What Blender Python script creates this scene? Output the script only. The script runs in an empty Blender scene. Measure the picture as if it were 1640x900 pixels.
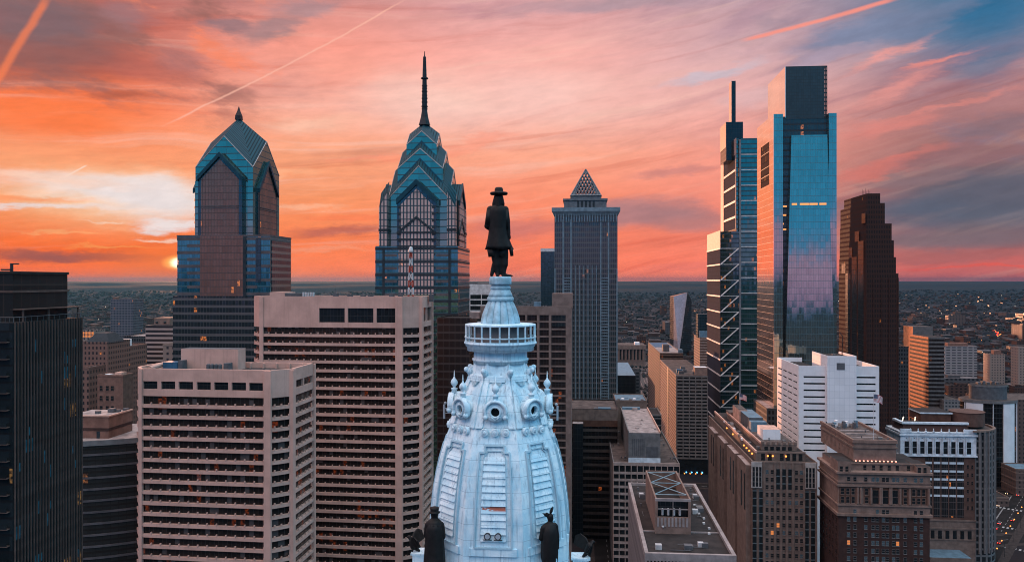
import bpy, bmesh, math, random
from mathutils import Vector, Matrix
R = math.radians
F, H, TH = 1274.0, 155.0, R(4.9)      # focal length in photo pixels, camera height, turn of the street grid
scn = bpy.context.scene
COL = scn.collection
rnd = random.Random(7)

# ------------------------------------------------------------------ camera, world, sun, exposure
cam = bpy.data.objects.new('camera', bpy.data.cameras.new('camera'))
COL.objects.link(cam)
cam.location = (0, 0, H)
cam.rotation_euler = (R(90), 0, 0)
cam.data.sensor_width = 36
cam.data.lens = 36 * F / 1640
cam.data.clip_start = 1
cam.data.clip_end = 80000
scn.camera = cam
scn.view_settings.view_transform = 'Standard'
scn.view_settings.look = 'None'
scn.view_settings.exposure = 0
scn.view_settings.gamma = 1
scn.cycles.use_denoising = True
scn.cycles.filter_width = 1.05
scn.cycles.max_bounces = 6
scn.cycles.diffuse_bounces = 2
scn.cycles.glossy_bounces = 3
scn.cycles.sample_clamp_indirect = 4


def lin(r, g, b):
    f = lambda c: c / 255 / 12.92 if c / 255 <= 0.04045 else ((c / 255 + 0.055) / 1.055) ** 2.4
    return (f(r), f(g), f(b))


class E:
    """tiny expression wrapper round shader sockets"""
    def __init__(s, nt, k): s.nt, s.k = nt, k
    def op(s, o, *a):
        n = s.nt.nodes.new('ShaderNodeMath'); n.operation = o
        for i, v in enumerate((s,) + a):
            if isinstance(v, E): s.nt.links.new(v.k, n.inputs[i])
            else: n.inputs[i].default_value = v
        return E(s.nt, n.outputs[0])
    def __add__(s, o): return s.op('ADD', o)
    def __sub__(s, o): return s.op('SUBTRACT', o)
    def __mul__(s, o): return s.op('MULTIPLY', o)
    def __truediv__(s, o): return s.op('DIVIDE', o)
    def lt(s, o): return s.op('LESS_THAN', o)
    def gt(s, o): return s.op('GREATER_THAN', o)
    def mx(s, o): return s.op('MAXIMUM', o)
    def floor(s): return s.op('FLOOR')
    def fract(s): return s.op('FRACT')
    def abs(s): return s.op('ABSOLUTE')
    def smooth(s, a, b, lo=0.0, hi=1.0):
        n = s.nt.nodes.new('ShaderNodeMapRange'); n.interpolation_type = 'SMOOTHSTEP'
        s.nt.links.new(s.k, n.inputs[0])
        for i, v in enumerate((a, b, lo, hi)): n.inputs[i + 1].default_value = v
        return E(s.nt, n.outputs[0])


def setin(nt, sock, v):
    if isinstance(v, E): nt.links.new(v.k, sock)
    elif isinstance(v, (int, float)): sock.default_value = v
    else: sock.default_value = tuple(v) + ((1,) if len(v) == 3 and sock.type == 'RGBA' else ())


def vec(nt, x, y, z):
    n = nt.nodes.new('ShaderNodeCombineXYZ')
    for i, v in enumerate((x, y, z)): setin(nt, n.inputs[i], v)
    return E(nt, n.outputs[0])


def sep(nt, v):
    n = nt.nodes.new('ShaderNodeSeparateXYZ'); nt.links.new(v.k, n.inputs[0])
    return [E(nt, o) for o in n.outputs]


def vop(nt, o, a, b=None, scale=None):
    n = nt.nodes.new('ShaderNodeVectorMath'); n.operation = o
    setin(nt, n.inputs[0], a)
    if b is not None: setin(nt, n.inputs[1], b)
    if scale is not None: setin(nt, n.inputs['Scale'], scale)
    return E(nt, n.outputs['Value'] if o in ('LENGTH', 'DOT_PRODUCT') else n.outputs[0])


def noise(nt, v, scale, detail=4, rough=0.55, color=False):
    n = nt.nodes.new('ShaderNodeTexNoise'); nt.links.new(v.k, n.inputs['Vector'])
    n.inputs['Scale'].default_value = scale; n.inputs['Detail'].default_value = detail
    n.inputs['Roughness'].default_value = rough
    return E(nt, n.outputs['Color' if color else 'Fac'])


def mixc(nt, f, a, b, mode='MIX'):
    n = nt.nodes.new('ShaderNodeMix'); n.data_type = 'RGBA'; n.blend_type = mode
    setin(nt, n.inputs[0], f); setin(nt, n.inputs[6], a); setin(nt, n.inputs[7], b)
    return E(nt, n.outputs[2])


def ramp(nt, f, stops):
    n = nt.nodes.new('ShaderNodeValToRGB'); nt.links.new(f.k, n.inputs[0])
    el = n.color_ramp.elements
    while len(el) < len(stops): el.new(0.5)
    for e, (p, c) in zip(el, stops):
        e.position = p; e.color = tuple(c) + (1,)
    return E(nt, n.outputs[0])


def azel(px, py):
    return math.degrees(math.atan((px - 820) / F)), math.degrees(math.atan((450 - py) / math.hypot(F, px - 820)))

SUN_AZ, SUN_EL = azel(277, 421)

def build_world():
    w = bpy.data.worlds.new('World'); scn.world = w; w.use_nodes = True
    w.cycles.sampling_method = 'MANUAL'; w.cycles.sample_map_resolution = 512
    nt = w.node_tree; nt.nodes.clear()
    tc = nt.nodes.new('ShaderNodeTexCoord')
    d = E(nt, tc.outputs['Generated'])
    x, y, z = sep(nt, d)
    az = x.op('ARCTAN2', y) * 57.29578
    el = z.op('ARCSINE') * 57.29578
    t = (el.mx(0.0) * (1 / 90)).op('SQRT')
    P = lambda st: [(math.sqrt(e / 90), tuple(v * k for v in lin(*c))) for e, c, k in [(s[0], s[1], s[2] if len(s) > 2 else 1) for s in st]]
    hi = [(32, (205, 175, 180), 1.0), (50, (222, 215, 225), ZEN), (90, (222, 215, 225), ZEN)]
    A = ramp(nt, t, P([(0, (255, 106, 44), 1.2), (1.2, (255, 108, 36), 1.12), (2, (255, 110, 40), 1.03), (3, (255, 120, 58)), (5, (252, 138, 78)), (8, (253, 156, 110)), (11, (255, 126, 74)), (14, (214, 106, 82)), (17, (186, 106, 96)), (20, (158, 112, 114))] + hi))
    Bc = ramp(nt, t, P([(0, (255, 124, 76), 1.2), (1.2, (255, 126, 76), 1.12), (3, (255, 132, 80)), (6, (255, 156, 106)), (9, (255, 168, 128)), (12, (253, 180, 160)), (16, (252, 160, 142)), (20, (206, 142, 138))] + hi))
    Cc = ramp(nt, t, P([(0, (255, 124, 88), 1.2), (1.2, (255, 126, 90), 1.12), (3, (255, 132, 98)), (6, (255, 146, 112)), (9, (255, 170, 140)), (12, (250, 192, 180)), (16, (250, 178, 168)), (20, (214, 160, 164))] + hi))
    D = ramp(nt, t, P([(0, (255, 126, 100), 1.2), (1.2, (254, 128, 102), 1.12), (3, (250, 132, 108)), (6, (250, 146, 126)), (9, (248, 158, 140)), (12, (240, 176, 168)), (15, (222, 176, 178)), (18, (204, 164, 170)), (20, (172, 152, 170))] + hi))
    G = ramp(nt, t, P([(0, (216, 104, 96), 1.2), (1.4, (200, 102, 96), 1.1), (2.6, (136, 104, 108)), (4, (100, 100, 114)), (6, (104, 96, 106)), (9, (160, 112, 112)), (12, (186, 134, 136)), (15, (136, 134, 156)), (18, (72, 118, 152)), (21, (48, 112, 150))] + hi))
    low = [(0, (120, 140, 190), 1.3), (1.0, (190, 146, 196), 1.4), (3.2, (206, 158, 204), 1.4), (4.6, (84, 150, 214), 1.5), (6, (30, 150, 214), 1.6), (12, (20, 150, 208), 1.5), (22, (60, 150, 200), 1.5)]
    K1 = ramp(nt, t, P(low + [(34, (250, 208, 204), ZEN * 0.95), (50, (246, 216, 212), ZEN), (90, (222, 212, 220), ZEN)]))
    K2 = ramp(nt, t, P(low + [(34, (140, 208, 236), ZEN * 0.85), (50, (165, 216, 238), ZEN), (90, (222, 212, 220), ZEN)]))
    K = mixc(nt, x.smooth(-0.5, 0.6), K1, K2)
    col = mixc(nt, az.smooth(-28, -14), A, Bc)
    col = mixc(nt, az.smooth(-14, 0), col, Cc)
    col = mixc(nt, az.smooth(2, 17), col, D)
    col = mixc(nt, az.smooth(15, 30), col, G)
    # physical clear sky feeds the part of the dome away from the sunset
    sk = nt.nodes.new('ShaderNodeTexSky'); sk.sky_type = 'NISHITA'; sk.sun_disc = False
    sk.sun_elevation = R(SUN_EL); sk.sun_rotation = R(SUN_AZ)
    ks = vop(nt, 'SCALE', E(nt, sk.outputs[0]), scale=0.12)
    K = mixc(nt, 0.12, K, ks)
    # streaked cloud texture, tilted more towards the right
    tilt = az.smooth(-25, 30, 0.06, 0.22)
    v0 = vec(nt, az * 0.055, (el - az * tilt) * 0.30, 0.0)
    wob = vop(nt, 'SCALE', vop(nt, 'SUBTRACT', noise(nt, v0, 0.9, 3, 0.5, True), (0.5, 0.5, 0.5)), scale=1.0)
    v1 = vop(nt, 'ADD', v0, wob)
    n1 = noise(nt, v1, 0.75, 7, 0.6)
    n2 = noise(nt, vop(nt, 'ADD', vop(nt, 'MULTIPLY', v1, (0.7, 3.2, 1)), (7.3, 2.1, 0)), 1.0, 6, 0.62)
    up = el.smooth(2, 15, 0.45, 1.0)
    dark = mixc(nt, 1.0, col, lin(205, 205, 222), 'MULTIPLY')
    col = mixc(nt, n1.smooth(0.50, 0.30) * up * 0.8, col, dark)
    lite = mixc(nt, 0.5, col, lin(255, 208, 190))
    col = mixc(nt, n2.smooth(0.50, 0.74) * az.smooth(-5, 22, 0.75, 0.35), col, lite)
    col = mixc(nt, n2.smooth(0.46, 0.30) * 0.5, col, mixc(nt, 1.0, col, lin(228, 200, 196), 'MULTIPLY'))
    n4 = noise(nt, vop(nt, 'ADD', vec(nt, az * 0.085, (el + az * 0.12) * 0.22, 1.7), vop(nt, 'SCALE', wob, scale=0.25)), 1.25, 9, 0.62)
    mott = az.smooth(-13, -21) * el.smooth(8.5, 13)
    col = mixc(nt, n4.smooth(0.50, 0.64) * mott * 0.85, col, lin(158, 106, 100))
    col = mixc(nt, n4.smooth(0.46, 0.36) * mott * 0.7, col, lin(255, 138, 100))
    col = mixc(nt, n4.smooth(0.52, 0.68) * az.smooth(10, 24) * el.smooth(4, 9) * 0.5, col, lin(120, 122, 146))
    n5 = noise(nt, vec(nt, az * 0.42, (el - az * 0.14) * 1.5, 3.1), 1.0, 6, 0.68)
    # cloud banks at their place on the dome: centre, half axes and tilt in degrees
    n3 = vop(nt, 'SUBTRACT', noise(nt, vec(nt, az * 0.10, el * 0.34, 0.3), 1.3, 8, 0.66, True), (0.5, 0.5, 0.5))
    q = vop(nt, 'ADD', vec(nt, az, el, 0.0), vop(nt, 'MULTIPLY', n3, (7.0, 2.6, 0)))
    def patch(c, px, py, rx, ry, colr, op=1.0, ang=0, soft=0.25, *, src=None):
        a, e = azel(px, py)
        m = nt.nodes.new('ShaderNodeMapping'); m.vector_type = 'TEXTURE'
        nt.links.new((src or q).k, m.inputs['Vector'])
        m.inputs['Location'].default_value = (a, e, 0)
        m.inputs['Rotation'].default_value = (0, 0, R(ang))
        m.inputs['Scale'].default_value = (rx * 0.0405, ry * 0.0435, 1)
        L = vop(nt, 'LENGTH', E(nt, m.outputs[0]))
        return mixc(nt, L.smooth(1.0, soft, 0, op), c, colr)
    q0 = q
    for i, p in enumerate(SKY_PATCHES):
        if i % 6 == 0: q = vop(nt, 'ADD', q0, vop(nt, 'SCALE', col, scale=1e-7))   # keeps the shader's working set small
        col = patch(col, *p[:4], lin(*p[4]), *p[5:], src=q)
    col = vop(nt, 'SCALE', col, scale=n5.smooth(0.25, 0.75, 0.93, 1.065))
    # vapour trails
    q2 = vop(nt, 'ADD', vec(nt, az, el, 0.0), vop(nt, 'MULTIPLY', n3, (0.35, 0.35, 0)))
    for (x0, y0, x1, y1, wd, c, op) in ((-40, 185, 80, -12, 8, (255, 132, 84), .65), (250, 207, 660, -6, 2.2, (255, 190, 168), .6),
                                        (104, 284, 142, 264, 1.6, (255, 220, 200), .8), (1180, 68, 1450, -5, 4.6, (255, 150, 132), .85)):
        (a0, e0), (a1, e1) = azel(x0, y0), azel(x1, y1)
        ln = math.hypot(a1 - a0, e1 - e0)
        m = nt.nodes.new('ShaderNodeMapping'); m.vector_type = 'TEXTURE'
        nt.links.new(q2.k, m.inputs['Vector'])
        m.inputs['Location'].default_value = ((a0 + a1) / 2, (e0 + e1) / 2, 0)
        m.inputs['Rotation'].default_value = (0, 0, math.atan2(e1 - e0, a1 - a0))
        m.inputs['Scale'].default_value = (ln / 2, wd * 0.0435, 1)
        sx, sy, _ = sep(nt, E(nt, m.outputs[0]))
        mk = sx.abs().smooth(1.0, 0.75) * sy.abs().smooth(1.0, 0.15, 0, op)
        col = mixc(nt, mk, col, lin(*c))
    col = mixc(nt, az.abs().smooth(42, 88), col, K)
    # the low sun itself, broken by a bar of cloud
    q3 = vop(nt, 'ADD', vec(nt, az, el, 0.0), vop(nt, 'MULTIPLY', n3, (1.0, 0.5, 0)))
    col = patch(col, 277, 421, 170, 56, (1.0, 0.19, 0.025), 0.8, 0, 0.0, src=q3)
    col = patch(col, 284, 420, 30, 15, (1.4, 0.55, 0.10), 1, 0, 0.3, src=q3)
    col = patch(col, 288, 420, 20, 12, (2.6, 1.9, 1.3), 1, 0, 0.25, src=q3)
    bg = nt.nodes.new('ShaderNodeBackground'); bg.inputs[1].default_value = 1.0
    nt.links.new(col.k, bg.inputs[0])
    out = nt.nodes.new('ShaderNodeOutputWorld'); nt.links.new(bg.outputs[0], out.inputs[0])

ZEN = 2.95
W_ = (240, 226, 224)
SKY_PATCHES = [
    # px, py, half width, half height, colour, opacity, tilt, softness
    (70, 75, 210, 70, (140, 96, 94), .85, 4), (40, 25, 130, 45, (126, 104, 110), .8), (200, 25, 75, 30, (160, 120, 124), .7),
    (250, 120, 130, 26, (176, 100, 92), .6, -6), (200, 158, 60, 13, (186, 96, 72), .7, 6), (300, 100, 60, 40, (184, 120, 116), .6, -30),
    (370, 42, 60, 16, (140, 118, 126), .75), (440, 48, 70, 22, (150, 128, 134), .7, 18), (490, 15, 90, 18, (168, 140, 146), .7, 10),
    (110, 270, 160, 50, (254, 164, 118), .6), (80, 195, 130, 28, (255, 122, 66), .7),
    (180, 320, 270, 74, (255, 190, 138), .9, 0, 0), (205, 314, 210, 56, (255, 218, 188), .85, 0, 0),
    (150, 298, 190, 26, W_, .8, -3, 0), (258, 322, 130, 44, W_, 1, 0, .15), (215, 306, 110, 30, W_, .85, 0, 0), (70, 333, 190, 6, W_, .8, 2, 0), (50, 318, 110, 7, (255, 150, 96), .7), (90, 288, 150, 9, (255, 210, 186), .7, -4, 0),
    (285, 362, 85, 12, W_, .95, -2), (275, 381, 44, 5, (255, 222, 200), .95), (170, 358, 36, 3, (255, 208, 178), .8), (100, 372, 90, 3, (255, 170, 110), .7), (190, 392, 90, 3, (255, 160, 84), .7),
    (130, 410, 180, 13, (176, 84, 66), .95, 2), (60, 405, 90, 13, (168, 88, 76), .8),
    (540, 372, 120, 15, (190, 100, 86), .8, 5), (560, 345, 110, 10, (255, 124, 80), .5), (520, 400, 120, 5, (255, 158, 120), .6),
    (830, 362, 130, 24, (196, 120, 118), .6), (1010, 342, 170, 34, (170, 126, 130), .85, 4), (1100, 352, 120, 34, (166, 124, 128), .7),
    (1100, 272, 110, 13, (206, 134, 128), .7, 4), (1130, 425, 140, 14, (240, 122, 108), .5),
    (700, 165, 210, 70, (253, 206, 192), .85, 0, 0), (880, 150, 170, 55, (252, 202, 192), .7, 0, 0), (500, 195, 110, 24, (254, 196, 170), .8, 8, 0), (560, 120, 90, 30, (255, 166, 146), .5), (430, 280, 120, 8, (255, 182, 140), .6, 4), (470, 330, 130, 6, (255, 186, 150), .6, 2), (640, 250, 180, 8, (255, 140, 112), .4, 6), (760, 230, 140, 10, (252, 150, 124), .45, 10),
    (910, 12, 170, 16, (190, 152, 160), .7, 4), (1010, 8, 150, 12, (176, 150, 160), .7),
    (1130, 118, 130, 12, (206, 188, 198), .9, 12), (1190, 30, 110, 22, (190, 152, 164), .7, 20), (1230, 150, 110, 26, (226, 186, 188), .6, 10),
    (1400, 48, 150, 28, (122, 136, 166), .85, 8), (1570, 35, 170, 75, (52, 112, 150), .75, 0, 0), (1600, 12, 110, 40, (30, 106, 148), .65, 0, 0), (1500, 20, 110, 20, (126, 130, 156), .5, 8), (1330, 90, 110, 14, (168, 152, 172), .8, 8),
    (1420, 88, 95, 13, (244, 160, 150), .75, 24, 0), (1500, 98, 70, 8, (246, 146, 132), .7, 14), (1440, 138, 130, 15, (240, 154, 144), .65, 18, 0), (1560, 115, 140, 12, (184, 142, 146), .6, 16),
    (1590, 100, 90, 22, (86, 118, 148), .6, 14), (1520, 168, 190, 6, (228, 140, 130), .65, 7, 0), (1420, 200, 120, 14, (226, 136, 126), .7, 8),
    (1420, 268, 120, 14, (216, 122, 112), .75, 10), (1590, 205, 110, 22, (134, 112, 122), .7, 8), (1560, 250, 150, 14, (150, 108, 112), .7, 6),
    (1490, 330, 250, 44, (92, 98, 116), .95, 3, .1), (1600, 300, 150, 40, (100, 98, 112), .8), (1450, 285, 110, 12, (140, 114, 120), .8, 6),
    (1500, 385, 220, 24, (128, 108, 116), .8), (1530, 412, 200, 12, (178, 106, 104), .7), (1560, 431, 140, 4, (236, 98, 84), .9),
]
build_world()
sl = bpy.data.lights.new('sun', 'SUN'); sl.energy = 4.4; sl.angle = R(0.5); sl.color = (1.0, 0.42, 0.22)
sun = bpy.data.objects.new('sun', sl); COL.objects.link(sun)
sd = Vector((math.sin(R(SUN_AZ)) * math.cos(R(SUN_EL)), math.cos(R(SUN_AZ)) * math.cos(R(SUN_EL)), math.sin(R(SUN_EL))))
sun.rotation_euler = sd.to_track_quat('Z', 'Y').to_euler()

# ------------------------------------------------------------------ object helpers
def tag(o, label=None, cat=None, group=None, kind=None):
    for k, v in (('label', label), ('category', cat), ('group', group), ('kind', kind)):
        if v: o[k] = v
    return o

def thing(name, label, cat, loc=(0, 0, 0), rz=0, group=None):
    o = bpy.data.objects.new(name, None); COL.objects.link(o)
    o.location = loc; o.rotation_euler = (0, 0, rz); o.empty_display_size = 0.5
    return tag(o, label, cat, group)

def link(name, me, parent=None, loc=(0, 0, 0), rz=0):
    o = bpy.data.objects.new(name, me); COL.objects.link(o)
    o.location = loc; o.rotation_euler = (0, 0, rz)
    if parent: o.parent = parent
    return o

def copy_tree(o, parent=None):
    c = o.copy(); COL.objects.link(c)
    if parent: c.parent = parent
    for ch in [k for k in COL.objects if k.parent == o]: copy_tree(ch, c)
    return c

class MB:
    def __init__(s): s.v, s.f, s.m = [], [], []
    def poly(s, pts, m=0):
        n = len(s.v); s.v += [tuple(p) for p in pts]; s.f.append(tuple(range(n, n + len(pts)))); s.m.append(m); return s
    def faces(s, vs, fs, m=0):
        n = len(s.v); s.v += [tuple(p) for p in vs]
        for f in fs: s.f.append(tuple(n + i for i in f)); s.m.append(m)
        return s
    def box(s, x0, x1, y0, y1, z0, z1, m=0, mt=None):
        vs = [(x, y, z) for z in (z0, z1) for y in (y0, y1) for x in (x0, x1)]
        s.faces(vs, [(0, 1, 5, 4), (1, 3, 7, 5), (3, 2, 6, 7), (2, 0, 4, 6), (0, 2, 3, 1)], m)
        n = len(s.v) - 8
        s.f.append((n + 4, n + 5, n + 7, n + 6)); s.m.append(m if mt is None else mt); return s
    def prism(s, p, z0, z1, m=0, mt=None, p1=None):
        k = len(p); p1 = p1 or p
        s.faces([(x, y, z0) for x, y in p] + [(x, y, z1) for x, y in p1], [(i, (i + 1) % k, k + (i + 1) % k, k + i) for i in range(k)] + [tuple(reversed(range(k)))], m)
        n = len(s.v) - k
        s.f.append(tuple(range(n, n + k))); s.m.append(m if mt is None else mt); return s
    def lathe(s, prof, n=24, cx=0, cy=0, m=0, a0=0, cap=True):
        b = len(s.v)
        for r, z in prof:
            for i in range(n):
                a = a0 + 2 * math.pi * i / n
                s.v.append((cx + r * math.cos(a), cy + r * math.sin(a), z))
        for j in range(len(prof) - 1):
            for i in range(n):
                k = (i + 1) % n
                s.f.append((b + j * n + i, b + j * n + k, b + (j + 1) * n + k, b + (j + 1) * n + i)); s.m.append(m)
        if cap:
            s.f.append(tuple(b + i for i in reversed(range(n)))); s.m.append(m)
            t = b + (len(prof) - 1) * n
            s.f.append(tuple(t + i for i in range(n))); s.m.append(m)
        return s
    def tube(s, p, q, r, n=6, r2=None, m=0):
        p, q = Vector(p), Vector(q); d = (q - p).normalized()
        a = d.orthogonal().normalized(); c = d.cross(a); b = len(s.v); r2 = r if r2 is None else r2
        for o, rr in ((p, r), (q, r2)):
            for i in range(n):
                t = 2 * math.pi * i / n + math.pi / n
                s.v.append(tuple(o + a * rr * math.cos(t) + c * rr * math.sin(t)))
        for i in range(n):
            k = (i + 1) % n; s.f.append((b + i, b + k, b + n + k, b + n + i)); s.m.append(m)
        s.f.append(tuple(b + i for i in reversed(range(n)))); s.m.append(m)
        s.f.append(tuple(b + n + i for i in range(n))); s.m.append(m)
        return s
    def ball(s, c, r, n=12, m=0):
        k = n // 2
        return s.lathe([(r * math.sin(math.pi * j / k) + 1e-4, c[2] - r * math.cos(math.pi * j / k)) for j in range(k + 1)], n, c[0], c[1], m, 0, False)
    def mesh(s, name, mats, smooth=False):
        me = bpy.data.meshes.new(name); me.from_pydata(s.v, [], s.f)
        for mt in (mats if isinstance(mats, (list, tuple)) else [mats]): me.materials.append(mt)
        me.polygons.foreach_set('material_index', s.m)
        if smooth: me.polygons.foreach_set('use_smooth', [True] * len(s.f))
        me.update(); return me
    def build(s, name, mats, parent=None, smooth=False, loc=(0, 0, 0), rz=0):
        return link(name, s.mesh(name, mats, smooth), parent, loc, rz)

def many(parent, name, me, places, cap=100, mats=None):
    """repeated part: up to cap objects sharing one mesh, the rest one part of kind stuff; places = (x, y, z, rz) nearest first"""
    for p in places[:cap]: link(name, me, parent, p[:3], p[3] if len(p) > 3 else 0)
    rest = places[cap:]
    if rest:
        vs, fs, ms = [], [], []
        pv = [v.co.copy() for v in me.vertices]
        for p in rest:
            M = Matrix.Translation(p[:3]) @ Matrix.Rotation(p[3] if len(p) > 3 else 0, 4, 'Z'); n = len(vs)
            vs += [tuple(M @ c) for c in pv]
            for f in me.polygons: fs.append(tuple(n + i for i in f.vertices)); ms.append(f.material_index)
        m2 = bpy.data.meshes.new(name); m2.from_pydata(vs, [], fs)
        for mt in me.materials: m2.materials.append(mt)
        m2.polygons.foreach_set('material_index', ms); m2.update()
        tag(link(name, m2, parent), kind='stuff')

class Site:
    """a building site on the street grid; local x runs along the front, local y away from the camera"""
    def __init__(s, name, label, cat, pl, pr, Y, rot=None, group=None):
        rot = TH if rot is None else rot
        k, kr = (pl - 820) / F, (pr - 820) / F
        s.Y, s.x0, s.c, s.s = Y, k * Y, math.cos(rot), math.sin(rot)
        s.w = (kr * Y - s.x0) / (s.c + kr * s.s)
        s.o = thing(name, label, cat, (s.x0, Y, 0), -rot, group)
    def z(s, py, x=0, y=0): return H + (450 - py) / F * (s.Y - x * s.s + y * s.c)
    def x(s, px, y=0):
        k = (px - 820) / F; return (k * (s.Y + y * s.c) - s.x0 - y * s.s) / (s.c + k * s.s)
    def y(s, px, x):
        k = (px - 820) / F; return (k * (s.Y - x * s.s) - s.x0 - x * s.c) / (s.s - k * s.c)
    def w2(s, x, y): return (s.x0 + x * s.c + y * s.s, s.Y - x * s.s + y * s.c)

ROOFS = []     # flat roofs that get small fittings at the end
# ------------------------------------------------------------------ materials
MATS = {}
def newmat(name):
    m = bpy.data.materials.new(name); m.use_nodes = True; MATS[name] = m
    nt = m.node_tree; return m, nt, nt.nodes['Principled BSDF']

def mat(name, col, rough=0.8, metal=0.0, ns=0.35, amt=0.28, streak=0.25, bump=0.0, emit=None, es=1.0, spec=0.3):
    """plain weathered surface: blotches and vertical rain streaks in the object's own space"""
    m, nt, b = newmat(name)
    tc = nt.nodes.new('ShaderNodeTexCoord'); v = E(nt, tc.outputs['Object'])
    n = noise(nt, v, ns, 5, 0.6)
    st = noise(nt, vop(nt, 'MULTIPLY', v, (1.3, 1.3, 0.06)), 1.0, 4, 0.6)
    c = mixc(nt, n.smooth(0.3, 0.7), tuple(k * (1 - amt) for k in col), tuple(min(1, k * (1 + amt * 0.5)) for k in col))
    if streak: c = mixc(nt, st.smooth(0.5, 0.75) * streak, c, tuple(k * 0.5 for k in col))
    nt.links.new(c.k, b.inputs['Base Color'])
    b.inputs['Roughness'].default_value = rough; b.inputs['Metallic'].default_value = metal
    b.inputs['Specular IOR Level'].default_value = spec
    if bump:
        bp = nt.nodes.new('ShaderNodeBump'); bp.inputs['Strength'].default_value = bump
        nt.links.new(noise(nt, v, ns * 6, 5).k, bp.inputs['Height']); nt.links.new(bp.outputs[0], b.inputs['Normal'])
    if emit:
        b.inputs['Emission Color'].default_value = tuple(emit) + (1,); b.inputs['Emission Strength'].default_value = es
    return m

def lamp(name, col, es):
    m, nt, b = newmat(name)
    b.inputs['Base Color'].default_value = (0.02, 0.02, 0.02, 1)
    b.inputs['Emission Color'].default_value = tuple(col) + (1,); b.inputs['Emission Strength'].default_value = es
    return m

def gmat(name, glass, w, h, mw=0.12, mh=0.2, frame=(0.05, 0.05, 0.05), span=0, scol=None, metal=0.85, rough=0.06, tilt=0.012,
         lit=0.0, lcol=(1, 0.28, 0.06), les=0.8, var=0.35, smetal=None, off=(0, 0), spec=None, blind=0):
    """curtain wall: panes of w x h metres with mullions, spandrels, uneven pane tilt and a few lit rooms"""
    m, nt, b = newmat(name)
    tc = nt.nodes.new('ShaderNodeTexCoord')
    x, y, z = sep(nt, E(nt, tc.outputs['Object']))
    nx, ny, nz = sep(nt, E(nt, tc.outputs['Normal']))
    if spec is not None: b.inputs['Specular IOR Level'].default_value = spec
    side = nx.abs().gt(ny.abs())
    u = x + (y - x) * side
    cu, cz = (u + off[0]) * (1 / w), (z + off[1]) * (1 / h)
    fu, fz = cu.fract(), cz.fract()
    wn = nt.nodes.new('ShaderNodeTexWhiteNoise'); wn.noise_dimensions = '3D'
    nt.links.new(vec(nt, cu.floor(), cz.floor(), side).k, wn.inputs['Vector'])
    val = E(nt, wn.outputs['Value']); wc = E(nt, wn.outputs['Color'])
    mull = fu.lt(mw / w).mx(fz.lt(mh / h))
    dull = noise(nt, vec(nt, u, z, 0.0), 0.05, 4)
    g = mixc(nt, val * var, glass, tuple(k * 0.35 for k in glass))
    g = mixc(nt, dull.smooth(0.4, 0.75, 0, 0.25), g, tuple(k * 0.5 for k in glass))
    if blind: g = mixc(nt, sep(nt, wc)[1].gt(1 - blind) * fz.gt(0.35), g, tuple(.05 + .5 * k for k in (.20, .16, .14)))
    sp = fz.lt(span / h) if span else None
    c = g
    met = E(nt, val.k) * 0.0 + metal
    if span:
        c = mixc(nt, sp, c, scol or tuple(k * 0.4 for k in glass))
        met = met + (sp * ((metal * 0.5 if smetal is None else smetal) - metal))
    c = mixc(nt, mull, c, frame)
    met = met * (mull * -1.0 + 1.0)
    nt.links.new(c.k, b.inputs['Base Color']); nt.links.new(met.k, b.inputs['Metallic'])
    rg = mull * 0.5 + rough
    if span: rg = rg + sp * 0.15
    nt.links.new(rg.k, b.inputs['Roughness'])
    if tilt:
        ge = nt.nodes.new('ShaderNodeNewGeometry')
        nn = vop(nt, 'ADD', E(nt, ge.outputs['Normal']), vop(nt, 'SCALE', vop(nt, 'SUBTRACT', wc, (0.5, 0.5, 0.5)), scale=tilt * 2))
        nt.links.new(vop(nt, 'NORMALIZE', nn).k, b.inputs['Normal'])
    if lit:
        cl = noise(nt, vec(nt, cu.floor(), cz.floor() * 2.3, side * 7.0), 0.16, 2)
        on = (val * 0.6 + cl * 0.8).gt(1.075 - lit)
        if span: on = on * (sp * -1.0 + 1.0)
        inner = noise(nt, vec(nt, u, z, 0.0), 1.1, 3)
        on = on * (mull * -1.0 + 1.0) * inner.smooth(0.35, 0.7)
        nt.links.new((on * les).k, b.inputs['Emission Strength'])
        b.inputs['Emission Color'].default_value = tuple(lcol) + (1,)
    return m

# ------------------------------------------------------------------ the land: one sheet out to the horizon, rising to wooded ridges in the west
def ground_mat():
    m, nt, b = newmat('ground')
    tc = nt.nodes.new('ShaderNodeTexCoord'); v = E(nt, tc.outputs['Object'])
    x, y, z = sep(nt, v)
    far = vop(nt, 'LENGTH', vec(nt, x, y, 0.0))
    n = noise(nt, v, 0.004, 8, 0.65); n2 = noise(nt, v, 0.03, 6, 0.7)
    vo = nt.nodes.new('ShaderNodeTexVoronoi'); vo.inputs['Scale'].default_value = 0.022; nt.links.new(v.k, vo.inputs['Vector'])
    blk = E(nt, vo.outputs['Color'])
    c = mixc(nt, n.smooth(0.35, 0.65), lin(40, 34, 35), lin(27, 34, 40))
    roof = sep(nt, blk)[0].gt(0.72)
    c = mixc(nt, roof * far.smooth(700, 1500) * 0.4, c, lin(98, 84, 82))
    c = mixc(nt, n2.smooth(0.5, 0.75) * 0.6, c, lin(22, 23, 24))
    hazy_wood = mixc(nt, n2.smooth(0.35, 0.65), lin(20, 33, 40), lin(36, 46, 50))  # bluish far woods: part of the distance haze is put into the colour
    c = mixc(nt, far.smooth(3200, 6500), c, hazy_wood)
    nt.links.new(c.k, b.inputs['Base Color']); b.inputs['Roughness'].default_value = 0.95
    b.inputs['Specular IOR Level'].default_value = 0.1
    return m

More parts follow.
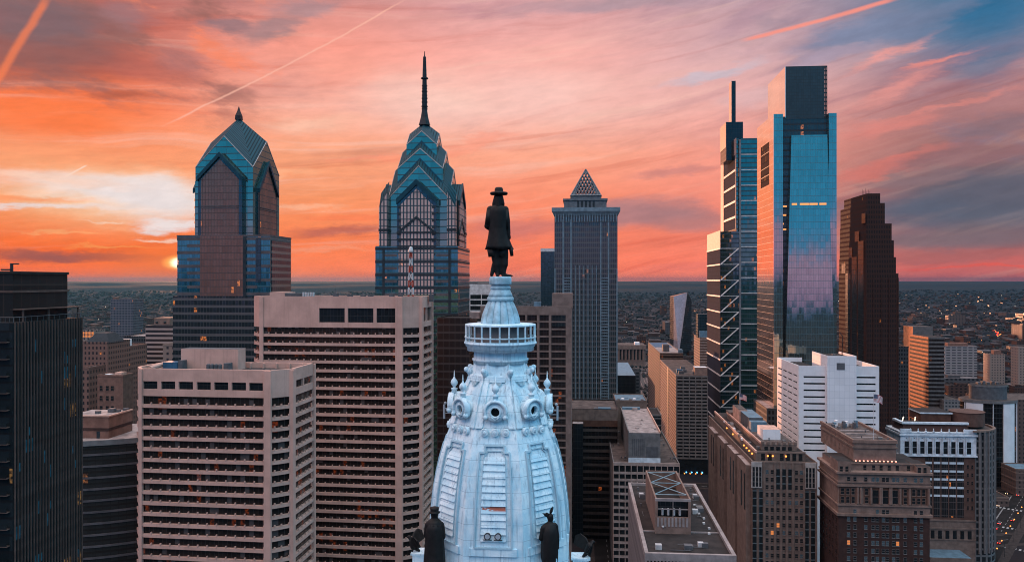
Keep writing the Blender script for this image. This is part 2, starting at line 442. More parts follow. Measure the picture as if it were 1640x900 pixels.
def land_z(x, y):
    r = math.hypot(x, y)
    if y < 0 or r < 2600: return 0.0
    t = min(1, (r - 2600) / 12500); a = math.atan2(x, y)
    west = max(0, min(1, (math.cos(a) - 0.35) / 0.3))
    rid = 0.5 * math.sin(a * 31 + r * 0.0007) + 0.3 * math.sin(a * 67 + 1.3 + r * 0.0011) + 0.25 * math.sin(a * 11 + 0.6)
    s = t * t * (3 - 2 * t)
    return west * (s * 137 + rid * 9 * s + 14 * math.sin(r * 0.0021 + a * 19) * math.sin(a * 43) * t * (1 - t) * 2)

def land():
    radii = [0, 60, 150, 300, 500, 800, 1200, 1700, 2200, 2600] + [2600 + 420 * i for i in range(1, 46)] + [24000, 30000, 45000]
    N = 288
    vs = [(0, 0, 0)]; fs = []
    for r in radii[1:]:
        for i in range(N):
            a = 2 * math.pi * i / N; x, y = r * math.sin(a), r * math.cos(a)
            vs.append((x, y, land_z(x, y)))
    for i in range(N): fs.append((0, 1 + (i + 1) % N, 1 + i))
    for j in range(len(radii) - 2):
        for i in range(N):
            a, c = 1 + j * N, 1 + (j + 1) * N
            k = (i + 1) % N; fs.append((a + i, a + k, c + k, c + i))
    me = bpy.data.meshes.new('ground'); me.from_pydata(vs, [], fs); me.materials.append(ground_mat())
    me.polygons.foreach_set('use_smooth', [True] * len(fs)); me.update()
    tag(link('ground', me), kind='structure')
land()

# ------------------------------------------------------------------ materials of the tall towers
TEAL = (0.05, 0.265, 0.30)
gmat('teal_glass', TEAL, 1.5, 3.7, 0.12, 0.35, (0.03, 0.06, 0.07), 0.9, (0.05, 0.17, 0.19), 0.9, 0.08, 0.006, 0.012)
gmat('teal_sheet', (0.20, 0.34, 0.28), 6.0, 3.7, 0.10, 0.5, (0.02, 0.05, 0.06), 0, None, 0.9, 0.10, 0.008)
gmat('teal_dark', (0.05, 0.10, 0.115), 3.0, 3.7, 0.2, 0.3, (0.012, 0.02, 0.024), 0, None, 0.75, 0.15, 0.01)
gmat('roof_glass', (0.012, 0.070, 0.092), 1.4, 300, 0.42, 0.0, (0.014, 0.022, 0.026), 0, None, 0.2, 0.4, 0.004, spec=.12)
gmat('pink_bay', (0.62, 0.41, 0.345), 1.9, 3.7, 0.75, 0.6, (0.025, 0.055, 0.07), 0, None, 0.12, 0.3, 0.01, 0.03, var=0.25)
gmat('brown_bay', (0.25, 0.125, 0.09), 1.7, 3.7, 0.42, 0.45, (0.075, 0.045, 0.04), 0, None, 0.35, 0.2, 0.012, 0.012, var=0.25)
mat('hood_teal', (.014, .060, .080), .45, .2, spec=.15)
mat('band_grey', (0.10, 0.085, 0.085), 0.6)
mat('band_dark', (0.03, 0.04, 0.045), 0.5, 0.3)
mat('edge_pink', (0.55, 0.42, 0.38), 0.55)
mat('spire_steel', (0.025, 0.028, 0.032), 0.45, 0.6)
mat('roof_dark', (0.05, 0.045, 0.045), 0.9)
M = MATS

def helm(o, w, z0, ze, za, zp, wall, roof, cx=0, cy=0, edge='edge_pink', d=None, names=('gable_wall', 'gable_roof', 'gable_coping')):
    """square tier with a gable on every side, ridges climbing to a central peak"""
    d = d or w; C4 = [(-w, -d), (w, -d), (w, d), (-w, d)]
    for k in range(4):
        (x0, y0), (x1, y1) = C4[k], C4[(k + 1) % 4]; mx, my = (x0 + x1) / 2, (y0 + y1) / 2
        P = lambda x, y, z: (cx + x, cy + y, z)
        MB().poly([P(x0, y0, z0), P(x1, y1, z0), P(x1, y1, ze), P(mx, my, za), P(x0, y0, ze)]).build(names[0], M[wall], o)
        MB().poly([P(x0, y0, ze), P(mx, my, za), P(0, 0, zp)]).poly([P(mx, my, za), P(x1, y1, ze), P(0, 0, zp)]).build(names[1], M[roof], o)
        c = MB()
        for a, b in (((x0, y0, ze), (mx, my, za)), ((mx, my, za), (x1, y1, ze))): c.tube(P(a[0] * 1.004, a[1] * 1.004, a[2]), P(b[0] * 1.004, b[1] * 1.004, b[2]), 0.2, 4)
        c.build(names[2], M[edge], o)

def chevron(o, name, m, hw, ze, za, y, th, dep, cx=0, legs=0):
    """an inverted V band of thickness th on a gable face, its upper edge at the given eave and apex"""
    mb = MB()
    for s in (-1, 1):
        p = [(0, za), (s * hw, ze), (s * hw, ze - th), (0, za - th)]
        if s < 0: p = p[::-1]
        mb.faces([(cx + x, yy, z) for yy in (y - dep, y) for x, z in p], [(3, 2, 1, 0), (4, 5, 6, 7), (0, 1, 5, 4), (2, 3, 7, 6), (1, 2, 6, 5)])
    return mb.build(name, m, o)

def spire_tower():
    Y = 461; a = Y / F
    o = thing('glass_skyscraper', 'blue glass skyscraper with nested chevron gables stepping up to a needle spire', 'skyscraper', ((680 - 820) / F * Y, Y, 0), -TH)
    W = lambda p: p * Y / (F + p)
    zf = lambda py, w: H + (450 - py) / F * (Y - w); zc = lambda py: H + (450 - py) * a
    wl = W(67); zl = zf(394, wl)
    MB().box(-wl, wl, -wl, wl, 0, zl, 0, 1).build('lower_shaft', [M['teal_glass'], M['roof_dark']], o)
    MB().box(-W(28), W(28), -wl - .1, -wl, zf(472, wl), zl - .2).build('pink_panel', M['pink_bay'], o)
    for py in range(396, 640, 21):
        z = zf(py, wl); MB().box(-wl - .12, wl + .12, -wl - .12, wl + .12, z - 1.5, z - 0.1).build('spandrel_band', M['band_dark'], o)
        for s in (-1, 1):
            z2 = zf(py + 10.5, wl); MB().box(*sorted((s * W(31), s * W(52))), -wl - .15, -wl + .1, z2 - 1.5, z2 - .1).build('short_band', M['band_grey'], o)
    for s in (-1, 1): MB().box(*sorted((s * W(51), s * W(55))) , -wl - .2, -wl, 0, zl - 1).build('corner_strip', M['band_dark'], o)
    ws = W(62); wi = W(48)
    for sx in (-1, 1):
        for sy in (-1, 1):
            p = [(sx * wi, sy * wi), (sx * ws, sy * wi), (sx * ws, sy * ws), (sx * wi, sy * ws)]
            zz = [zc(296), zc(314), zc(338), zc(314)]
            if sx * sy < 0: p, zz = p[::-1], zz[::-1]
            MB().faces([(x, y, zl) for x, y in p] + [(x, y, z) for (x, y), z in zip(p, zz)], [(i, (i + 1) % 4, 4 + (i + 1) % 4, 4 + i) for i in range(4)], 0).faces(
                [(x, y, z) for (x, y), z in zip(p, zz)], [(0, 1, 2, 3)], 1).build('corner_tower', [M['pink_bay'], M['roof_glass']], o)
            MB().box(*sorted((sx * (wi - .2), sx * (ws + .25))), *sorted((sy * (wi - .2), sy * (ws + .25))), zc(374), zc(370)).build('corner_band', M['band_dark'], o)
    T = [(49, 318, 266, 222), (36.5, 270, 238, 208), (24.5, 232, 210, 196)]
    zb = zl
    for i, (p, e, ap, pk) in enumerate(T):
        w = W(p)
        helm(o, w, zb if i == 0 else zf(T[i - 1][1], W(T[i - 1][0])) - 2, zf(e, w), zf(ap, w), zc(pk), 'teal_sheet', 'roof_glass')
        zb = zf(e, w)
        if i:
            pw = W(T[i - 1][0])
            for r in range(4):
                q = chevron(o, 'dark_chevron_band', M['teal_dark'], w * .98, zf(T[i - 1][2], w) + 4.6 - w * 1.03, zf(T[i - 1][2], w) + 4.6, -w - .02, 4.2, .25)  # band of dark glass at the foot of the upper tier
                q.rotation_euler = (0, 0, r * math.pi / 2)
    # projecting centre bay with its dark hood on every side
    hb = W(31); eb = W(66.5)
    for r in range(4):
        eb = W(66.5 if r == 0 else 63)
        z1, z2 = zf(318, eb), zf(288, eb)
        p = [(-hb, 0), (hb, 0), (hb, z1), (0, z2), (-hb, z1)]
        bay = MB().faces([(x, y, max(z, zl - 1)) for y in (-eb, -wi + 2) for x, z in p], [(0, 1, 2, 3, 4), (1, 6, 7, 2), (5, 0, 4, 9)], 0).faces(
            [(x, y, max(z, zl - 1)) for y in (-eb, -wi + 2) for x, z in p], [(2, 7, 8, 3), (3, 8, 9, 4)], 1).build('centre_bay', [M['teal_dark'], M['roof_glass']], o, rz=r * math.pi / 2)
        gw = W(27)
        MB().poly([(-gw, -eb - .1, 40), (gw, -eb - .1, 40), (gw, -eb - .1, zf(330, eb)), (0, -eb - .1, zf(302, eb)), (-gw, -eb - .1, zf(330, eb))]).build('bay_window', M['pink_bay'], bay)
        chevron(bay, 'hood', M['hood_teal'], hb + .3, z1, z2 + .4, -eb - .1, 3.2, .8)
        chevron(bay, 'bay_chevron', M['band_dark'], gw * 1.12, zf(371, eb), zf(346, eb), -eb - .1, 1.5, .5)
        for py in (371, 382, 393): MB().box(-gw * 1.15, gw * 1.15, -eb - .5, -eb - .1, zf(py + 2.6, eb), zf(py, eb)).build('bay_band', M['band_dark'], bay)
        if r == 0:
            for s in (-1, 1):
                mb = MB()
                for j in range(34): mb.box(s * gw - .9, s * gw + .9, -eb - .25, -eb - .1, zf(330, eb) - 3.7 * j - 1.3, zf(330, eb) - 3.7 * j)
                mb.build('bay_quoins', M['band_dark'], bay)
    # spire
    sp = MB().lathe([(W(9.5), zc(201)), (W(6), zc(188)), (W(4.2), zc(176)), (W(4.2), zc(160)), (W(3.4), zc(120)), (W(2.4), zc(92)), (W(1), zc(90)), (.25, zc(88)), (.2, zc(83))], 8, a0=R(22.5)).build('spire', M['spire_steel'], o)
    for py, r in ((113, 3.2), (121, 2.8), (126, 6), (138, 4.6), (142, 4.4), (147, 4.8), (153, 4.6), (158, 5), (164, 5), (171, 5.4), (175, 5)):
        MB().lathe([(W(r), zc(py + .8)), (W(r), zc(py - .8))], 8).build('spire_ring', M['spire_steel'], sp)
spire_tower()

def plain_crown_tower():
    b = Site('glass_skyscraper', 'broad blue glass skyscraper with one steep gabled crown, the sun at its left edge', 'skyscraper', 313, 405, 445)
    o = b.o; w = b.w; d = b.y(447, w); cx, cy = w / 2, d / 2
    zl = b.z(379)
    z = lambda py, y=0: b.z(py, w / 2, y)
    helm(o, w / 2, zl - 1, z(268), z(218), H + (450 - 190) / F * (b.Y + cy), 'teal_sheet', 'roof_glass', cx, cy, 'edge_pink', d / 2)
    MB().lathe([(2.4, z(190, cy) - 1), (2.2, z(186, cy)), (.9, z(178, cy)), (.8, z(176.5, cy)), (.15, z(171, cy))], 4, cx, cy, a0=R(45)).build('crown_cap', M['spire_steel'], o)
    # projecting gabled bays
    def bay(c, hw, pe, pa, face, dist, m):
        z1, z2 = z(pe), z(pa); hood = 2.6
        q = [(-hw, zl - 2), (hw, zl - 2), (hw, z1), (0, z2), (-hw, z1)]
        vs = [(x, y, zz) for y in (-dist, 3) for x, zz in q]
        p = MB().faces(vs, [(0, 1, 2, 3, 4), (1, 6, 7, 2), (5, 0, 4, 9)], 0).faces(vs, [(2, 7, 8, 3), (3, 8, 9, 4)], 1).build('centre_bay', [M['teal_dark'], M['roof_glass']], o, loc=(*c, 0), rz=face)
        g = hw * .86
        MB().poly([(-g, -dist - .1, zl - 2), (g, -dist - .1, zl - 2), (g, -dist - .1, z1 - 1.5), (0, -dist - .1, z2 - 3.6), (-g, -dist - .1, z1 - 1.5)]).build('bay_window', M[m], p)
        chevron(p, 'hood', M['hood_teal'], hw + .4, z1, z2 + .3, -dist - .1, hood, 1.0)
        for py in (330, 333): MB().box(-g, g, -dist - .35, -dist - .1, z(py + 1.3), z(py)).build('bay_band', M['band_grey'], p)
    hx = (b.x(391) - b.x(321)) / 2; xc = (b.x(391) + b.x(321)) / 2
    bay((xc, 0), hx, 284, 246, 0, 3, 'brown_bay')
    bay((w, cy), d * .36, 300, 252, math.pi / 2, .9, 'brown_bay')
    bay((0, cy), d * .36, 300, 252, -math.pi / 2, 3, 'brown_bay')
    for s, xx in ((0, .8), (1, w - .8)): MB().box(xx - .9, xx + .9, -.3, .2, zl, z(290)).build('corner_strip', M['teal_sheet'], o)
    mb = MB()
    for j in range(6): mb.box(-.5, .3, -.25, .4, z(322 + 12 * j), z(318 + 12 * j))
    mb.build('lit_corner_windows', lamp('corner_glow', (1, .30, .05), .8), o)
    # shoulder block
    y0 = -7.0; xl, xr = b.x(284, y0), b.x(432.5, y0); yb = b.y(466, xr)
    zt = b.z(379, xr, y0)
    MB().box(xl, xr, y0, yb, 0, zt, 0, 1).build('lower_shaft', [M['teal_glass'], M['roof_dark']], o)
    MB().box(xr, xr + .25, y0 + 2, yb - 1, 0, zt - 2).build('side_cladding', gmat('band_side', (.06, .075, .085), 3.2, 3.7, .1, .3, (.22, .16, .14), 1.5, (.20, .14, .12), .6, .2, .01, smetal=0), o)
    c0, c1 = b.x(321, y0), b.x(390, y0)
    MB().box(c0, c1, y0 - .5, y0, b.z(500, 0, y0), zt + .6).build('brown_panel', M['brown_bay'], o)
    for j, py in enumerate(range(380, 640, 11)):
        zz = b.z(py, w / 2, y0)
        full = j % 2 == 0
        for xa, xb in ((xl, c0), (c1, xr)) if full else ((b.x(300, y0), c0), (c1, b.x(412, y0))):
            MB().box(xa - (.15 if full else 0), xb + (.15 if full else 0), y0 - .18, y0 + .02, zz - 1.7, zz).build('spandrel_band', M['band_brown' if 'band_brown' in M else 'band_grey'], o)
    MB().box(c1, c1 + 1.6, y0 - .6, y0 - .02, 0, zt).build('corner_strip', M['band_dark'], o)
    MB().box(b.x(410, y0), b.x(418, y0), y0 - .4, y0 - .02, b.z(452, 0, y0), zt - 1).build('corner_strip', M['teal_dark'], o)
    MB().box(xl - .2, xr + .2, y0 - .3, yb + .2, zt, zt + 1).build('parapet', M['band_grey'], o)
    y2 = y0 - 2; xl2 = b.x(277, y2); z2 = b.z(474, 0, y2)
    MB().box(xl2, xr - 8, y2, yb - 4, 0, z2, 0, 1).build('base_block', [gmat('base_bands', (.055, .075, .08), 1.8, 3.9, .12, .3, (.08, .075, .07), 1.4, (.10, .085, .08), .7, .12, .015, .05, smetal=0), M['roof_dark']], o)
plain_crown_tower()

def pyramid_tower():
    b = Site('granite_skyscraper', 'dark grey skyscraper with a wide cornice and an open lattice pyramid on top', 'skyscraper', 888, 989, 600)
    o = b.o; w = b.w; d = w
    z = b.z
    gmat('mellon_glass', (.06, .085, .09), 1.5, 3.9, .25, .45, (.10, .105, .11), 1.3, (.10, .085, .078), .6, .12, .012, .012)
    mat('mellon_rib', (.17, .235, .27), .5, .2)
    zt = z(345)
    MB().box(0, w, 0, d, 0, zt, 0, 1).build('shaft', [M['mellon_glass'], M['roof_dark']], o)
    nf = int((zt - 30) / 3.9)
    for px in (902, 914.5, 962, 974.5):
        x = b.x(px); MB().box(x - .55, x + .55, -.9, .1, 20, z(352)).build('pier', M['mellon_rib'], o)
    for i in range(6):
        x = b.x(921.5 + i * 6.7); MB().box(x - .28, x + .28, -.8, .1, 20, z(425)).build('pier', M['mellon_rib'], o)
    for x in (.4, w - .4): MB().box(x - .45, x + .45, -.5, .1, 20, z(430)).build('pier', M['mellon_rib'], o)
    for xa, xb in ((b.x(903), b.x(914)), (b.x(963), b.x(974))):
        for i in range(46):
            zz = z(445 + i * 4.6)
            if zz > 20: MB().box(xa, xb, -.55, .05, zz - .45, zz + .25).build('ladder_rung', M['mellon_rib'], o)
    # cornice
    p0 = [(-.4, -.4), (w + .4, -.4), (w + .4, d + .4), (-.4, d + .4)]; e = 2.0
    p1 = [(-e, -e), (w + e, -e), (w + e, d + e), (-e, d + e)]
    MB().prism(p0, z(346), z(339), 0, None, p1).prism(p1, z(339), z(333), 0, 1).build('cornice', [M['mellon_rib'], M['roof_dark']], o)
    for i in range(24):
        x = (i + .5) * w / 24
        MB().box(x - .35, x + .35, -1.2, -.1, z(356), z(343)).build('cornice_bracket', M['mellon_rib'], o)
    mat('crown_stone', (.13, .15, .165), .6)
    xa, xb = b.x(903), b.x(972); ca, cb = b.x(914), b.x(963)
    ya = (d - (xb - xa)) / 2
    cr = MB().box(xa, xb, ya, d - ya, z(333) - 1, z(319), 0, 1).box(xa - .8, xb + .8, ya - .8, d - ya + .8, z(320), z(317), 0, 1).build('crown_base', [M['crown_stone'], M['roof_dark']], o)
    yp = (d - (cb - ca)) / 2
    MB().box(ca, cb, yp, d - yp, z(318), z(311), 0, 1).build('pyramid_plinth', [M['crown_stone'], M['roof_dark']], o)
    for i in range(5):
        x = b.x(926 + i * 6.2, ya); MB().box(x - .75, x + .75, ya - .12, ya, z(331), z(321)).build('crown_window', M['band_dark'], cr)
    for i in range(8):
        x = xa + (i + .5) * (xb - xa) / 8
        MB().box(x - 1.0, x + 1.0, ya - .2, ya - .02, z(333) - .2, z(331.3)).build('crown_lamp', M.get('crown_glow') or lamp('crown_glow', (1, .45, .2), .9), cr)
    ax, ay = (ca + cb) / 2, d / 2
    apex = (ax, ay, H + (450 - 272) / F * (b.Y + ay)); zb = z(311)
    cs = [Vector((ca, yp, zb)), Vector((cb, yp, zb)), Vector((cb, d - yp, zb)), Vector((ca, d - yp, zb))]
    A = Vector(apex)
    for k in range(4):
        P, Q = cs[k], cs[(k + 1) % 4]; mb = MB()
        n = (Q - P).cross(A - P).normalized() * -.0
        mb.tube(P, A, .55, 4)
        N = 9
        for i in range(1, N):
            t = i / N
            mb.tube(P.lerp(Q, t), P.lerp(A, t), .42, 4)   # parallel to the left edge... from base to the left slope
            mb.tube(P.lerp(Q, t), Q.lerp(A, 1 - t), .42, 4)
        mb.tube(P, Q, .8, 4)
        for t0 in (.86,): mb.poly([P.lerp(A, t0), Q.lerp(A, t0), A])
        e0, e1 = P.lerp(Q, .09), Q.lerp(P, .09); mb.poly([P, e0, A]).poly([e1, Q, A])
        mb.build('lattice_face', M['crown_stone'], o)
pyramid_tower()

# ------------------------------------------------------------------ west market towers on the right
mat('white_trim', (.62, .58, .56), .5); mat('salmon_panel', (.50, .30, .24), .55, streak=.08)
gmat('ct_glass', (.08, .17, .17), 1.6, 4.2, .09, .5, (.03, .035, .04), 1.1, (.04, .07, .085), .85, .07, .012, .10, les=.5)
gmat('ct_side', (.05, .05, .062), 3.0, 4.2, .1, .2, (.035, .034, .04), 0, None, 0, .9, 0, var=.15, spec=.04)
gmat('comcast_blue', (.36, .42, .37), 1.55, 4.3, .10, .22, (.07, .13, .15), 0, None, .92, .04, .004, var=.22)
gmat('comcast_side', (1.0, .74, .60), 1.55, 4.3, .03, .12, (.5, .36, .3), 0, None, .98, .05, .003, var=.06)  # orange of the mirrored sunset is put into this glass tint
gmat('comcast_gap', (.05, .07, .075), 2.2, 4.3, .2, .5, (.02, .02, .02), 1.4, (.02, .025, .03), .5, .15, .01, .05, les=.7)
gmat('comcast_crown', (.04, .06, .065), 1.5, 2.1, .14, .2, (.025, .03, .032), 0, None, .5, .35, .01)
gmat('black_glass', (.03, .04, .045), 1.5, 4, .1, .2, (.01, .01, .01), 0, None, .6, .12, .01)
lamp('room_glow', (1, .36, .10), 1.3)

def zigzag_tower():
    b = Site('glass_skyscraper', 'slim stepped glass skyscraper with white zigzag braces and a flat blade on its roof', 'skyscraper', 1154, 1214.5, 728)
    o, z = b.o, b.z
    xm, xr = b.x(1185), b.w
    dl = b.y(1133, 0)
    zl = z(398)
    gmat('ct_panel', (.09, .24, .22), 2.0, 4.3, .08, .6, (.04, .06, .07), 1.2, (.03, .08, .08), .85, .06, .01, .05, les=.5)
    MB().box(0, xm, 0, dl, 0, z(371), 0, 1).build('lower_block', [M['ct_glass'], M['roof_dark']], o)
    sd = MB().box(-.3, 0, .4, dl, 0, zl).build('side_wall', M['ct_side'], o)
    MB().box(-.35, 0, .2, dl, zl, z(369)).build('salmon_top_panel', M['salmon_panel'], o)
    # horizontal bands and diagonal braces on the lower block
    yb = [398 + 25.4 * i for i in range(13)]
    for i, py in enumerate(yb):
        zz = z(py)
        MB().box(-.75, 0, 0, dl, zz - .75, zz + .45).build('side_band', M['white_trim'], o)
        MB().box(0, xm, -.5, .05, zz - .35, zz + .25).build('front_band', M['white_trim'], o)
        if i < len(yb) - 1:
            MB().tube((.3, -.35, z(yb[i + 1])), (xm - 1, -.35, zz), .62, 4).build('diagonal_brace', M['white_trim'], o)
    # right hand block with its mullion column
    zr = z(222)
    MB().box(xm + 1.0, xr, 1, dl - 6, 0, zr, 0, 1).build('main_shaft', [M['ct_panel'], M['roof_dark']], o)
    MB().box(xm - .7, xm + .9, -.9, 1, 0, z(224)).build('mullion_column', mat('ct_column', (.20, .20, .21), .5), o)
    for py in [248 + 24.6 * i for i in range(16)]:
        MB().box(xm + 1, xr + .1, .35, 1.05, z(py) - .45, z(py) + .45).build('front_band', M['white_trim'], o)
    # upper block with raking chevron panels
    x1 = b.x(1180); d1 = b.y(1160.5, x1)
    MB().box(x1, xm - .7, 2, d1, z(371), z(222), 0, 1).build('upper_block', [M['ct_panel'], M['roof_dark']], o)
    MB().box(x1 - .3, x1, 2, d1, z(366), z(247)).build('side_wall', M['ct_side'], o)
    MB().box(x1 - .35, x1, 2, d1, z(247), z(221)).build('salmon_top_panel', M['salmon_panel'], o)
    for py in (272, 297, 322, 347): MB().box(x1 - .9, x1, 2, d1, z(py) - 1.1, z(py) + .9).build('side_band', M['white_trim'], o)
    MB().box(x1 - .7, x1 - .1, 1.7, 2.6, z(366), z(222)).build('edge_trim', M['salmon_panel'], o)
    # dark rear slab; its sunlit edge is put in as a salmon panel
    yk = d1 + 1; xk0, xk1 = b.x(1150, yk + 16), b.x(1163, yk)
    MB().box(xk0 + 3, xk1, yk, yk + 16, 0, H + (450 - 233) / F * (b.Y + yk), 0).build('rear_slab', M['black_glass'], o)
    MB().box(xk0 + 2.6, xk0 + 3, yk, yk + 16, z(371), H + (450 - 233) / F * (b.Y + yk)).build('rear_sunlit_edge', M['salmon_panel'], o)
    # crown block and blade
    y2 = 12; xa, xb = b.x(1163, y2), b.x(1190, y2)
    MB().box(xa, xb, y2, y2 + 30, z(233) - 12, H + (450 - 196) / F * (b.Y + y2)).build('crown_block', M['black_glass'], o)
    MB().box(xa - .3, xa, y2, y2 + 30, z(233), H + (450 - 196) / F * (b.Y + y2)).build('crown_side_panel', mat('bronze_panel', (.30, .17, .13), .5), o)
    xa, xb = b.x(1172, 14), b.x(1178.3, 14)
    bl = MB().box(xa, xb, 14, 26, z(200), H + (450 - 130.5) / F * (b.Y + 14)).build('blade', M['black_glass'], o)
    MB().box(xa - .35, xa, 14, 26, z(200), H + (450 - 130.5) / F * (b.Y + 14)).build('blade_sunlit_side', M['salmon_panel'], bl)  # sunlit side of the blade put in as a salmon strip
zigzag_tower()

def notched_tower():
    b = Site('glass_skyscraper', 'tallest pale blue mirror glass skyscraper with a dark boxy crown and notched side', 'skyscraper', 1240, 1340, 524)
    o, z = b.o, b.z; w = b.w
    dl = b.y(1213.5, 0); zt = z(183)
    x1, x2 = b.x(1254), b.x(1327.5)
    # two corner blocks, recessed dark slots, flaring centre panel
    MB().box(0, x1, 0, dl, 0, zt, 0, 1).build('corner_block', [M['comcast_blue'], M['roof_dark']], o)
    MB().box(x2, w, 0, dl, 0, zt, 0, 1).build('corner_block', [M['comcast_blue'], M['roof_dark']], o)
    MB().box(x1 - .1, x2 + .1, 3.2, dl - 2, 0, z(186), 0, 1).build('recess_wall', [M['comcast_gap'], M['roof_dark']], o)
    mb = MB()
    ya, yb = 0.6, -2.4; zb = z(600)
    q = [(b.x(1268), ya, z(217)), (b.x(1325.5), ya, z(217)), (b.x(1338, yb), yb, zb), (b.x(1257.5, yb), yb, zb)]
    mb.faces([(x, y, zz) for x, y, zz in q] + [(x, 3.3, zz) for x, y, zz in q], [(3, 2, 1, 0), (0, 1, 5, 4), (1, 2, 6, 5), (3, 0, 4, 7)])
    mb.build('centre_panel', M['comcast_blue'], o)
    # side wall with the dark notch
    zn0, zn1 = z(292), z(222)
    yn0, yn1 = b.y(1233, 0), b.y(1219.5, 0)
    for y0, y1, za, zb in ((.05, yn0, 0, zt), (yn1, dl, 0, zt), (yn0, yn1, 0, zn0), (yn0, yn1, zn1, zt)):
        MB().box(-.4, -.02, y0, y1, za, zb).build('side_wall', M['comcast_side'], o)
    MB().box(-.12, -.015, yn0, yn1, zn0, zn1).build('notch_recess', gmat('notch_glass', (.05, .03, .025), 1.6, 4.3, .2, .4, (.02, .015, .014), 0, None, 0, .8, .02, .1, les=.4, spec=.03), o)
    for zz in (z(238), z(262), z(276)): MB().box(-.3, -.11, yn0, yn1, zz, zz + .5).build('notch_bar', M['band_dark'], o)
    # crown
    yc = 3.0; xa, xb = b.x(1258.5, yc), b.x(1325, yc); dc = b.y(1230.5, xa)
    zc = H + (450 - 107.5) / F * (b.Y + yc)
    MB().box(xa, xb - 2.2, yc, dc, zt - 3, zc).build('crown', M['comcast_crown'], o)
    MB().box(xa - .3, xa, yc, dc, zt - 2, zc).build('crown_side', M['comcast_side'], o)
    fr = MB()
    for xx in (xb - 2.2, xb - 1.3, xb - .5): fr.box(xx, xx + .5, yc, yc + .5, zt - 3, zc)
    for i in range(12): fr.box(xb - 2.2, xb, yc + .1, yc + .4, zt + (zc - zt) * i / 11 - .9, zt + (zc - zt) * i / 11)
    fr.box(xb - .5, xb, yc, dc, zc - .6, zc)
    fr.build('open_corner_frame', M['band_dark'], o)
    for i, (pa, pb) in enumerate(((1268, 1276), (1281, 1295), (1296, 1309), (1312, 1323))):
        MB().box(b.x(pa), b.x(pb), -.72 , -.62, z(329), z(326)).build('lit_sky_lobby_window', M['room_glow'], o)
    for px, py in ((1255, 329), (1254, 343), (1250, 357), (1254, 366)):
        MB().box(b.x(px), b.x(px + 7), 2.9, 3.1, z(py + 2.4), z(py)).build('lit_atrium_window', M['room_glow'], o)
notched_tower()

def stepped_tower():
    b = Site('brown_skyscraper', 'dark reddish brown granite skyscraper stepping back like stairs at its right shoulder', 'skyscraper', 1387, 1439, 628)
    o, z = b.o, b.z
    gmat('brown_grid', (.03, .022, .022), 1.9, 3.9, .85, 1.5, (.06, .03, .024), 0, None, 0, .6, .01, .01, les=.6, spec=.05)
    mat('brown_stone', (.06, .03, .024), .9, spec=.03)
    dl = b.y(1343.5, 0)
    y = 0
    for i, (pr, pt, back, front) in enumerate(((1439, 438, 0, 0), (1435.5, 412, .1, .6), (1432.6, 385, .2, 1.2), (1429.5, 358, .3, 1.8), (1419, 325, .4, 2.4), (1412, 309.5, dl - b.y(1349, 0), 3))):
        f = front
        MB().box(f * .5, b.x(pr), f, dl - back, 0 if i == 0 else z((438, 412, 385, 358, 325)[i - 1]) - 1, z(pt), 0, 1).build('setback_tier', [M['brown_grid'], M['brown_stone']], o)
    # dark vertical slots and blank notches of the stepped left shoulder
    for pa, pb, pt in ((1374, 1383, 385), (1364, 1372, 410), (1354, 1362, 437)):
        ya, yb = b.y(pb, 0), b.y(pa, 0)
        MB().box(-.05, .02, ya, yb, 0, z(pt)).build('dark_slot', M['black_glass'], o)
    for pa, pb, p1, p2 in ((1380, 1386, 341, 357), (1369, 1376, 368, 385), (1359, 1365, 394, 411), (1348, 1354, 420, 437)):
        MB().box(-.06, .02, b.y(pb, 0), b.y(pa, 0), z(p2), z(p1)).build('blank_notch', M['black_glass'], o)
    for x in [b.x(p) for p in (1388, 1399, 1412, 1424, 1438)]:
        MB().box(x - .5, x + .5, -.45, .02, 0, z(445)).build('pier', M['brown_stone'], o)
    for i in range(7):
        MB().tube((b.w * (.05 + .09 * i), 12 + i * 3, z(309.5)), (b.w * (.05 + .09 * i), 12 + i * 3, z(309.5) + rnd.uniform(3, 7)), .12, 4).build('roof_mast', M['spire_steel'], o)
stepped_tower()

# ------------------------------------------------------------------ the two banded concrete towers
CONC = mat('pink_concrete', (.61, .36, .285), .85, 0, .12, .16, .30, spec=.15)
gmat('office_glass', (.045, .035, .03), 1.55, 3.6, .10, .0, (.03, .022, .02), 0, None, .45, .12, .02, .07, (1, .16, .03), .13, .5, blind=.12)
mat('unit_grey', (.10, .10, .105), .7); mat('unit_blue', (.03, .10, .17), .6); mat('duct_white', (.5, .48, .47), .6)

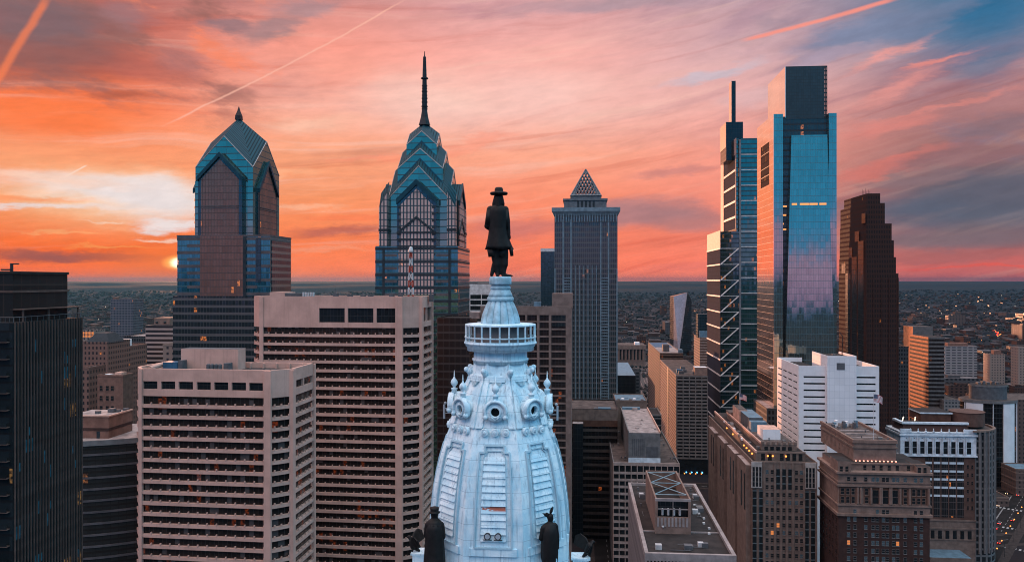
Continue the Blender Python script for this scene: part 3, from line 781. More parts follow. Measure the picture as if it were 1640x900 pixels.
def banded_tower(lab, pl, pr, Y, pch, top, first, pitch, depth_px, n, stubs, louvre, lpx, rot=None):
    b = Site('office_tower', lab, 'building', pl, pr, Y, rot)
    o, z, w = b.o, b.z, b.w
    cd = 5.5; xc = b.x(pch, cd); dp = b.y(depth_px, xc)
    lx = -(xc - w) * .72
    foot = lambda e=0: [(-e * .4, -e), (w + e * .4, -e), (xc + e, cd - e * .4), (xc + e, dp + e), (lx - e, dp + e), (lx - e, cd - e * .4)]
    def rounded(e):
        p = foot(e); r = []
        for i, (x, y) in enumerate(p):
            if i in (1, 2, 0, 5):
                a, c = Vector(p[i - 1]), Vector(p[(i + 1) % 6]); q = Vector((x, y))
                t = 1.5
                A, B = q + (a - q).normalized() * t, q + (c - q).normalized() * t
                r += [tuple(A), tuple(A.lerp(q, .5).lerp(q.lerp(B, .5), .5)), tuple(B)]
            else: r.append((x, y))
        return r
    zt = z(top)
    MB().prism(foot(-.9), 0, zt - 2, 0, 1).build('glass_core', [M['office_glass'], M['roof_dark']], o)
    for i in range(n):
        zz = z(first + pitch * i)
        if zz < 3: break
        h = pitch * .30 / F * Y; mb = MB().prism(rounded(.25), zz - h, zz)
        for k in range(stubs):
            x = (k + .32) * w / stubs; mb.box(x - .17, x + .17, -.35, .25, zz, zz + .75)
        for k in range(3):
            q = Vector((w, 0)).lerp(Vector((xc, cd)), (k + .5) / 3 if k else .2); mb.box(q.x - .2, q.x + .2, q.y - .5, q.y + .1, zz, zz + .7)
        for k in range(6):
            yy = cd + (k + .4) * (dp - cd) / 6; mb.box(xc - .1, xc + .35, yy - .17, yy + .17, zz, zz + .75)
        for k in range(2): mb.box(lx * (.3 + .5 * k) - .2, lx * (.3 + .5 * k) + .2, cd * (.3 + .5 * k) - .5, cd * (.3 + .5 * k), zz, zz + .75)
        mb.build('spandrel', CONC, o)
    # piers
    zf = z(first - pitch) if False else z(first - 6)
    for xa, xb in ((0, w * .026), (w * .955, w + .3)): MB().box(xa, xb, -.55, .6, 0, zt - .3).build('pier', CONC, o)
    d = Vector((xc - w, cd)).normalized()
    MB().box(xc - .9, xc + .5, cd - .9, cd + 1.3, 0, zt - .3).build('pier', CONC, o)
    MB().box(xc - .5, xc + .55, dp - 1.0, dp + .4, 0, zt - .3).build('pier', CONC, o)
    # attic with louvred openings, cut as real recesses
    z0, z1, za, zb = z(first - pitch * .78), zt, z(louvre[1]), z(louvre[0])
    xs = [b.x(p) for p in lpx]
    MB().box(xs[0] - .4, xs[-1] + .4, .7, .86, za - .5, zb + .5).build('louvre_back', M['black_glass'], o)
    for (xa, xb) in [(0, xs[0])] + [(xs[i], xs[i + 1]) for i in range(1, len(xs) - 1, 2)] + [(xs[-1], w)]:
        MB().box(xa, xb, 0, 1.0, za, zb).build('attic_pier', CONC, o)
    MB().box(0, w, 0, 1.0, zb, z1).build('attic_wall', CONC, o)
    MB().box(0, w, -.004, 1.0, z0, za).build('attic_wall', CONC, o)
    MB().prism([(w, 0), (xc, cd), (xc - .8, cd + .5), (w - .6, 1.0)], z0, z1).build('attic_corner', CONC, o)
    MB().prism([(lx, cd), (0, 0), (.6, 1.0), (lx + .8, cd + .5)], z0, z1).build('attic_corner', CONC, o)
    MB().box(xc - .9, xc, cd, dp, zb, z1).build('attic_wall', CONC, o)
    MB().box(xc - .9, xc, cd, dp, z0, za).build('attic_wall', CONC, o)
    ym = (cd + dp) / 2
    for y0, y1 in ((cd, cd + 3), (ym - .4, ym + .4), (dp - 1.2, dp)): MB().box(xc - .9, xc - .01, y0, y1, za, zb).build('attic_pier', CONC, o)
    MB().box(xc - 1.6, xc - 1.3, cd, dp, za, zb).build('louvre_back', M['black_glass'], o)
    MB().box(lx, lx + .9, cd, dp, z0, z1).build('attic_wall', CONC, o)
    MB().box(lx, xc, dp - .9, dp, z0, z1).build('attic_wall', CONC, o)
    MB().prism(foot(-1.3), z1 - 3, z1 - 2.6).build('roof_deck', M['roof_dark'], o)
    ROOFS.append((lab[:24], 4, xc - 3, 3, dp - 4, z1 - 2.59, 16))
    return b, zt, xc, dp, lx

b, zt, xc, dp, lx = banded_tower('nearer and lower banded concrete office tower with a louvred top floor and roof plant', 223, 433, 270, 469, 590, 647, 17.25, 503, 34, 14,
                                 (610, 622.5), (229, 252, 258, 280.5, 286, 309, 315, 337.5, 343, 365.5, 371, 394, 399, 421), R(7))
z = b.z
pa, pb = b.x(290, 16), b.x(381, 16)
MB().box(pa, pb, 16, dp - 3, zt - 3, H + (450 - 558) / F * (270 + 16), 0, 1).build('plant_room', [CONC, M['unit_grey']], b.o)
for i in range(4):
    x = b.x(334 + i * 6, 12); MB().lathe([(.75, zt - 2.6), (.75, zt + .3), (.4, zt + .6)], 10, x, 12).build('cooling_fan', M['unit_grey'], b.o)
MB().box(b.x(358, 12), b.x(366, 12), 12, 15, zt - 2.6, zt + .8).build('air_unit', M['unit_grey'], b.o)
MB().box(b.x(266, 14), b.x(289, 14), 12, 16, zt - 2.6, zt + 1.0).build('air_unit', M['unit_blue'], b.o)
MB().box(b.x(290, 14), b.x(297, 14), 12, 15, zt - 2.6, zt + 1.6).build('air_unit', M['unit_grey'], b.o)
MB().tube((lx + 3, 8, zt - .8), (b.x(265, 15), 15, zt + .2), .8, 8).build('roof_duct', CONC, b.o)
for i in range(5):
    x = pb + (i + .2) * (xc - pb) / 5; MB().box(x, x + .5, dp - 2.0, dp - .9, zt - 2.6, zt - .2).build('parapet_rib', CONC, b.o)

b2, zt2, xc2, dp2, lx2 = banded_tower('farther banded concrete office tower with three big dark openings at its top', 416, 644, 345, 675.5, 474.5, 534.5, 13.9, 692, 44, 20,
                                      (493, 515.5), (511, 552, 557, 598, 603, 643.5), R(7))
MB().box(b2.x(435, 14), b2.x(459, 14), 12, 24, zt2 - 3, zt2 + 1.6).build('plant_room', [CONC], b2.o)
MB().box(b2.x(459, 14), b2.x(483, 14), 12, 20, zt2 - 3, zt2 + 1.0).build('air_unit', M['unit_grey'], b2.o)
for i in range(5): MB().lathe([(.5, zt2 - 2.6), (.5, zt2 + 1.6)], 8, b2.x(486 + i * 4, 12), 12).build('cooling_fan', M['duct_white'], b2.o)
for px, hh in ((559, 1.2), (580, .6), (592, .5), (536, 2.2), (626, 2.4), (640, 2.2), (690, 1.5)):
    MB().box(b2.x(px - 3, 16), b2.x(px + 3, 16), 16, 19, zt2 - 2.6, zt2 + hh * .5).tube((b2.x(px, 16), 17, zt2), (b2.x(px, 16), 17, zt2 + hh + 1), .12, 5).build('roof_antenna', M['unit_grey'], b2.o)

def mast(bb, px, y, top):
    mat('mast_red', (.42, .06, .03), .5); mat('mast_white', (.62, .6, .58), .5)
    x, yy = bb.w2(bb.x(px, y), y); z0 = zt2 - 2.6; z1 = H + (450 - top) / F * yy
    o = thing('antenna_mast', 'red and white lattice antenna mast standing on the roof of the farther banded tower', 'antenna', (x, yy, z0))
    n = 7; h = (z1 - z0) / n
    for i in range(n):
        mb = MB(); r0, r1 = 1.25 - .85 * i / n, 1.25 - .85 * (i + 1) / n
        c = lambda r, k: (r * (1, -1, -1, 1)[k % 4], r * (1, 1, -1, -1)[k % 4])
        for k in range(4):
            mb.tube((*c(r0, k), i * h), (*c(r1, k), i * h + h), .16, 4).tube((*c(r0, k), i * h), (*c(r1, k + 1), i * h + h), .1, 4).tube((*c(r0, k + 1), i * h), (*c(r1, k), i * h + h), .1, 4)
        mb.build('lattice_section', M[('mast_red', 'mast_white')[i % 2]], o)
    MB().lathe([(.9, n * h - .6), (1.1, n * h), (.7, n * h + 1.6), (.1, n * h + 1.9)], 12).build('radome', M['mast_white'], o)
mast(b2, 658, 13, 402)

# ------------------------------------------------------------------ the domed clock tower top with its bronze figures
mat('bronze', (.012, .0102, .0092), .62, .1, 1.2, .5, .3, .3)
DS = 102 / F
DX, DY = (801.5 - 820) * DS, 102.0
dz = lambda py: H + (450 - py) * DS
def paint_mat():
    m, nt, b = newmat('pale_blue_paint')
    tc = nt.nodes.new('ShaderNodeTexCoord'); v = E(nt, tc.outputs['Object']); x, y, z = sep(nt, v)
    n = noise(nt, v, .45, 6, .62); st = noise(nt, vop(nt, 'MULTIPLY', v, (2.6, 2.6, .16)), 1.0, 5, .62); fine = noise(nt, v, 3.0, 4, .6)
    c = mixc(nt, n.smooth(.3, .7), (.47, .73, .84), (.80, .94, .97))
    c = mixc(nt, st.smooth(.48, .70) * .60, c, (.22, .35, .43))
    c = mixc(nt, fine.smooth(.62, .78) * .35, c, (.80, .88, .90))
    seam = (z * (1 / 1.83)).fract().lt(.022)
    c = mixc(nt, seam * .85, c, (.22, .36, .44))
    rust = noise(nt, vop(nt, 'MULTIPLY', v, (3.0, 3.0, .5)), 1.0, 6, .7)
    c = mixc(nt, rust.smooth(.66, .76) * .7, c, (.40, .26, .20))
    nt.links.new(c.k, b.inputs['Base Color']); b.inputs['Roughness'].default_value = .62; b.inputs['Specular IOR Level'].default_value = .25
    bp = nt.nodes.new('ShaderNodeBump'); bp.inputs['Strength'].default_value = .45; bp.inputs['Distance'].default_value = .06
    nt.links.new((fine + st).k, bp.inputs['Height']); nt.links.new(bp.outputs[0], b.inputs['Normal'])
    return m
PAINT = paint_mat()
PAINT3 = mat('weathered_blue_paint', (.36, .56, .65), .6, 0, .9, .35, .45)
PAINT2 = mat('paint_shadow_line', (.40, .60, .69), .6, 0, .5, .15, .2)
PROF = [(980, 120), (925, 119), (880, 117.5), (833, 115), (800, 112.5), (767, 108), (740, 102.5), (720, 97.5), (700, 91), (688, 87), (673, 81), (661, 76.5), (650, 72.5), (629, 64.5), (614, 57), (601, 50)]

def dome_r(z):
    py = 450 - (z - H) / DS
    for (a, ra), (b_, rb) in zip(PROF, PROF[1:]):
        if b_ <= py <= a: return (ra + (rb - ra) * (py - a) / (b_ - a)) * DS
    return (PROF[-1][1] if py < 601 else PROF[0][1]) * DS

C8, S8 = math.cos(R(22.5)), math.sin(R(22.5))
def fp(k, sx, z, out=0.0, absx=None):
    """point on facet k of the octagon: sx from -1 to 1 across, out = metres in front of the facet"""
    a = R(-90 + 45 * k); n = (math.cos(a), math.sin(a)); t = (-n[1], n[0]); r = dome_r(z)
    d = r * C8 + out; x = absx if absx is not None else sx * r * S8
    return (n[0] * d + t[0] * x, n[1] * d + t[1] * x, z)

def strip(mb, k, pts, wd, dep):
    """raised moulding along a polyline of (half-width fraction or metres, z) on facet k"""
    for (x0, z0), (x1, z1) in zip(pts, pts[1:]):
        dx, dzz = x1 - x0, z1 - z0; L = math.hypot(dx, dzz); px, pz = -dzz / L * wd / 2, dx / L * wd / 2
        q = [(x0 - px, z0 - pz), (x1 - px, z1 - pz), (x1 + px, z1 + pz), (x0 + px, z0 + pz)]
        vs = [fp(k, 0, zz, o, xx) for o in (-.05, dep) for xx, zz in q]
        mb.faces(vs, [(4, 5, 6, 7), (0, 1, 5, 4), (1, 2, 6, 5), (2, 3, 7, 6), (3, 0, 4, 7)])
    return mb

def dzf(py):
    z = dz(py)
    for _ in range(12): z = H + (450 - py) / F * (DY - dome_r(z) * C8)
    return z

def hood(dm, c, t, up, n, face):
    N = 22; vs = []
    A = [R(-32 + 244 * i / N) for i in range(N + 1)]
    for rr, dd in ((1.46, -.5), (1.46, .22), (1.12, .22), (1.12, -.3)): vs += [c + (t * math.cos(a) + up * math.sin(a)) * rr + n * (face + dd) for a in A]
    fs = [(q * (N + 1) + i, q * (N + 1) + i + 1, (q + 1) * (N + 1) + i + 1, (q + 1) * (N + 1) + i) for q in range(3) for i in range(N)]
    MB().faces(vs, fs).build('hood_moulding', PAINT, dm, True)

def dome_tower():
    o = thing('city_hall_tower', 'pale blue octagonal dome with porthole dormers and a railed gallery under the bronze man', 'tower', (DX, DY, 0), -TH)
    mb = MB(); zs = [dz(p) for p, r in PROF]
    fine = []
    for a, c in zip(zs, zs[1:]): fine += [a + (c - a) * i / 3 for i in range(3)]
    fine.append(zs[-1]); fine = [0.0] + fine
    for a, c in zip(fine, fine[1:]):
        for k in range(8): mb.poly([fp(k, -1, a), fp(k, 1, a), fp(k, 1, c), fp(k, -1, c)])
    mb.build('dome_shell', PAINT, o)
    for k in range(8):
        # corner pilasters
        for s in (-1, 1):
            mb = MB()
            zz = [dzf(p) for p in (686, 678, 670, 662, 654, 646, 638, 630, 622, 612, 604)]
            for a, c in zip(zz, zz[1:]):
                q = [(s * .99, a), (s * .66, a), (s * .62, c), (s * .99, c)]
                if s < 0: pass
                vs = [fp(k, x, z_, ot) for ot in (-.05, .26) for x, z_ in q]
                mb.faces(vs, [(4, 5, 6, 7), (1, 2, 6, 5), (0, 3, 7, 4)])
            mb.build('pilaster', PAINT, o); mb = MB()
        # head of the field: a band with a half round drop
        mb = MB(); strip(mb, k, [(-.62 * dome_r(dzf(609)) * S8, dzf(608)), (.62 * dome_r(dzf(609)) * S8, dzf(608))], .55, .24)
        c0 = fp(k, 0, dzf(608), .05, 0)
        ring = [fp(k, 0, dzf(611) + .62 * math.sin(t), .22, .62 * math.cos(t)) for t in [math.pi * (1 + i / 8) for i in range(9)]]
        mb.poly(ring)
        mb.poly([Vector(p) + (Vector(c0) - Vector(fp(k, 0, dzf(608), .22, 0))) * 0 for p in ring][::-1]); mb.build('half_round_drop', PAINT, o)
        # three bosses
        for xx in (-.50, 0, .50):
            zc = dzf(692); X = xx * dome_r(zc) * S8 * 1.0; c = Vector(fp(k, 0, zc, .05, X))
            n = (Vector(fp(k, 0, zc, 1, X)) - Vector(fp(k, 0, zc, 0, X))); up = Vector((0, 0, 1)); t = n.cross(up)
            m2 = MB()
            for r0, r1, d0, d1 in ((.50, .44, -.1, .46), (.30, .16, .3, .56)):
                vs = [c + (t * math.cos(2 * math.pi * i / 14) + up * math.sin(2 * math.pi * i / 14)) * rr + n * dd for rr, dd in ((r0, d0), (r1, d1)) for i in range(14)]
                m2.faces(vs, [(i, (i + 1) % 14, 14 + (i + 1) % 14, 14 + i) for i in range(14)] + [tuple(range(14, 28))])
            m2.build('boss', PAINT, o)
        # lower stepped frame
        hw = lambda py, f: f * dome_r(dzf(py)) * S8
        P = lambda py, f, s: (s * hw(py, f), dzf(py))
        for s in (-1, 1):
            mb = MB()
            pts = [(0, dzf(713)), (s * hw(713, .42), dzf(713)), (s * hw(715, .42), dzf(724)), (s * hw(716, .62), dzf(724))] + [P(py, .63, s) for py in (724, 750, 775, 805, 840, 877)] + [(0, dzf(877))]
            strip(mb, k, pts, .20, .30)
            mb.build('panel_frame', PAINT2, o)
            mb = MB(); pts = [(0, dzf(722)), (s * hw(724, .30), dzf(722)), (s * hw(724, .30), dzf(724))] + [P(py, .44, s) for py in (731, 750, 775, 805, 840, 866)]
            strip(mb, k, pts, .10, .16); mb.build('inner_frame', PAINT2, o)
        for j in range(12):
            py = 731 + 11.3 * j; za, zb = dzf(py + 11.3), dzf(py)
            h0, h1 = hw(py + 11.3, .43), hw(py, .43)
            rust = (k == 0 and j == 7)
            vs = [fp(k, 0, za, .24, -h0), fp(k, 0, za, .24, h0), fp(k, 0, zb, .03, h1), fp(k, 0, zb, .03, -h1), fp(k, 0, za, -.02, -h0), fp(k, 0, za, -.02, h0)]
            MB().faces(vs, [(0, 1, 2, 3), (4, 5, 1, 0), (1, 5, 2), (4, 0, 3)]).build('slat', PAINT if not rust else rusty(), o)
        mb = MB(); strip(mb, k, [(-hw(884, .80), dzf(884)), (hw(884, .80), dzf(884))], .9, .22); mb.build('sill_block', PAINT, o)
        # porthole dormer
        zc = dzf(658); a = R(-90 + 45 * k); ap = dome_r(zc) * C8
        dm = thing_part('dormer', o)
        n = Vector((math.cos(a), math.sin(a), 0)); t = Vector((-n.y, n.x, 0)); up = Vector((0, 0, 1)); c = n * ap + up * zc
        face = 1.15
        def ringpart(name, m, r0, r1, d0, d1, N=26, back=True):
            vs = []
            for rr, dd in ((r0, d0), (r0, d1), (r1, d1), (r1, d0)):
                vs += [c + (t * math.cos(2 * math.pi * i / N) + up * math.sin(2 * math.pi * i / N)) * rr + n * dd for i in range(N)]
            fs = []
            for q in range(3):
                fs += [(q * N + i, q * N + (i + 1) % N, (q + 1) * N + (i + 1) % N, (q + 1) * N + i) for i in range(N)]
            return MB().faces(vs, fs).build(name, m, dm, True)
        ringpart('barrel', PAINT, 1.22, .60, -1.6, face)
        hood(dm, c, t, up, n, face)
        ringpart('porthole_rim', PAINT, .74, .52, face - .3, face + .1)
        N = 20; MB().faces([c + (t * math.cos(2 * math.pi * i / N) + up * math.sin(2 * math.pi * i / N)) * .72 + n * (face - .55) for i in range(N)], [tuple(range(N))]).build('porthole_opening', mat_once('opening_black', (.006, .006, .007)), dm)
        for s in (-1, 1):
            q = c + t * s * 1.22 - up * .62 + n * (face + .05)
            MB().ball(q, .33, 10).build('scroll', PAINT, dm, True)
            q2 = c + t * s * .55 - up * .55 + n * (face + .1); MB().tube(q2, q2 - t * s * .5 - up * .35, .10, 6, .04).build('leaf', PAINT, dm)
        f0 = c + n * (face - .45); z1 = 1.3
        fin = MB().lathe([(.34, f0.z + z1), (.34, f0.z + z1 + .55), (.42, f0.z + z1 + .6), (.42, f0.z + z1 + .7), (.16, f0.z + z1 + .8), (.2, f0.z + z1 + .95), (.42, f0.z + z1 + 1.25), (.46, f0.z + z1 + 1.45), (.38, f0.z + z1 + 1.72), (.14, f0.z + z1 + 2.0), (.08, f0.z + z1 + 2.2), (.02, f0.z + z1 + 3.0)], 12, f0.x, f0.y).build('finial', PAINT, dm, True)
        MB().tube(c + n * (-.6) + up * 1.0, c + n * (face - .1) + up * 1.0, .62, 4).build('finial_base', PAINT, dm)
    # brackets with work lights on the two side facets
    for k in (2, 6):
        c = Vector(fp(k, 0, dz(655), .8, 0)); n = (Vector(fp(k, 0, dz(655), 1.8, 0)) - c)
        MB().tube(c, c + n * 1.0, .07, 6).tube(c + n * 1.0 - Vector((0, 0, 1.3)), c + n * 1.0 + Vector((0, 0, .5)), .14, 8).tube(c - Vector((0, 0, .6)), c + n * 1.05 - Vector((0, 0, .6)), .05, 6).ball(c + n * .85 + Vector((0, 0, .7)), .2, 8).build('bracket_light', mat_once('fixture_grey', (.4, .46, .5)), o)
    # twin floodlight fittings at the foot of the front panel
    for X in (-.62, .62):
        c = Vector(fp(0, 0, dzf(856), .35, X)); n = Vector((0, -1, 0))
        fl = MB().tube(c, c + n * .4, .36, 14, .42).tube(c + Vector((-.5, -.2, -.45)), c + Vector((.5, -.2, -.45)), .06, 6).build('floodlight', mat_once('fixture_dark', (.05, .05, .055)), o)
        MB().tube(c + n * .36, c + n * .42, .30, 14).build('lens', mat_once('fixture_grey', (.4, .46, .5)), fl)
    # neck, drum, gallery
    L = lambda name, pr, n=48, a0=0, m=PAINT, sm=True: MB().lathe([(r * DS, dz(p)) for p, r in pr], n, a0=a0).build(name, m, o, sm)
    L('octagon_cornice', [(604, 50), (602, 52.5), (598.5, 53.5), (596.5, 52), (596, 49)], 8, R(22.5), PAINT, False)
    L('neck', [(597, 49.5), (590, 46.5), (584, 44.8), (579, 44)], 8, R(22.5), PAINT, False)
    L('drum', [(581, 43.5), (576.5, 43.5), (576, 45), (573.5, 45), (573, 42.8), (562, 42.4), (558, 43)])
    for k in range(8):
        a = R(-90 + 22.5 + 45 * k); q = Vector((math.cos(a), math.sin(a), 0)) * 51.5 * DS
        zc = dz(592)
        MB().ball(q * 1.0 + Vector((0, 0, zc)), .42, 10).ball(q * 1.09 + Vector((0, 0, zc + .22)), .34, 10).tube(q * .96 + Vector((0, 0, zc - .5)), q * 1.04 + Vector((0, 0, zc + .1)), .34, 8, .2).build('corner_scroll', PAINT, o, True)
    L('gallery_cornice', [(562, 43), (560.5, 53), (555, 53.5), (553.5, 55.5), (550.5, 56), (549.5, 58), (547, 58), (546.5, 54)])
    mat('gallery_wall', (.20, .17, .16), .6)
    gal = L('gallery_wall', [(548, 44), (521, 44)], 24, 0, M['gallery_wall'], False)
    MB().lathe([(57.2 * DS, dz(547)), (57.2 * DS, dz(545)), (55 * DS, dz(545))], 48, cap=False).build('railing_kerb', PAINT, o)
    for py, r in ((539, 57.2), (520, 56.5)):
        MB().lathe([((r - 2.2) * DS, dz(py + .9)), (r * DS, dz(py + .9)), (r * DS, dz(py - 1)), ((r - 2.2) * DS, dz(py - 1)), ((r - 2.2) * DS, dz(py + .9))], 48, cap=False).build('railing_rail', PAINT, o, False)
    for k in range(24):
        a = 2 * math.pi * (k + .3) / 24; q = Vector((math.cos(a), math.sin(a), 0)) * 55.4 * DS
        MB().tube(q + Vector((0, 0, dz(547))), q + Vector((0, 0, dz(520))), .11, 6).build('railing_post', PAINT, o)
    L('gallery_roof', [(521.5, 55), (518.5, 55), (517.5, 33)])
    # ribbed bell and pedestal
    mb = MB(); NB = 14
    pr = [(518.5, 31.2), (510, 30.2), (502, 28), (494, 25.2), (487, 22), (481, 18.8)]
    for k in range(NB):
        a0 = 2 * math.pi * (k + .25) / NB; m2 = MB(); rows = []
        for p, r in pr:
            for j in range(7):
                t = j / 6; a = a0 + (t - .5) * 2 * math.pi / NB * .97
                rr = (r * (.93 + .09 * math.sin(math.pi * t) ** .6)) * DS
                rows.append((rr * math.cos(a), rr * math.sin(a), dz(p)))
        m2.faces(rows, [(i * 7 + j, i * 7 + j + 1, i * 7 + j + 8, i * 7 + j + 7) for i in range(len(pr) - 1) for j in range(6)]); m2.build('bell_rib', PAINT3, o, True)
    L('bell_core', [(519, 29), (481, 17)], 24, 0, mat_once('bell_groove', (.13, .22, .28)))
    L('bell_ring', [(482, 20.5), (480.5, 21.5), (477, 21.5), (475.5, 20)], 48, 0, PAINT3)
    L('upper_bell', [(476, 20), (470, 18.2), (465, 15.8), (463, 15.2)], 48, 0, PAINT3)
    L('pedestal_collar', [(463.5, 16), (460.5, 16.6), (456, 14.2), (455.5, 15)], 48, 0, PAINT3)
    L('pedestal', [(456, 17.3), (454, 17.8), (446, 17.8), (444.5, 17.2), (443, 16.5)], 48, 0, PAINT3)
    # ledge that carries the bronze groups, just below the view, and the pale blocks beside it
    L('ledge', [(1020, 140), (945, 140), (938, 150), (928, 152), (925, 118)], 8, R(22.5), PAINT, False)
    for k in (2, 6):
        c = Vector(fp(k, 0, dz(905), 1.5, 0))
        MB().box(c.x - 1.0, c.x + 1.0, c.y - 1.0, c.y + 1.0, dz(935), dz(888)).box(c.x - 1.2, c.x + 1.2, c.y - 1.2, c.y + 1.2, dz(888), dz(885)).build('side_plinth', PAINT, o)
    for X in (-1.5, 1.35):
        c = Vector(fp(0, 0, dz(908), 1.1, X)); MB().tube(c, c + Vector((0, -.9, 0)), 1.15 if X > 0 else .9, 18).build('arched_dormer_head', mat_once('bronze', (.013, .0115, .011)), o)

def thing_part(name, parent):
    e = bpy.data.objects.new(name, None); COL.objects.link(e); e.parent = parent; e.empty_display_size = .3; return e
def mat_once(name, col, **k): return M.get(name) or mat(name, col, **k)
def rusty():
    m, nt, b_ = newmat('rust_streak_paint')
    tc = nt.nodes.new('ShaderNodeTexCoord'); v = E(nt, tc.outputs['Object']); x, y, z = sep(nt, v)
    n = noise(nt, vop(nt, 'MULTIPLY', v, (1, 1, 2.6)), 1.1, 6, .65)
    zz = (z - dzf(814)).abs().smooth(.12, .42, 1, 0)
    xs = (x - .1).abs().smooth(1.55, 1.9, 1, 0)
    nt.links.new(mixc(nt, (n * 1.2 + x * .12).smooth(.46, .56) * zz * xs, (.50, .74, .84), (.42, .10, .05)).k, b_.inputs['Base Color']); b_.inputs['Roughness'].default_value = .6
    return m
dome_tower()

# ------------------------------------------------------------------ bronze figures: capsules fused into one skin
def fuse(name, caps, parent, vox, sy=1.0, m='bronze'):
    bm = bmesh.new()
    for p, q, r0, r1 in caps:
        p, q = Vector(p), Vector(q); d = q - p
        for c, r in ((p, r0), (q, r1)):
            bmesh.ops.create_uvsphere(bm, u_segments=14, v_segments=9, radius=r, matrix=Matrix.Translation(c))
        if d.length > 1e-3:
            bmesh.ops.create_cone(bm, cap_ends=True, segments=14, radius1=r0, radius2=r1, depth=d.length, matrix=Matrix.Translation((p + q) / 2) @ d.to_track_quat('Z', 'Y').to_matrix().to_4x4())
    for v in bm.verts: v.co.y *= sy
    me = bpy.data.meshes.new(name); bm.to_mesh(me); bm.free()
    t = bpy.data.objects.new('tmp', me); COL.objects.link(t)
    md = t.modifiers.new('r', 'REMESH'); md.mode = 'VOXEL'; md.voxel_size = vox
    sm = t.modifiers.new('s', 'SMOOTH'); sm.iterations = 3; sm.factor = .5
    out = bpy.data.meshes.new_from_object(t.evaluated_get(bpy.context.evaluated_depsgraph_get()))
    bpy.data.objects.remove(t); out.name = name
    out.materials.clear(); out.materials.append(M[m]); out.polygons.foreach_set('use_smooth', [True] * len(out.polygons)); out.update()
    return link(name, out, parent)

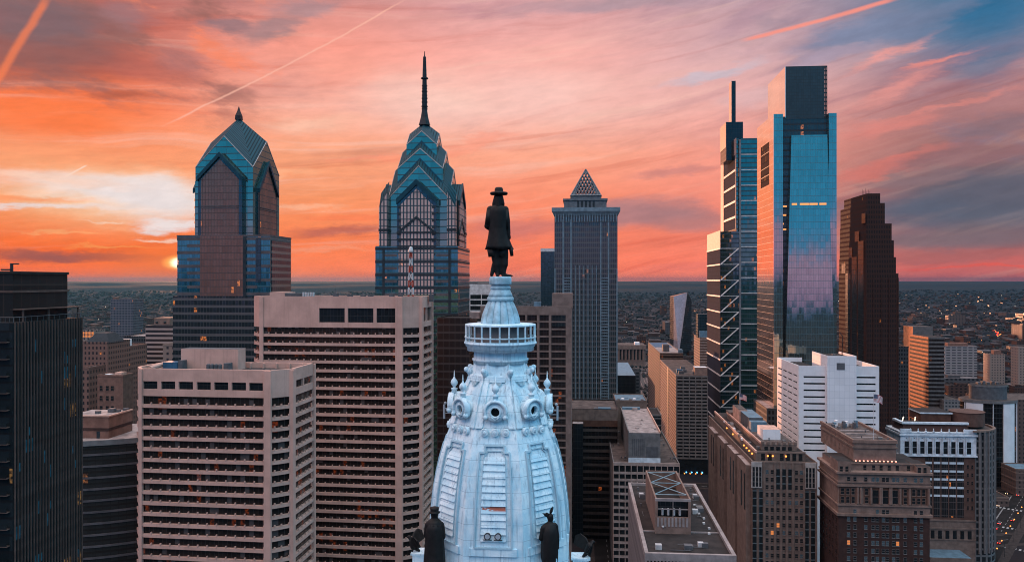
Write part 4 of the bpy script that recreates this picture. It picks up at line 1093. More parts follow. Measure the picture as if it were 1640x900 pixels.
def bronze_man():
    z0 = dz(443.2); S = DS
    o = thing('bronze_statue', 'bronze statue of a long haired man in a broad hat and coat atop the dome', 'statue', ((800 - 820) * DS, DY, z0))
    c = lambda px, py, y=0: ((px - 800) * S, y, (443 - py) * S)
    r = lambda v: v * S
    fuse('body', [(c(798.5, 318), c(798.5, 322), r(6.2), r(5.4)), (c(798.5, 322), c(798, 334), r(4), r(5)),
                  (c(789, 337), c(807, 337), r(7.2), r(7)), (c(797.5, 340), c(797.5, 362), r(14.5), r(14)), (c(797.5, 362), c(797.5, 382), r(13.5), r(14.5)),
                  (c(786, 338), c(783, 352), r(6.5), r(6)), (c(783, 352), c(781, 362), r(6), r(5.2)), (c(780, 362), c(792, 370, .9), r(4.8), r(3.8)), (c(792, 370, .9), c(799, 370, 1.3), r(3), r(2.4)),
                  (c(809, 338), c(812, 356), r(6.2), r(5.4)), (c(812, 356), c(814, 374), r(5), r(4)), (c(814, 374), c(816, 381), r(3.4), r(2.6)),
                  (c(793, 394), c(793.5, 414), r(8.2), r(6.4)), (c(793.5, 414), c(795, 424), r(6), r(6)), (c(795, 424), c(797, 438), r(5.4), r(4)), (c(797, 440), c(797, 441, -.7), r(3.4), r(2.4)),
                  (c(806, 394), c(808, 412), r(8.2), r(6.2)), (c(808, 412), c(808, 424), r(5.8), r(5.8)), (c(808, 424), c(806, 438), r(5.2), r(3.8)), (c(806, 440.3), c(820, 441.6), r(3.2), r(1.7)),
                  (c(790, 424), c(787.5, 440), r(2.8), r(3.2)), (c(800, 400), c(801, 420), r(5), r(3.4)), (c(801, 420), c(801.5, 434), r(3.2), r(1.6))], o, .09, .82)
    # coat: stacked oval sections flaring to the hem, with folds
    secs = [(330, 797, 8, 7), (334, 797, 15.5, 9), (340, 797.3, 16.2, 10.5), (352, 797.4, 15.2, 10.5), (366, 797.6, 14.8, 11), (376, 797.8, 15.8, 11.5), (386, 798.4, 18, 12.5), (394, 799, 20, 13.5), (398.3, 799.4, 21.6, 14)]
    N = 40; mb = MB(); b0 = len(mb.v)
    for i, (py, cx, rx, ry) in enumerate(secs):
        f = max(0, (i - 4) / 4) * .09
        for k in range(N):
            a = 2 * math.pi * k / N; w = 1 + f * math.sin(a * 7 + .6) + f * .5 * math.sin(a * 3)
            mb.v.append(((cx - 800 + rx * w * math.cos(a)) * S, ry * w * math.sin(a) * S, (443 - py - (1.2 if i == 8 else 0) * math.sin(a * 3)) * S))
    for i in range(len(secs) - 1):
        for k in range(N): mb.f.append((i * N + k, (i + 1) * N + k, (i + 1) * N + (k + 1) % N, i * N + (k + 1) % N)); mb.m.append(0)
    mb.f.append(tuple((len(secs) - 1) * N + k for k in reversed(range(N)))); mb.m.append(0)
    mb.f.append(tuple(range(N))); mb.m.append(0)
    coat = mb.build('coat', M['bronze'], o, True)
    for a, e, w in (((786, 336), (781.5, 361), (6.6, 5.4)), ((808.5, 336), (811, 368), (6.4, 4.8))):
        MB().tube(c(*a), c(*e), r(w[0]), 14, r(w[1])).ball(c(*a), r(w[0]), 14).ball(c(*e), r(w[1]), 12).build('coat_sleeve', M['bronze'], coat, True)
    MB().tube(c(818, 396), c(820, 410), r(3.4), 10, r(2.6)).build('scroll_of_paper', M['bronze'], o, True)
    for s, px in ((-1, 788), (1, 804.5)): MB().tube(c(px, 399), c(px + 1, 411), r(8), 12, r(6.8)).build('breeches_cuff', M['bronze'], o, True)
    fuse('hair', [(c(796, 316, -.15), c(792.5, 327, -.1), r(5.2), r(4.6)), (c(792.5, 327, -.1), c(790, 333), r(4.4), r(2.6)), (c(801, 316, -.15), c(804.5, 327, -.1), r(5.2), r(4)), (c(804.5, 327, -.1), c(806, 331), r(3.4), r(2)), (c(798, 318, -.3), c(797.5, 332, -.35), r(5.5), r(5))], o, .08)
    zb = (443 - 310.5) * S
    MB().lathe([(r(6.8), zb - .1), (r(13.4), zb - .12), (r(14.4), zb + .06), (r(13.6), zb + .2), (r(7.2), zb + .14), (r(6.8), zb + .5), (r(6.2), zb + .72), (r(4.6), zb + .84), (r(1), zb + .86)], 28, -.08, 0).build('hat', M['bronze'], o, True)
bronze_man()

def place(ang, rad, up=120.4):
    a = R(ang) - TH; x, y = DX + rad * math.cos(a), DY + rad * math.sin(a)
    return (x, y, up)

def settler():
    o = thing('bronze_statue', 'bronze figure in a tall hat and long cloak standing at the dome foot', 'statue', place(226.5, 10.4), 0)
    k = 7.7 / 8.0
    P = lambda x, y, z: (x * k, y * k, z * k)
    fuse('body', [(P(0, 0, 7.0), P(0, 0, 6.7), .48, .42), (P(0, 0, 6.6), P(0, 0, 6.2), .32, .36), (P(-.55, 0, 5.8), P(.5, 0, 5.8), .5, .5), (P(0, 0, 5.6), P(0, 0, 3.8), .98, 1.05),
                  (P(0, 0, 3.8), P(0, 0, .6), 1.05, 1.22), (P(.8, 0, 5.7), P(1.05, -.1, 4.3), .42, .36), (P(1.05, -.1, 4.3), P(.7, .5, 3.6), .34, .26), (P(-.8, 0, 5.7), P(-1.0, .1, 4.4), .42, .38), (P(-1, .1, 4.4), P(-1.0, .7, 4.6), .34, .24),
                  (P(-.5, -.1, .5), P(-.5, -.7, .15), .36, .24), (P(.5, -.1, .5), P(.5, -.7, .15), .36, .24)], o, .1, .85)
    mb = MB(); N = 30
    secs = [(6.15, .5), (5.9, .95), (5.2, 1.1), (4.2, 1.14), (3, 1.2), (1.6, 1.3), (.5, 1.36)]
    for i, (z, rr) in enumerate(secs):
        for q in range(N):
            a = 2 * math.pi * q / N; w = rr * (1 + .05 * i / 6 * math.sin(a * 8)); mb.v.append((w * math.cos(a) * k, w * math.sin(a) * .85 * k, z * k))
    for i in range(len(secs) - 1):
        for q in range(N): mb.f.append((i * N + q, (i + 1) * N + q, (i + 1) * N + (q + 1) % N, i * N + (q + 1) % N)); mb.m.append(0)
    mb.build('cloak', M['bronze'], o, True)
    MB().lathe([(.66 * k, 7.2 * k), (.68 * k, 7.3 * k), (.5 * k, 7.34 * k), (.54 * k, 7.6 * k), (.56 * k, 7.86 * k), (.3 * k, 7.95 * k)], 20).build('hat', M['bronze'], o, True)
settler()

def feathered():
    o = thing('bronze_statue', 'bronze figure with feathers standing up from the head at the dome foot', 'statue', place(311.5, 9.9), R(20))
    P = lambda x, y, z: (x, y, z)
    fuse('body', [(P(.1, 0, 6.75), P(.14, 0, 6.5), .42, .38), (P(.1, 0, 6.4), P(.05, 0, 6.0), .26, .32), (P(-.55, 0, 5.55), P(.6, 0, 5.6), .44, .44), (P(0, 0, 5.4), P(0, 0, 3.9), .8, .74), (P(0, 0, 3.9), P(-.1, 0, 2.2), .8, .86),
                  (P(.75, 0, 5.55), P(.95, -.1, 4.2), .36, .3), (P(.95, -.1, 4.2), P(.98, -.2, 3.0), .3, .2), (P(-.75, 0, 5.5), P(-1.0, .1, 4.3), .38, .32), (P(-1, .1, 4.3), P(-.6, .6, 3.8), .3, .2),
                  (P(-.35, 0, 2.4), P(-.42, -.1, 1.4), .52, .4), (P(-.42, -.1, 1.4), P(-.42, 0, .3), .38, .22), (P(-.42, -.05, .2), P(-.42, -.6, .14), .2, .15), (P(.35, 0, 2.4), P(.4, -.1, 1.4), .52, .4), (P(.4, -.1, 1.4), P(.4, .1, .3), .38, .22), (P(.4, .05, .2), P(.4, -.5, .14), .2, .15)], o, .09, .85)
    mb = MB(); N = 26; secs = [(6.0, .4), (5.7, .8), (4.8, .95), (3.8, .98), (2.6, 1.04), (1.7, 1.0)]
    for i, (z, rr) in enumerate(secs):
        for q in range(N):
            a = 2 * math.pi * q / N; w = rr * (1 + .05 * i / 5 * math.sin(a * 9)); mb.v.append((w * math.cos(a), w * math.sin(a) * .85, z + (.35 * math.sin(a * 5) if i == 5 else 0)))
    for i in range(5):
        for q in range(N): mb.f.append((i * N + q, (i + 1) * N + q, (i + 1) * N + (q + 1) % N, i * N + (q + 1) % N)); mb.m.append(0)
    mb.build('blanket', M['bronze'], o, True)
    for dx, hgt in ((-.95, 7.3), (-.5, 7.35), (-.75, 7.0), (.42, 8.05), (.2, 7.9)):
        MB().tube((.08, 0, 6.95), (dx * .6, -.1, (6.95 + hgt) / 2), .07, 6, .16).tube((dx * .6, -.1, (6.95 + hgt) / 2), (dx, -.12, hgt), .16, 6, .02).build('feather', M['bronze'], o)
feathered()

def eagle(ang, rad, rz, lab):
    x, y, z = place(ang, rad); o = thing('bronze_eagle', lab, 'statue', (x, y, dz(885)), rz); o.scale = (.78, .78, .78)
    fuse('body', [((0, 0, .9), (.2, -.1, 1.7), .62, .56), ((.2, -.1, 1.7), (.75, -.15, 2.35), .4, .3), ((.8, -.15, 2.4), (1.2, -.2, 2.3), .24, .07), ((0, 0, .8), (-.9, 0, .15), .5, .2), ((.15, -.25, .7), (.2, -.25, .12), .2, .14), ((.15, .25, .7), (.2, .25, .12), .2, .14)], o, .07)
    for s in (-1, 1):
        mb = MB(); top = [(.3, .35, 1.8), (.1, 1.3, 2.7), (-.4, 2.3, 3.1), (-1.0, 2.9, 2.7)]; bot = [(-.1, .4, .9), (-.6, 1.2, 1.0), (-1.1, 1.9, 1.2), (-1.5, 2.4, 1.5)]
        vs = [(p[0] + d, s * p[1], p[2]) for d in (0, .16) for p in top + bot]
        fs = []
        for i in range(3): fs += [(i, i + 1, 5 + i, 4 + i), (8 + i, 12 + i, 13 + i, 9 + i), (i, 8 + i, 9 + i, i + 1), (4 + i, 5 + i, 13 + i, 12 + i)]
        fs += [(3, 11, 15, 7), (0, 4, 12, 8)]
        mb.faces(vs, fs).build('wing', M['bronze'], o)
eagle(182, 11.2, R(180), 'bronze eagle with half spread wings behind the figure in the tall hat')
eagle(-2, 11.2, R(20), 'bronze eagle with half spread wings on the pale plinth behind the feathered figure')
for ang, rad in ((226.5, 10.4), (311.5, 9.9)):
    t = bpy.data.objects['city_hall_tower']; a = R(ang); q = (rad * math.cos(a), rad * math.sin(a))
    MB().lathe([(1.7, dz(1000)), (1.7, 119.6), (1.95, 119.8), (1.95, 120.4)], 8, q[0], q[1], a0=R(22.5)).build('figure_pedestal', PAINT, t)

# ------------------------------------------------------------------ masonry, roofs and windows for the nearer blocks
mat('band_brown', (0.074, 0.056, 0.048), .8); gmat('dull_glass', (.03, .028, .028), 3, 3, .01, .01, (.02, .02, .02), 0, None, 0, .6, 0, spec=.08); mat('limestone', (0.182, 0.125, 0.100), .85, streak=.35); mat('tan_stone', (0.218, 0.139, 0.109), .85, streak=.3); mat('brown_brick', (0.052, 0.025, 0.020), .9); mat('red_brick', (0.103, 0.046, 0.030), .9)
mat('white_terracotta', (.62, .68, .72), .6, streak=.2); mat('white_panel', (.76, .73, .72), .6, 0, .2, .08, .12); mat('grid_concrete', (0.200, 0.139, 0.116), .8); mat('pale_grid', (0.370, 0.274, 0.237), .8); mat('cool_concrete', (0.164, 0.152, 0.146), .8)
mat('gravel_roof', (0.097, 0.073, 0.064), .95, 0, .25, .5, 0); mat('tar_roof', (0.029, 0.023, 0.021), .95, 0, .3, .4, 0); mat('pale_roof', (0.333, 0.266, 0.244), .9, 0, .3, .4, 0)
mat('blue_roof', (0.118, 0.192, 0.244), .7); mat('peach_wall', (.62, .36, .27), .85); mat('brick_pent', (0.218, 0.109, 0.079), .85)
gmat('win_dark', (.05, .06, .065), 3, 3, .01, .01, (.02, .02, .02), 0, None, .7, .08, .02)
gmat('win_sky', (.35, .50, .55), 3, 3, .01, .01, (.02, .02, .02), 0, None, .85, .12, .02)
gmat('win_brown', (.05, .035, .03), 1.5, 3.7, .08, .1, (.025, .018, .016), 0, None, .5, .15, .02, .06, (1, .2, .04), .3)
lamp('win_lit', (1, .30, .07), .7); lamp('lamp_orange', (1, .30, .05), 3.0); lamp('lamp_white', (1, .8, .6), 5.0); lamp('lamp_pink', (1, .35, .25), 3.0); lamp('lamp_blue', (.1, .5, 1), 4.0); lamp('lamp_red', (1, .05, .02), 4.0)

def window_mesh(name, w, h, frame, pane, fr=.14, sill=True):
    mb = MB().box(-w / 2 - fr, w / 2 + fr, -.06, .02, -fr, h + fr, 0)
    mb.poly([(-w / 2, -.075, 0), (w / 2, -.075, 0), (w / 2, -.075, h), (-w / 2, -.075, h)], 1)
    mb.box(-w / 2, w / 2, -.10, -.062, h * .5 - .05, h * .5 + .05, 0)
    if sill: mb.box(-w / 2 - fr - .1, w / 2 + fr + .1, -.2, .02, -fr - .18, -fr - .002, 0)
    return mb.mesh(name, [M[frame], M[pane]])

def rail(parent, x0, y0, x1, y1, z, h=1.0, n=8, m='unit_grey'):
    for i in range(n + 1):
        t = i / n; x, y = x0 + (x1 - x0) * t, y0 + (y1 - y0) * t
        MB().tube((x, y, z), (x, y, z + h), .05, 4).build('railing_post', M[m], parent)
    MB().tube((x0, y0, z + h), (x1, y1, z + h), .07, 4).build('railing', M[m], parent)

def roof_lamp(parent, p, m='lamp_orange', r=.35, name='wall_lamp'):
    MB().ball(p, r, 8).build(name, M[m], parent)

def left_dark_tower():
    b = Site('dark_glass_tower', 'near black glass tower with close vertical fins at the left edge', 'building', -70, 20, 170)
    o, z, w = b.o, b.z, b.w; d = b.y(131.5, w); zt = z(517, w, 0)
    gmat('fin_glass', (.024, .032, .036), 2.4, 3.6, .06, .5, (.010, .010, .011), 0, None, .15, .25, .018, .02, (1, .5, .15), .25, .8, spec=.12)
    mat('teal_pane', (.02, .13, .18), .4, .2, .6, .5)  # teal sky reflection put into the colour of single panes
    mat('fin_metal', (.125, .08, .066), .7, .0, spec=.1)
    MB().box(0, w, 0, d, 0, zt, 0, 1).build('shaft', [M['fin_glass'], M['tar_roof']], o)
    fin = MB().box(-.02, .34, -.07, .07, 0, zt).mesh('fin', [M['fin_metal']])
    many(o, 'fin', fin, [(w, .5 + i * (d - .8) / 23, 0, 0) for i in range(24)])
    for i in range(46):
        k = int(rnd.betavariate(1, 1.1) * 22); j = rnd.randrange(1, 27); y = .5 + k * (d - .8) / 23; n_ = rnd.choice((1, 1, 2, 3))
        MB().box(w + .01, w + .03, y + .1, y + n_ * (d - .8) / 23 - .1, zt - 3.6 * j - 3.2, zt - 3.6 * j - rnd.choice((.4, .4, 1.4))).build('sky_reflection_pane', M['teal_pane'], o)
    for i in range(40):
        zz = zt - 4.2 - i * 3.6
        MB().box(w - 4.5, w - .6, -.9, .05, zz, zz + .18).build('balcony_slab', M['fin_metal'], o)
        MB().box(w - 4.4, w - .7, -.9, -.82, zz + .18, zz + 1.0).build('balcony_front', M['fin_glass'], o)
    x1 = w - 2.2; d1 = b.y(108, x1); z1 = z(437, x1, d1 * .5)
    gmat('top_glass', (.024, .022, .021), 2.8, 7.0, .14, .3, (.055, .038, .032), 1.2, (.02, .02, .02), .1, .4, .012, spec=.1)
    MB().box(0, x1, 3, d1, zt - .5, z1, 0, 1).build('penthouse', [M['top_glass'], M['tar_roof']], o)
    MB().box(-.2, x1 + .25, 2.8, d1 + .25, z1 - 4.4, z1 - 3.9).build('penthouse_band', M['fin_metal'], o)
    MB().box(-.2, x1 + .25, 2.8, d1 + .25, z1 - .3, z1 + .25).build('penthouse_coping', M['tar_roof'], o)
    MB().box(x1 - .6, w + .1, 3, d1 + 2.6, zt + 2.6, zt + 2.8).build('canopy', M['fin_metal'], o)
    for yy in (.6, d - .3): rail(o, x1 if yy > 5 else w - 8, yy, w - .15, yy, zt, 1.1, 8)
    rail(o, w - .2, .5, w - .2, d - .4, zt, 1.1, 12)
    for t in (.15, .5, .95): MB().box(w - .5, w - .2, d * t, d * t + .3, zt, zt + 2.6).build('canopy_post', M['fin_metal'], o)
    dv = MB().box(b.x(2, 12), b.x(20, 12), 11.8, 12.2, z1 + .5, z1 + .9).box(b.x(17, 12), b.x(20.5, 12), 11.8, 12.2, z1, z1 + 2.2).box(b.x(19, 12), b.x(30, 12), 11.85, 12.15, z1 + 1.9, z1 + 2.2)
    dv.build('window_cleaning_davit', M['band_dark'], o)
left_dark_tower()

def curved_dark():
    b = Site('curved_office', 'dark curved glass building with a brick roof house beside the finned tower', 'building', 128, 208, 280)
    o, z, w = b.o, b.z, b.w; zt = z(706)
    gmat('curve_glass', (.035, .032, .03), 2.2, 4, .1, .7, (.02, .016, .014), 0, None, .15, .3, .02, .03, (1, .35, .12), .25, spec=.12)
    arc = [(-25 + (w + 30) * t, -5 * math.sin(math.pi * min(1, t * 1.0)) + 9 * t * t - 1) for t in [i / 16 for i in range(17)]]
    MB().prism(arc + [(w + 5, 34), (-25, 34)], 0, zt, 0, 1).build('shaft', [M['curve_glass'], M['pale_roof']], o)
    for i in range(14):
        zz = zt - 4 * i; mb = MB().prism([(x, y - .35) for x, y in arc] + [(x, y + .3) for x, y in reversed(arc)], zz - (1.2 if i == 0 else .7), zz + (.6 if i == 0 else 0))
        mb.build('floor_band', M['cool_concrete' if i == 0 else 'band_grey'], o)
    y0 = 5.0; xc = b.x(174, y0); dd = b.y(212, xc)
    zp = H + (450 - 667) / F * (b.Y + y0)
    pent = MB().box(xc - 16, xc, y0, dd, zt, zp, 0, 1).build('roof_house', [M['brick_pent'], M['pale_roof']], o)
    MB().box(xc - 16, xc + .15, y0 - .15, dd, zp - 5.0, zp - 4.0).build('stone_band', M['brown_brick'], pent)
    MB().box(xc - 16.1, xc + .3, y0 - .3, y0 + .25, zp, zp + .5).box(xc - .25, xc + .3, y0 + .25, dd, zp, zp + .5).build('coping', M['peach_wall'], pent)
    MB().box(xc - 4.5, xc - 3.3, y0 - .1, y0 + .1, zt, zt + 2.5).build('door', M['band_dark'], pent)
    for i, (x, y, s) in enumerate(((-9, 6, 1.0), (-6, 9, 1.4), (-3.5, 10, .9), (-2, 12, 1.1))):
        MB().box(xc + x, xc + x + s * 1.6, y0 + y, y0 + y + s * 1.4, zp, zp + s).build('air_unit', M['unit_grey'], o)
    for i in range(8):
        t = .30 + i * .05; x = -25 + (w + 30) * t; roof_lamp(o, (x, -5 * math.sin(math.pi * t) + 9 * t * t - 1.8, 6 + rnd.uniform(-1, 1) + 52 - 44), 'lamp_orange', .22)
curved_dark()

def plain(name, lab, cat, pl, pr, Y, top, side, wallm, roofm='tar_roof', rot=None, depth=None, bands=None, parapet=True, group=None):
    """block whose visible side (left or right) ends at photo column side"""
    b = Site(name, lab, cat, pl, pr, Y, rot, group); zt = b.z(top)
    d = depth or (b.y(side, b.w if side > pr else 0))
    MB().box(0, b.w, 0, d, 0, zt, 0, 1).build('walls', [M[wallm], M[roofm]], b.o)
    if bands and side and side < pl: MB().box(-.02, 0, .1, d - .1, 0, zt - .5).build('side_glass', M['dull_glass'], b.o)
    if parapet:
        for x0, x1, y0, y1 in ((-.15, b.w + .15, -.15, .3), (-.15, b.w + .15, d - .3, d + .15), (-.15, .3, .3, d - .3), (b.w - .3, b.w + .15, .3, d - .3)):
            MB().box(x0, x1, y0, y1, zt - .3, zt + .7).build('parapet', M[bands[0] if bands else wallm], b.o)
    if bands:
        m, pitch, frac, n = bands
        for i in range(n):
            zz = b.z(top + pitch * (i + .35)); h = pitch * frac / F * Y
            if zz < 2: break
            MB().box(-.25, b.w + .25, -.25, d + .25, zz - h, zz).build('floor_band', M[m], b.o)
    return b, zt, d

def unit(b, px0, px1, y, dy, z0, ptop, m='unit_grey', name='air_unit'):
    x0, x1 = b.x(px0, y), b.x(px1, y)
    return MB().box(x0, x1, y, y + dy, z0, H + (450 - ptop) / F * (b.Y + y)).build(name, M[m], b.o)

# dark slab behind the dome's left shoulder
gmat('slab_dark', (.028, .022, .02), 3.0, 3.9, .25, .9, (.04, .028, .024), 0, None, .3, .25, .015, .0)
b, zt, d = plain('office_tower', 'narrow dark brown office slab squeezed behind the farther banded concrete tower', 'building', 700, 752, 400, 511, 0, 'slab_dark', depth=30)
unit(b, 752, 768, 6, 8, zt, 500, 'pale_roof', 'stair_head')
# white framed block behind the pedestal
b, zt, d = plain('office_tower', 'white framed office tower with dark square windows behind the dome gallery', 'building', 748, 802, 640, 456, 0, 'black_glass', depth=30)
for i in range(28):
    zz = b.z(470 + 8.9 * i)
    MB().box(-.3, b.w + .3, -.3, .3, zz - 1.0, zz).build('floor_band', M['white_trim'], b.o)
MB().box(-.3, b.w + .3, -.35, .3, b.z(471), zt + .5).build('attic', M['white_trim'], b.o)
for px in (749, 752.5, 771, 790): MB().box(b.x(px) - .3, b.x(px) + .35, -.4, .3, 0, zt).build('pier', M['white_trim'], b.o)
unit(b, 752, 764, 4, 5, zt, 452.5)

def brown_grid():
    b = Site('office_tower', 'brown concrete grid office tower standing just right of and behind the dome gallery', 'building', 770, 915, 400)
    o, z, w = b.o, b.z, b.w; zt = z(491.5)
    MB().box(.6, w - .6, .5, 34, 0, zt - 1, 0, 1).build('glass_core', [M['win_brown'], M['tar_roof']], o)
    for px, hw in ((772, .5), (790, .5), (808, .5), (826, .5), (843, .5), (862, .62), (881, .62), (910.5, 1.4)): MB().box(b.x(px) - hw, b.x(px) + hw, -.7, .6, 0, zt).build('pier', M['grid_concrete'], o)
    MB().box(-.1, w + .1, -.75, .9, z(504), zt + .4).build('attic', M['grid_concrete'], o)
    for i in range(36):
        if i == 0: continue
        zz = z(503 + 11.75 * i); MB().box(0, w - 1, -.45, .55, zz - .38, zz + .38).build('spandrel', M['grid_concrete'], o)
    MB().box(b.x(884), b.x(907), -.3, .2, z(522), z(504.5)).build('louvre', M['black_glass'], o)
    MB().box(w - .6, w, .6, 34, 0, zt).build('side_wall', M['grid_concrete'], o)
    MB().box(b.x(884, 8), b.x(917, 8), 8, 24, zt - 1, H + (450 - 470) / F * 408).build('plant_room', M['grid_concrete'], o)
    unit(b, 855, 866, 5, 4, zt - 1, 483, 'blue_roof')
    for px in (846, 850, 869, 873): unit(b, px, px + 2.4, 5, 1.5, zt - 1, 489)
brown_grid()

def low_dark_bands():
    gmat('street_dark', (.02, .018, .017), 2, 3.6, .1, .3, (.012, .01, .01), 0, None, .5, .15, .02, .02, (1, .2, .04), .5)
    b, zt, d = plain('office_block', 'low dark office block with horizontal bands at the foot of the lattice pyramid skyscraper', 'building', 905, 989, 480, 656, 0, 'street_dark', 'gravel_roof', depth=40, bands=None)
    MB().box(-.2, b.w + .2, -.3, .02, b.z(672), zt + .5).build('stone_frieze', M['limestone'], b.o)
    MB().box(0, b.w, -.25, .02, b.z(682), b.z(672)).build('brick_frieze', M['red_brick'], b.o)
    for i in range(17):
        zz = b.z(686 + 11 * i); MB().box(-.2, b.w + .2, -.4, .02, zz - 1.5, zz).build('floor_band', M['band_brown'], b.o)
    MB().box(b.x(917, -8), b.x(934, -8), -8, -.45, 0, H + (450 - 678) / F * 472, 0, 1).build('stair_tower', [M['black_glass'], M['pale_roof']], b.o)
    unit(b, 958, 978, 3, 4, zt, 652.5, 'blue_roof'); unit(b, 951, 957, 3, 4, zt, 653)
low_dark_bands()

def pale_grid():
    b = Site('office_block', 'pale gridded office block with a big roof house, right of the dome', 'building', 982, 1088.5, 425)
    o, z, w = b.o, b.z, b.w; dl = b.y(971.5, 0); zt = z(740)
    MB().box(.3, w - .3, .4, dl - .3, 0, zt - .8, 0, 1).build('glass_core', [M['win_dark'], M['gravel_roof']], o)
    MB().box(0, w, 0, .6, z(745), zt).build('attic', M['pale_grid'], o)
    n = 11
    for i in range(n + 1):
        x = i * w / n; MB().box(max(0, x - .22), min(w, x + .22), -.25, .6, 0, zt - .4).build('pier', M['pale_grid'], o)
    for i in range(15):
        zz = z(754.5 + 11.15 * i); MB().box(0, w, -.12, .55, zz - 1.35, zz - .1).build('spandrel', M['pale_grid'], o)
    MB().box(0, .5, .6, dl, 0, zt).build('side_wall', M['cool_concrete'], o)
    MB().box(w - .5, w, .6, dl, 0, zt).build('side_wall', M['cool_concrete'], o)
    MB().box(0, w, dl - .5, dl, zt - 2, zt).build('parapet', M['pale_grid'], o)
    ROOFS.extend([('pale gridded', 1, 7, 3, dl - 8, zt - .79, 12), ('pale gridded', w - 7, w - 1.5, 3, dl - 8, zt - .79, 12)])
    y0 = 3.0; xa, xb = b.x(1006.5, y0), b.x(1057.5, y0); d2 = b.y(994, xa)
    zp = H + (450 - 691) / F * (b.Y + y0)
    ph = MB().box(xa, xb, y0, d2, zt - 1, zp - .4, 0, 1).build('roof_house', [M['cool_concrete'], M['pale_roof']], o)
    MB().box(xa - .2, xa + .3, y0, d2, zp - .4, zp + .5).build('coping', M['cool_concrete'], ph); MB().box(xb - .3, xb + .2, y0, d2, zp - .4, zp + .5).build('coping', M['peach_wall'], ph)
    MB().box(xa - .05, xb + .05, y0 - .12, y0, zt - 1, zt + 2.0).build('white_skirt', M['white_terracotta'], ph)
    for i in range(7): MB().box(xa + 2 + i * 1.0, xa + 2.5 + i * 1.0, y0 - .12, y0, zt + 3, zp - 3.5).build('louvre', M['unit_grey'], ph)
    MB().box(xb - 7.5, xb - 1, y0 - .1, y0, zt + 2.2, zt + 8).build('louvre_panel', M['unit_grey'], ph)
    MB().box(xa + .8, xb - 5, d2 - 6, d2 - 2, zp - .4, zp + 1.0).build('air_unit', M['blue_roof'], o); MB().box(xa + 7, xa + 10, d2 - 9, d2 - 7, zp - .4, zp + 1.2).build('air_unit', M['pale_roof'], o)
    for i in range(9):
        x, y = rnd.uniform(xa + 1, xb - 2), rnd.uniform(y0 + 2, d2 - 10); MB().box(x, x + rnd.uniform(.8, 2.2), y, y + rnd.uniform(.8, 2), zp - .4, zp - .4 + rnd.uniform(.2, .6)).build('roof_hatch', M['pale_roof'], o)
pale_grid()
b, zt, d = plain('office_block', 'brown windowless block with a cluttered flat roof directly behind the pale gridded block', 'building', 985.5, 1036, 520, 642, 983, 'limestone', 'blue_roof', depth=30)
for i in range(7): unit(b, 989 + i * 6.3, 993 + i * 6.3, 3 + (i % 3) * 4, 3, zt, 639 - i % 3, ('unit_grey', 'white_panel', 'blue_roof')[i % 3])
b, zt, d = plain('office_block', 'small black glass block with a pale roof rim behind the pale gridded block', 'building', 1038, 1059, 500, 665, 0, 'black_glass', 'tar_roof', depth=26, bands=('cool_concrete', 11, .15, 8))

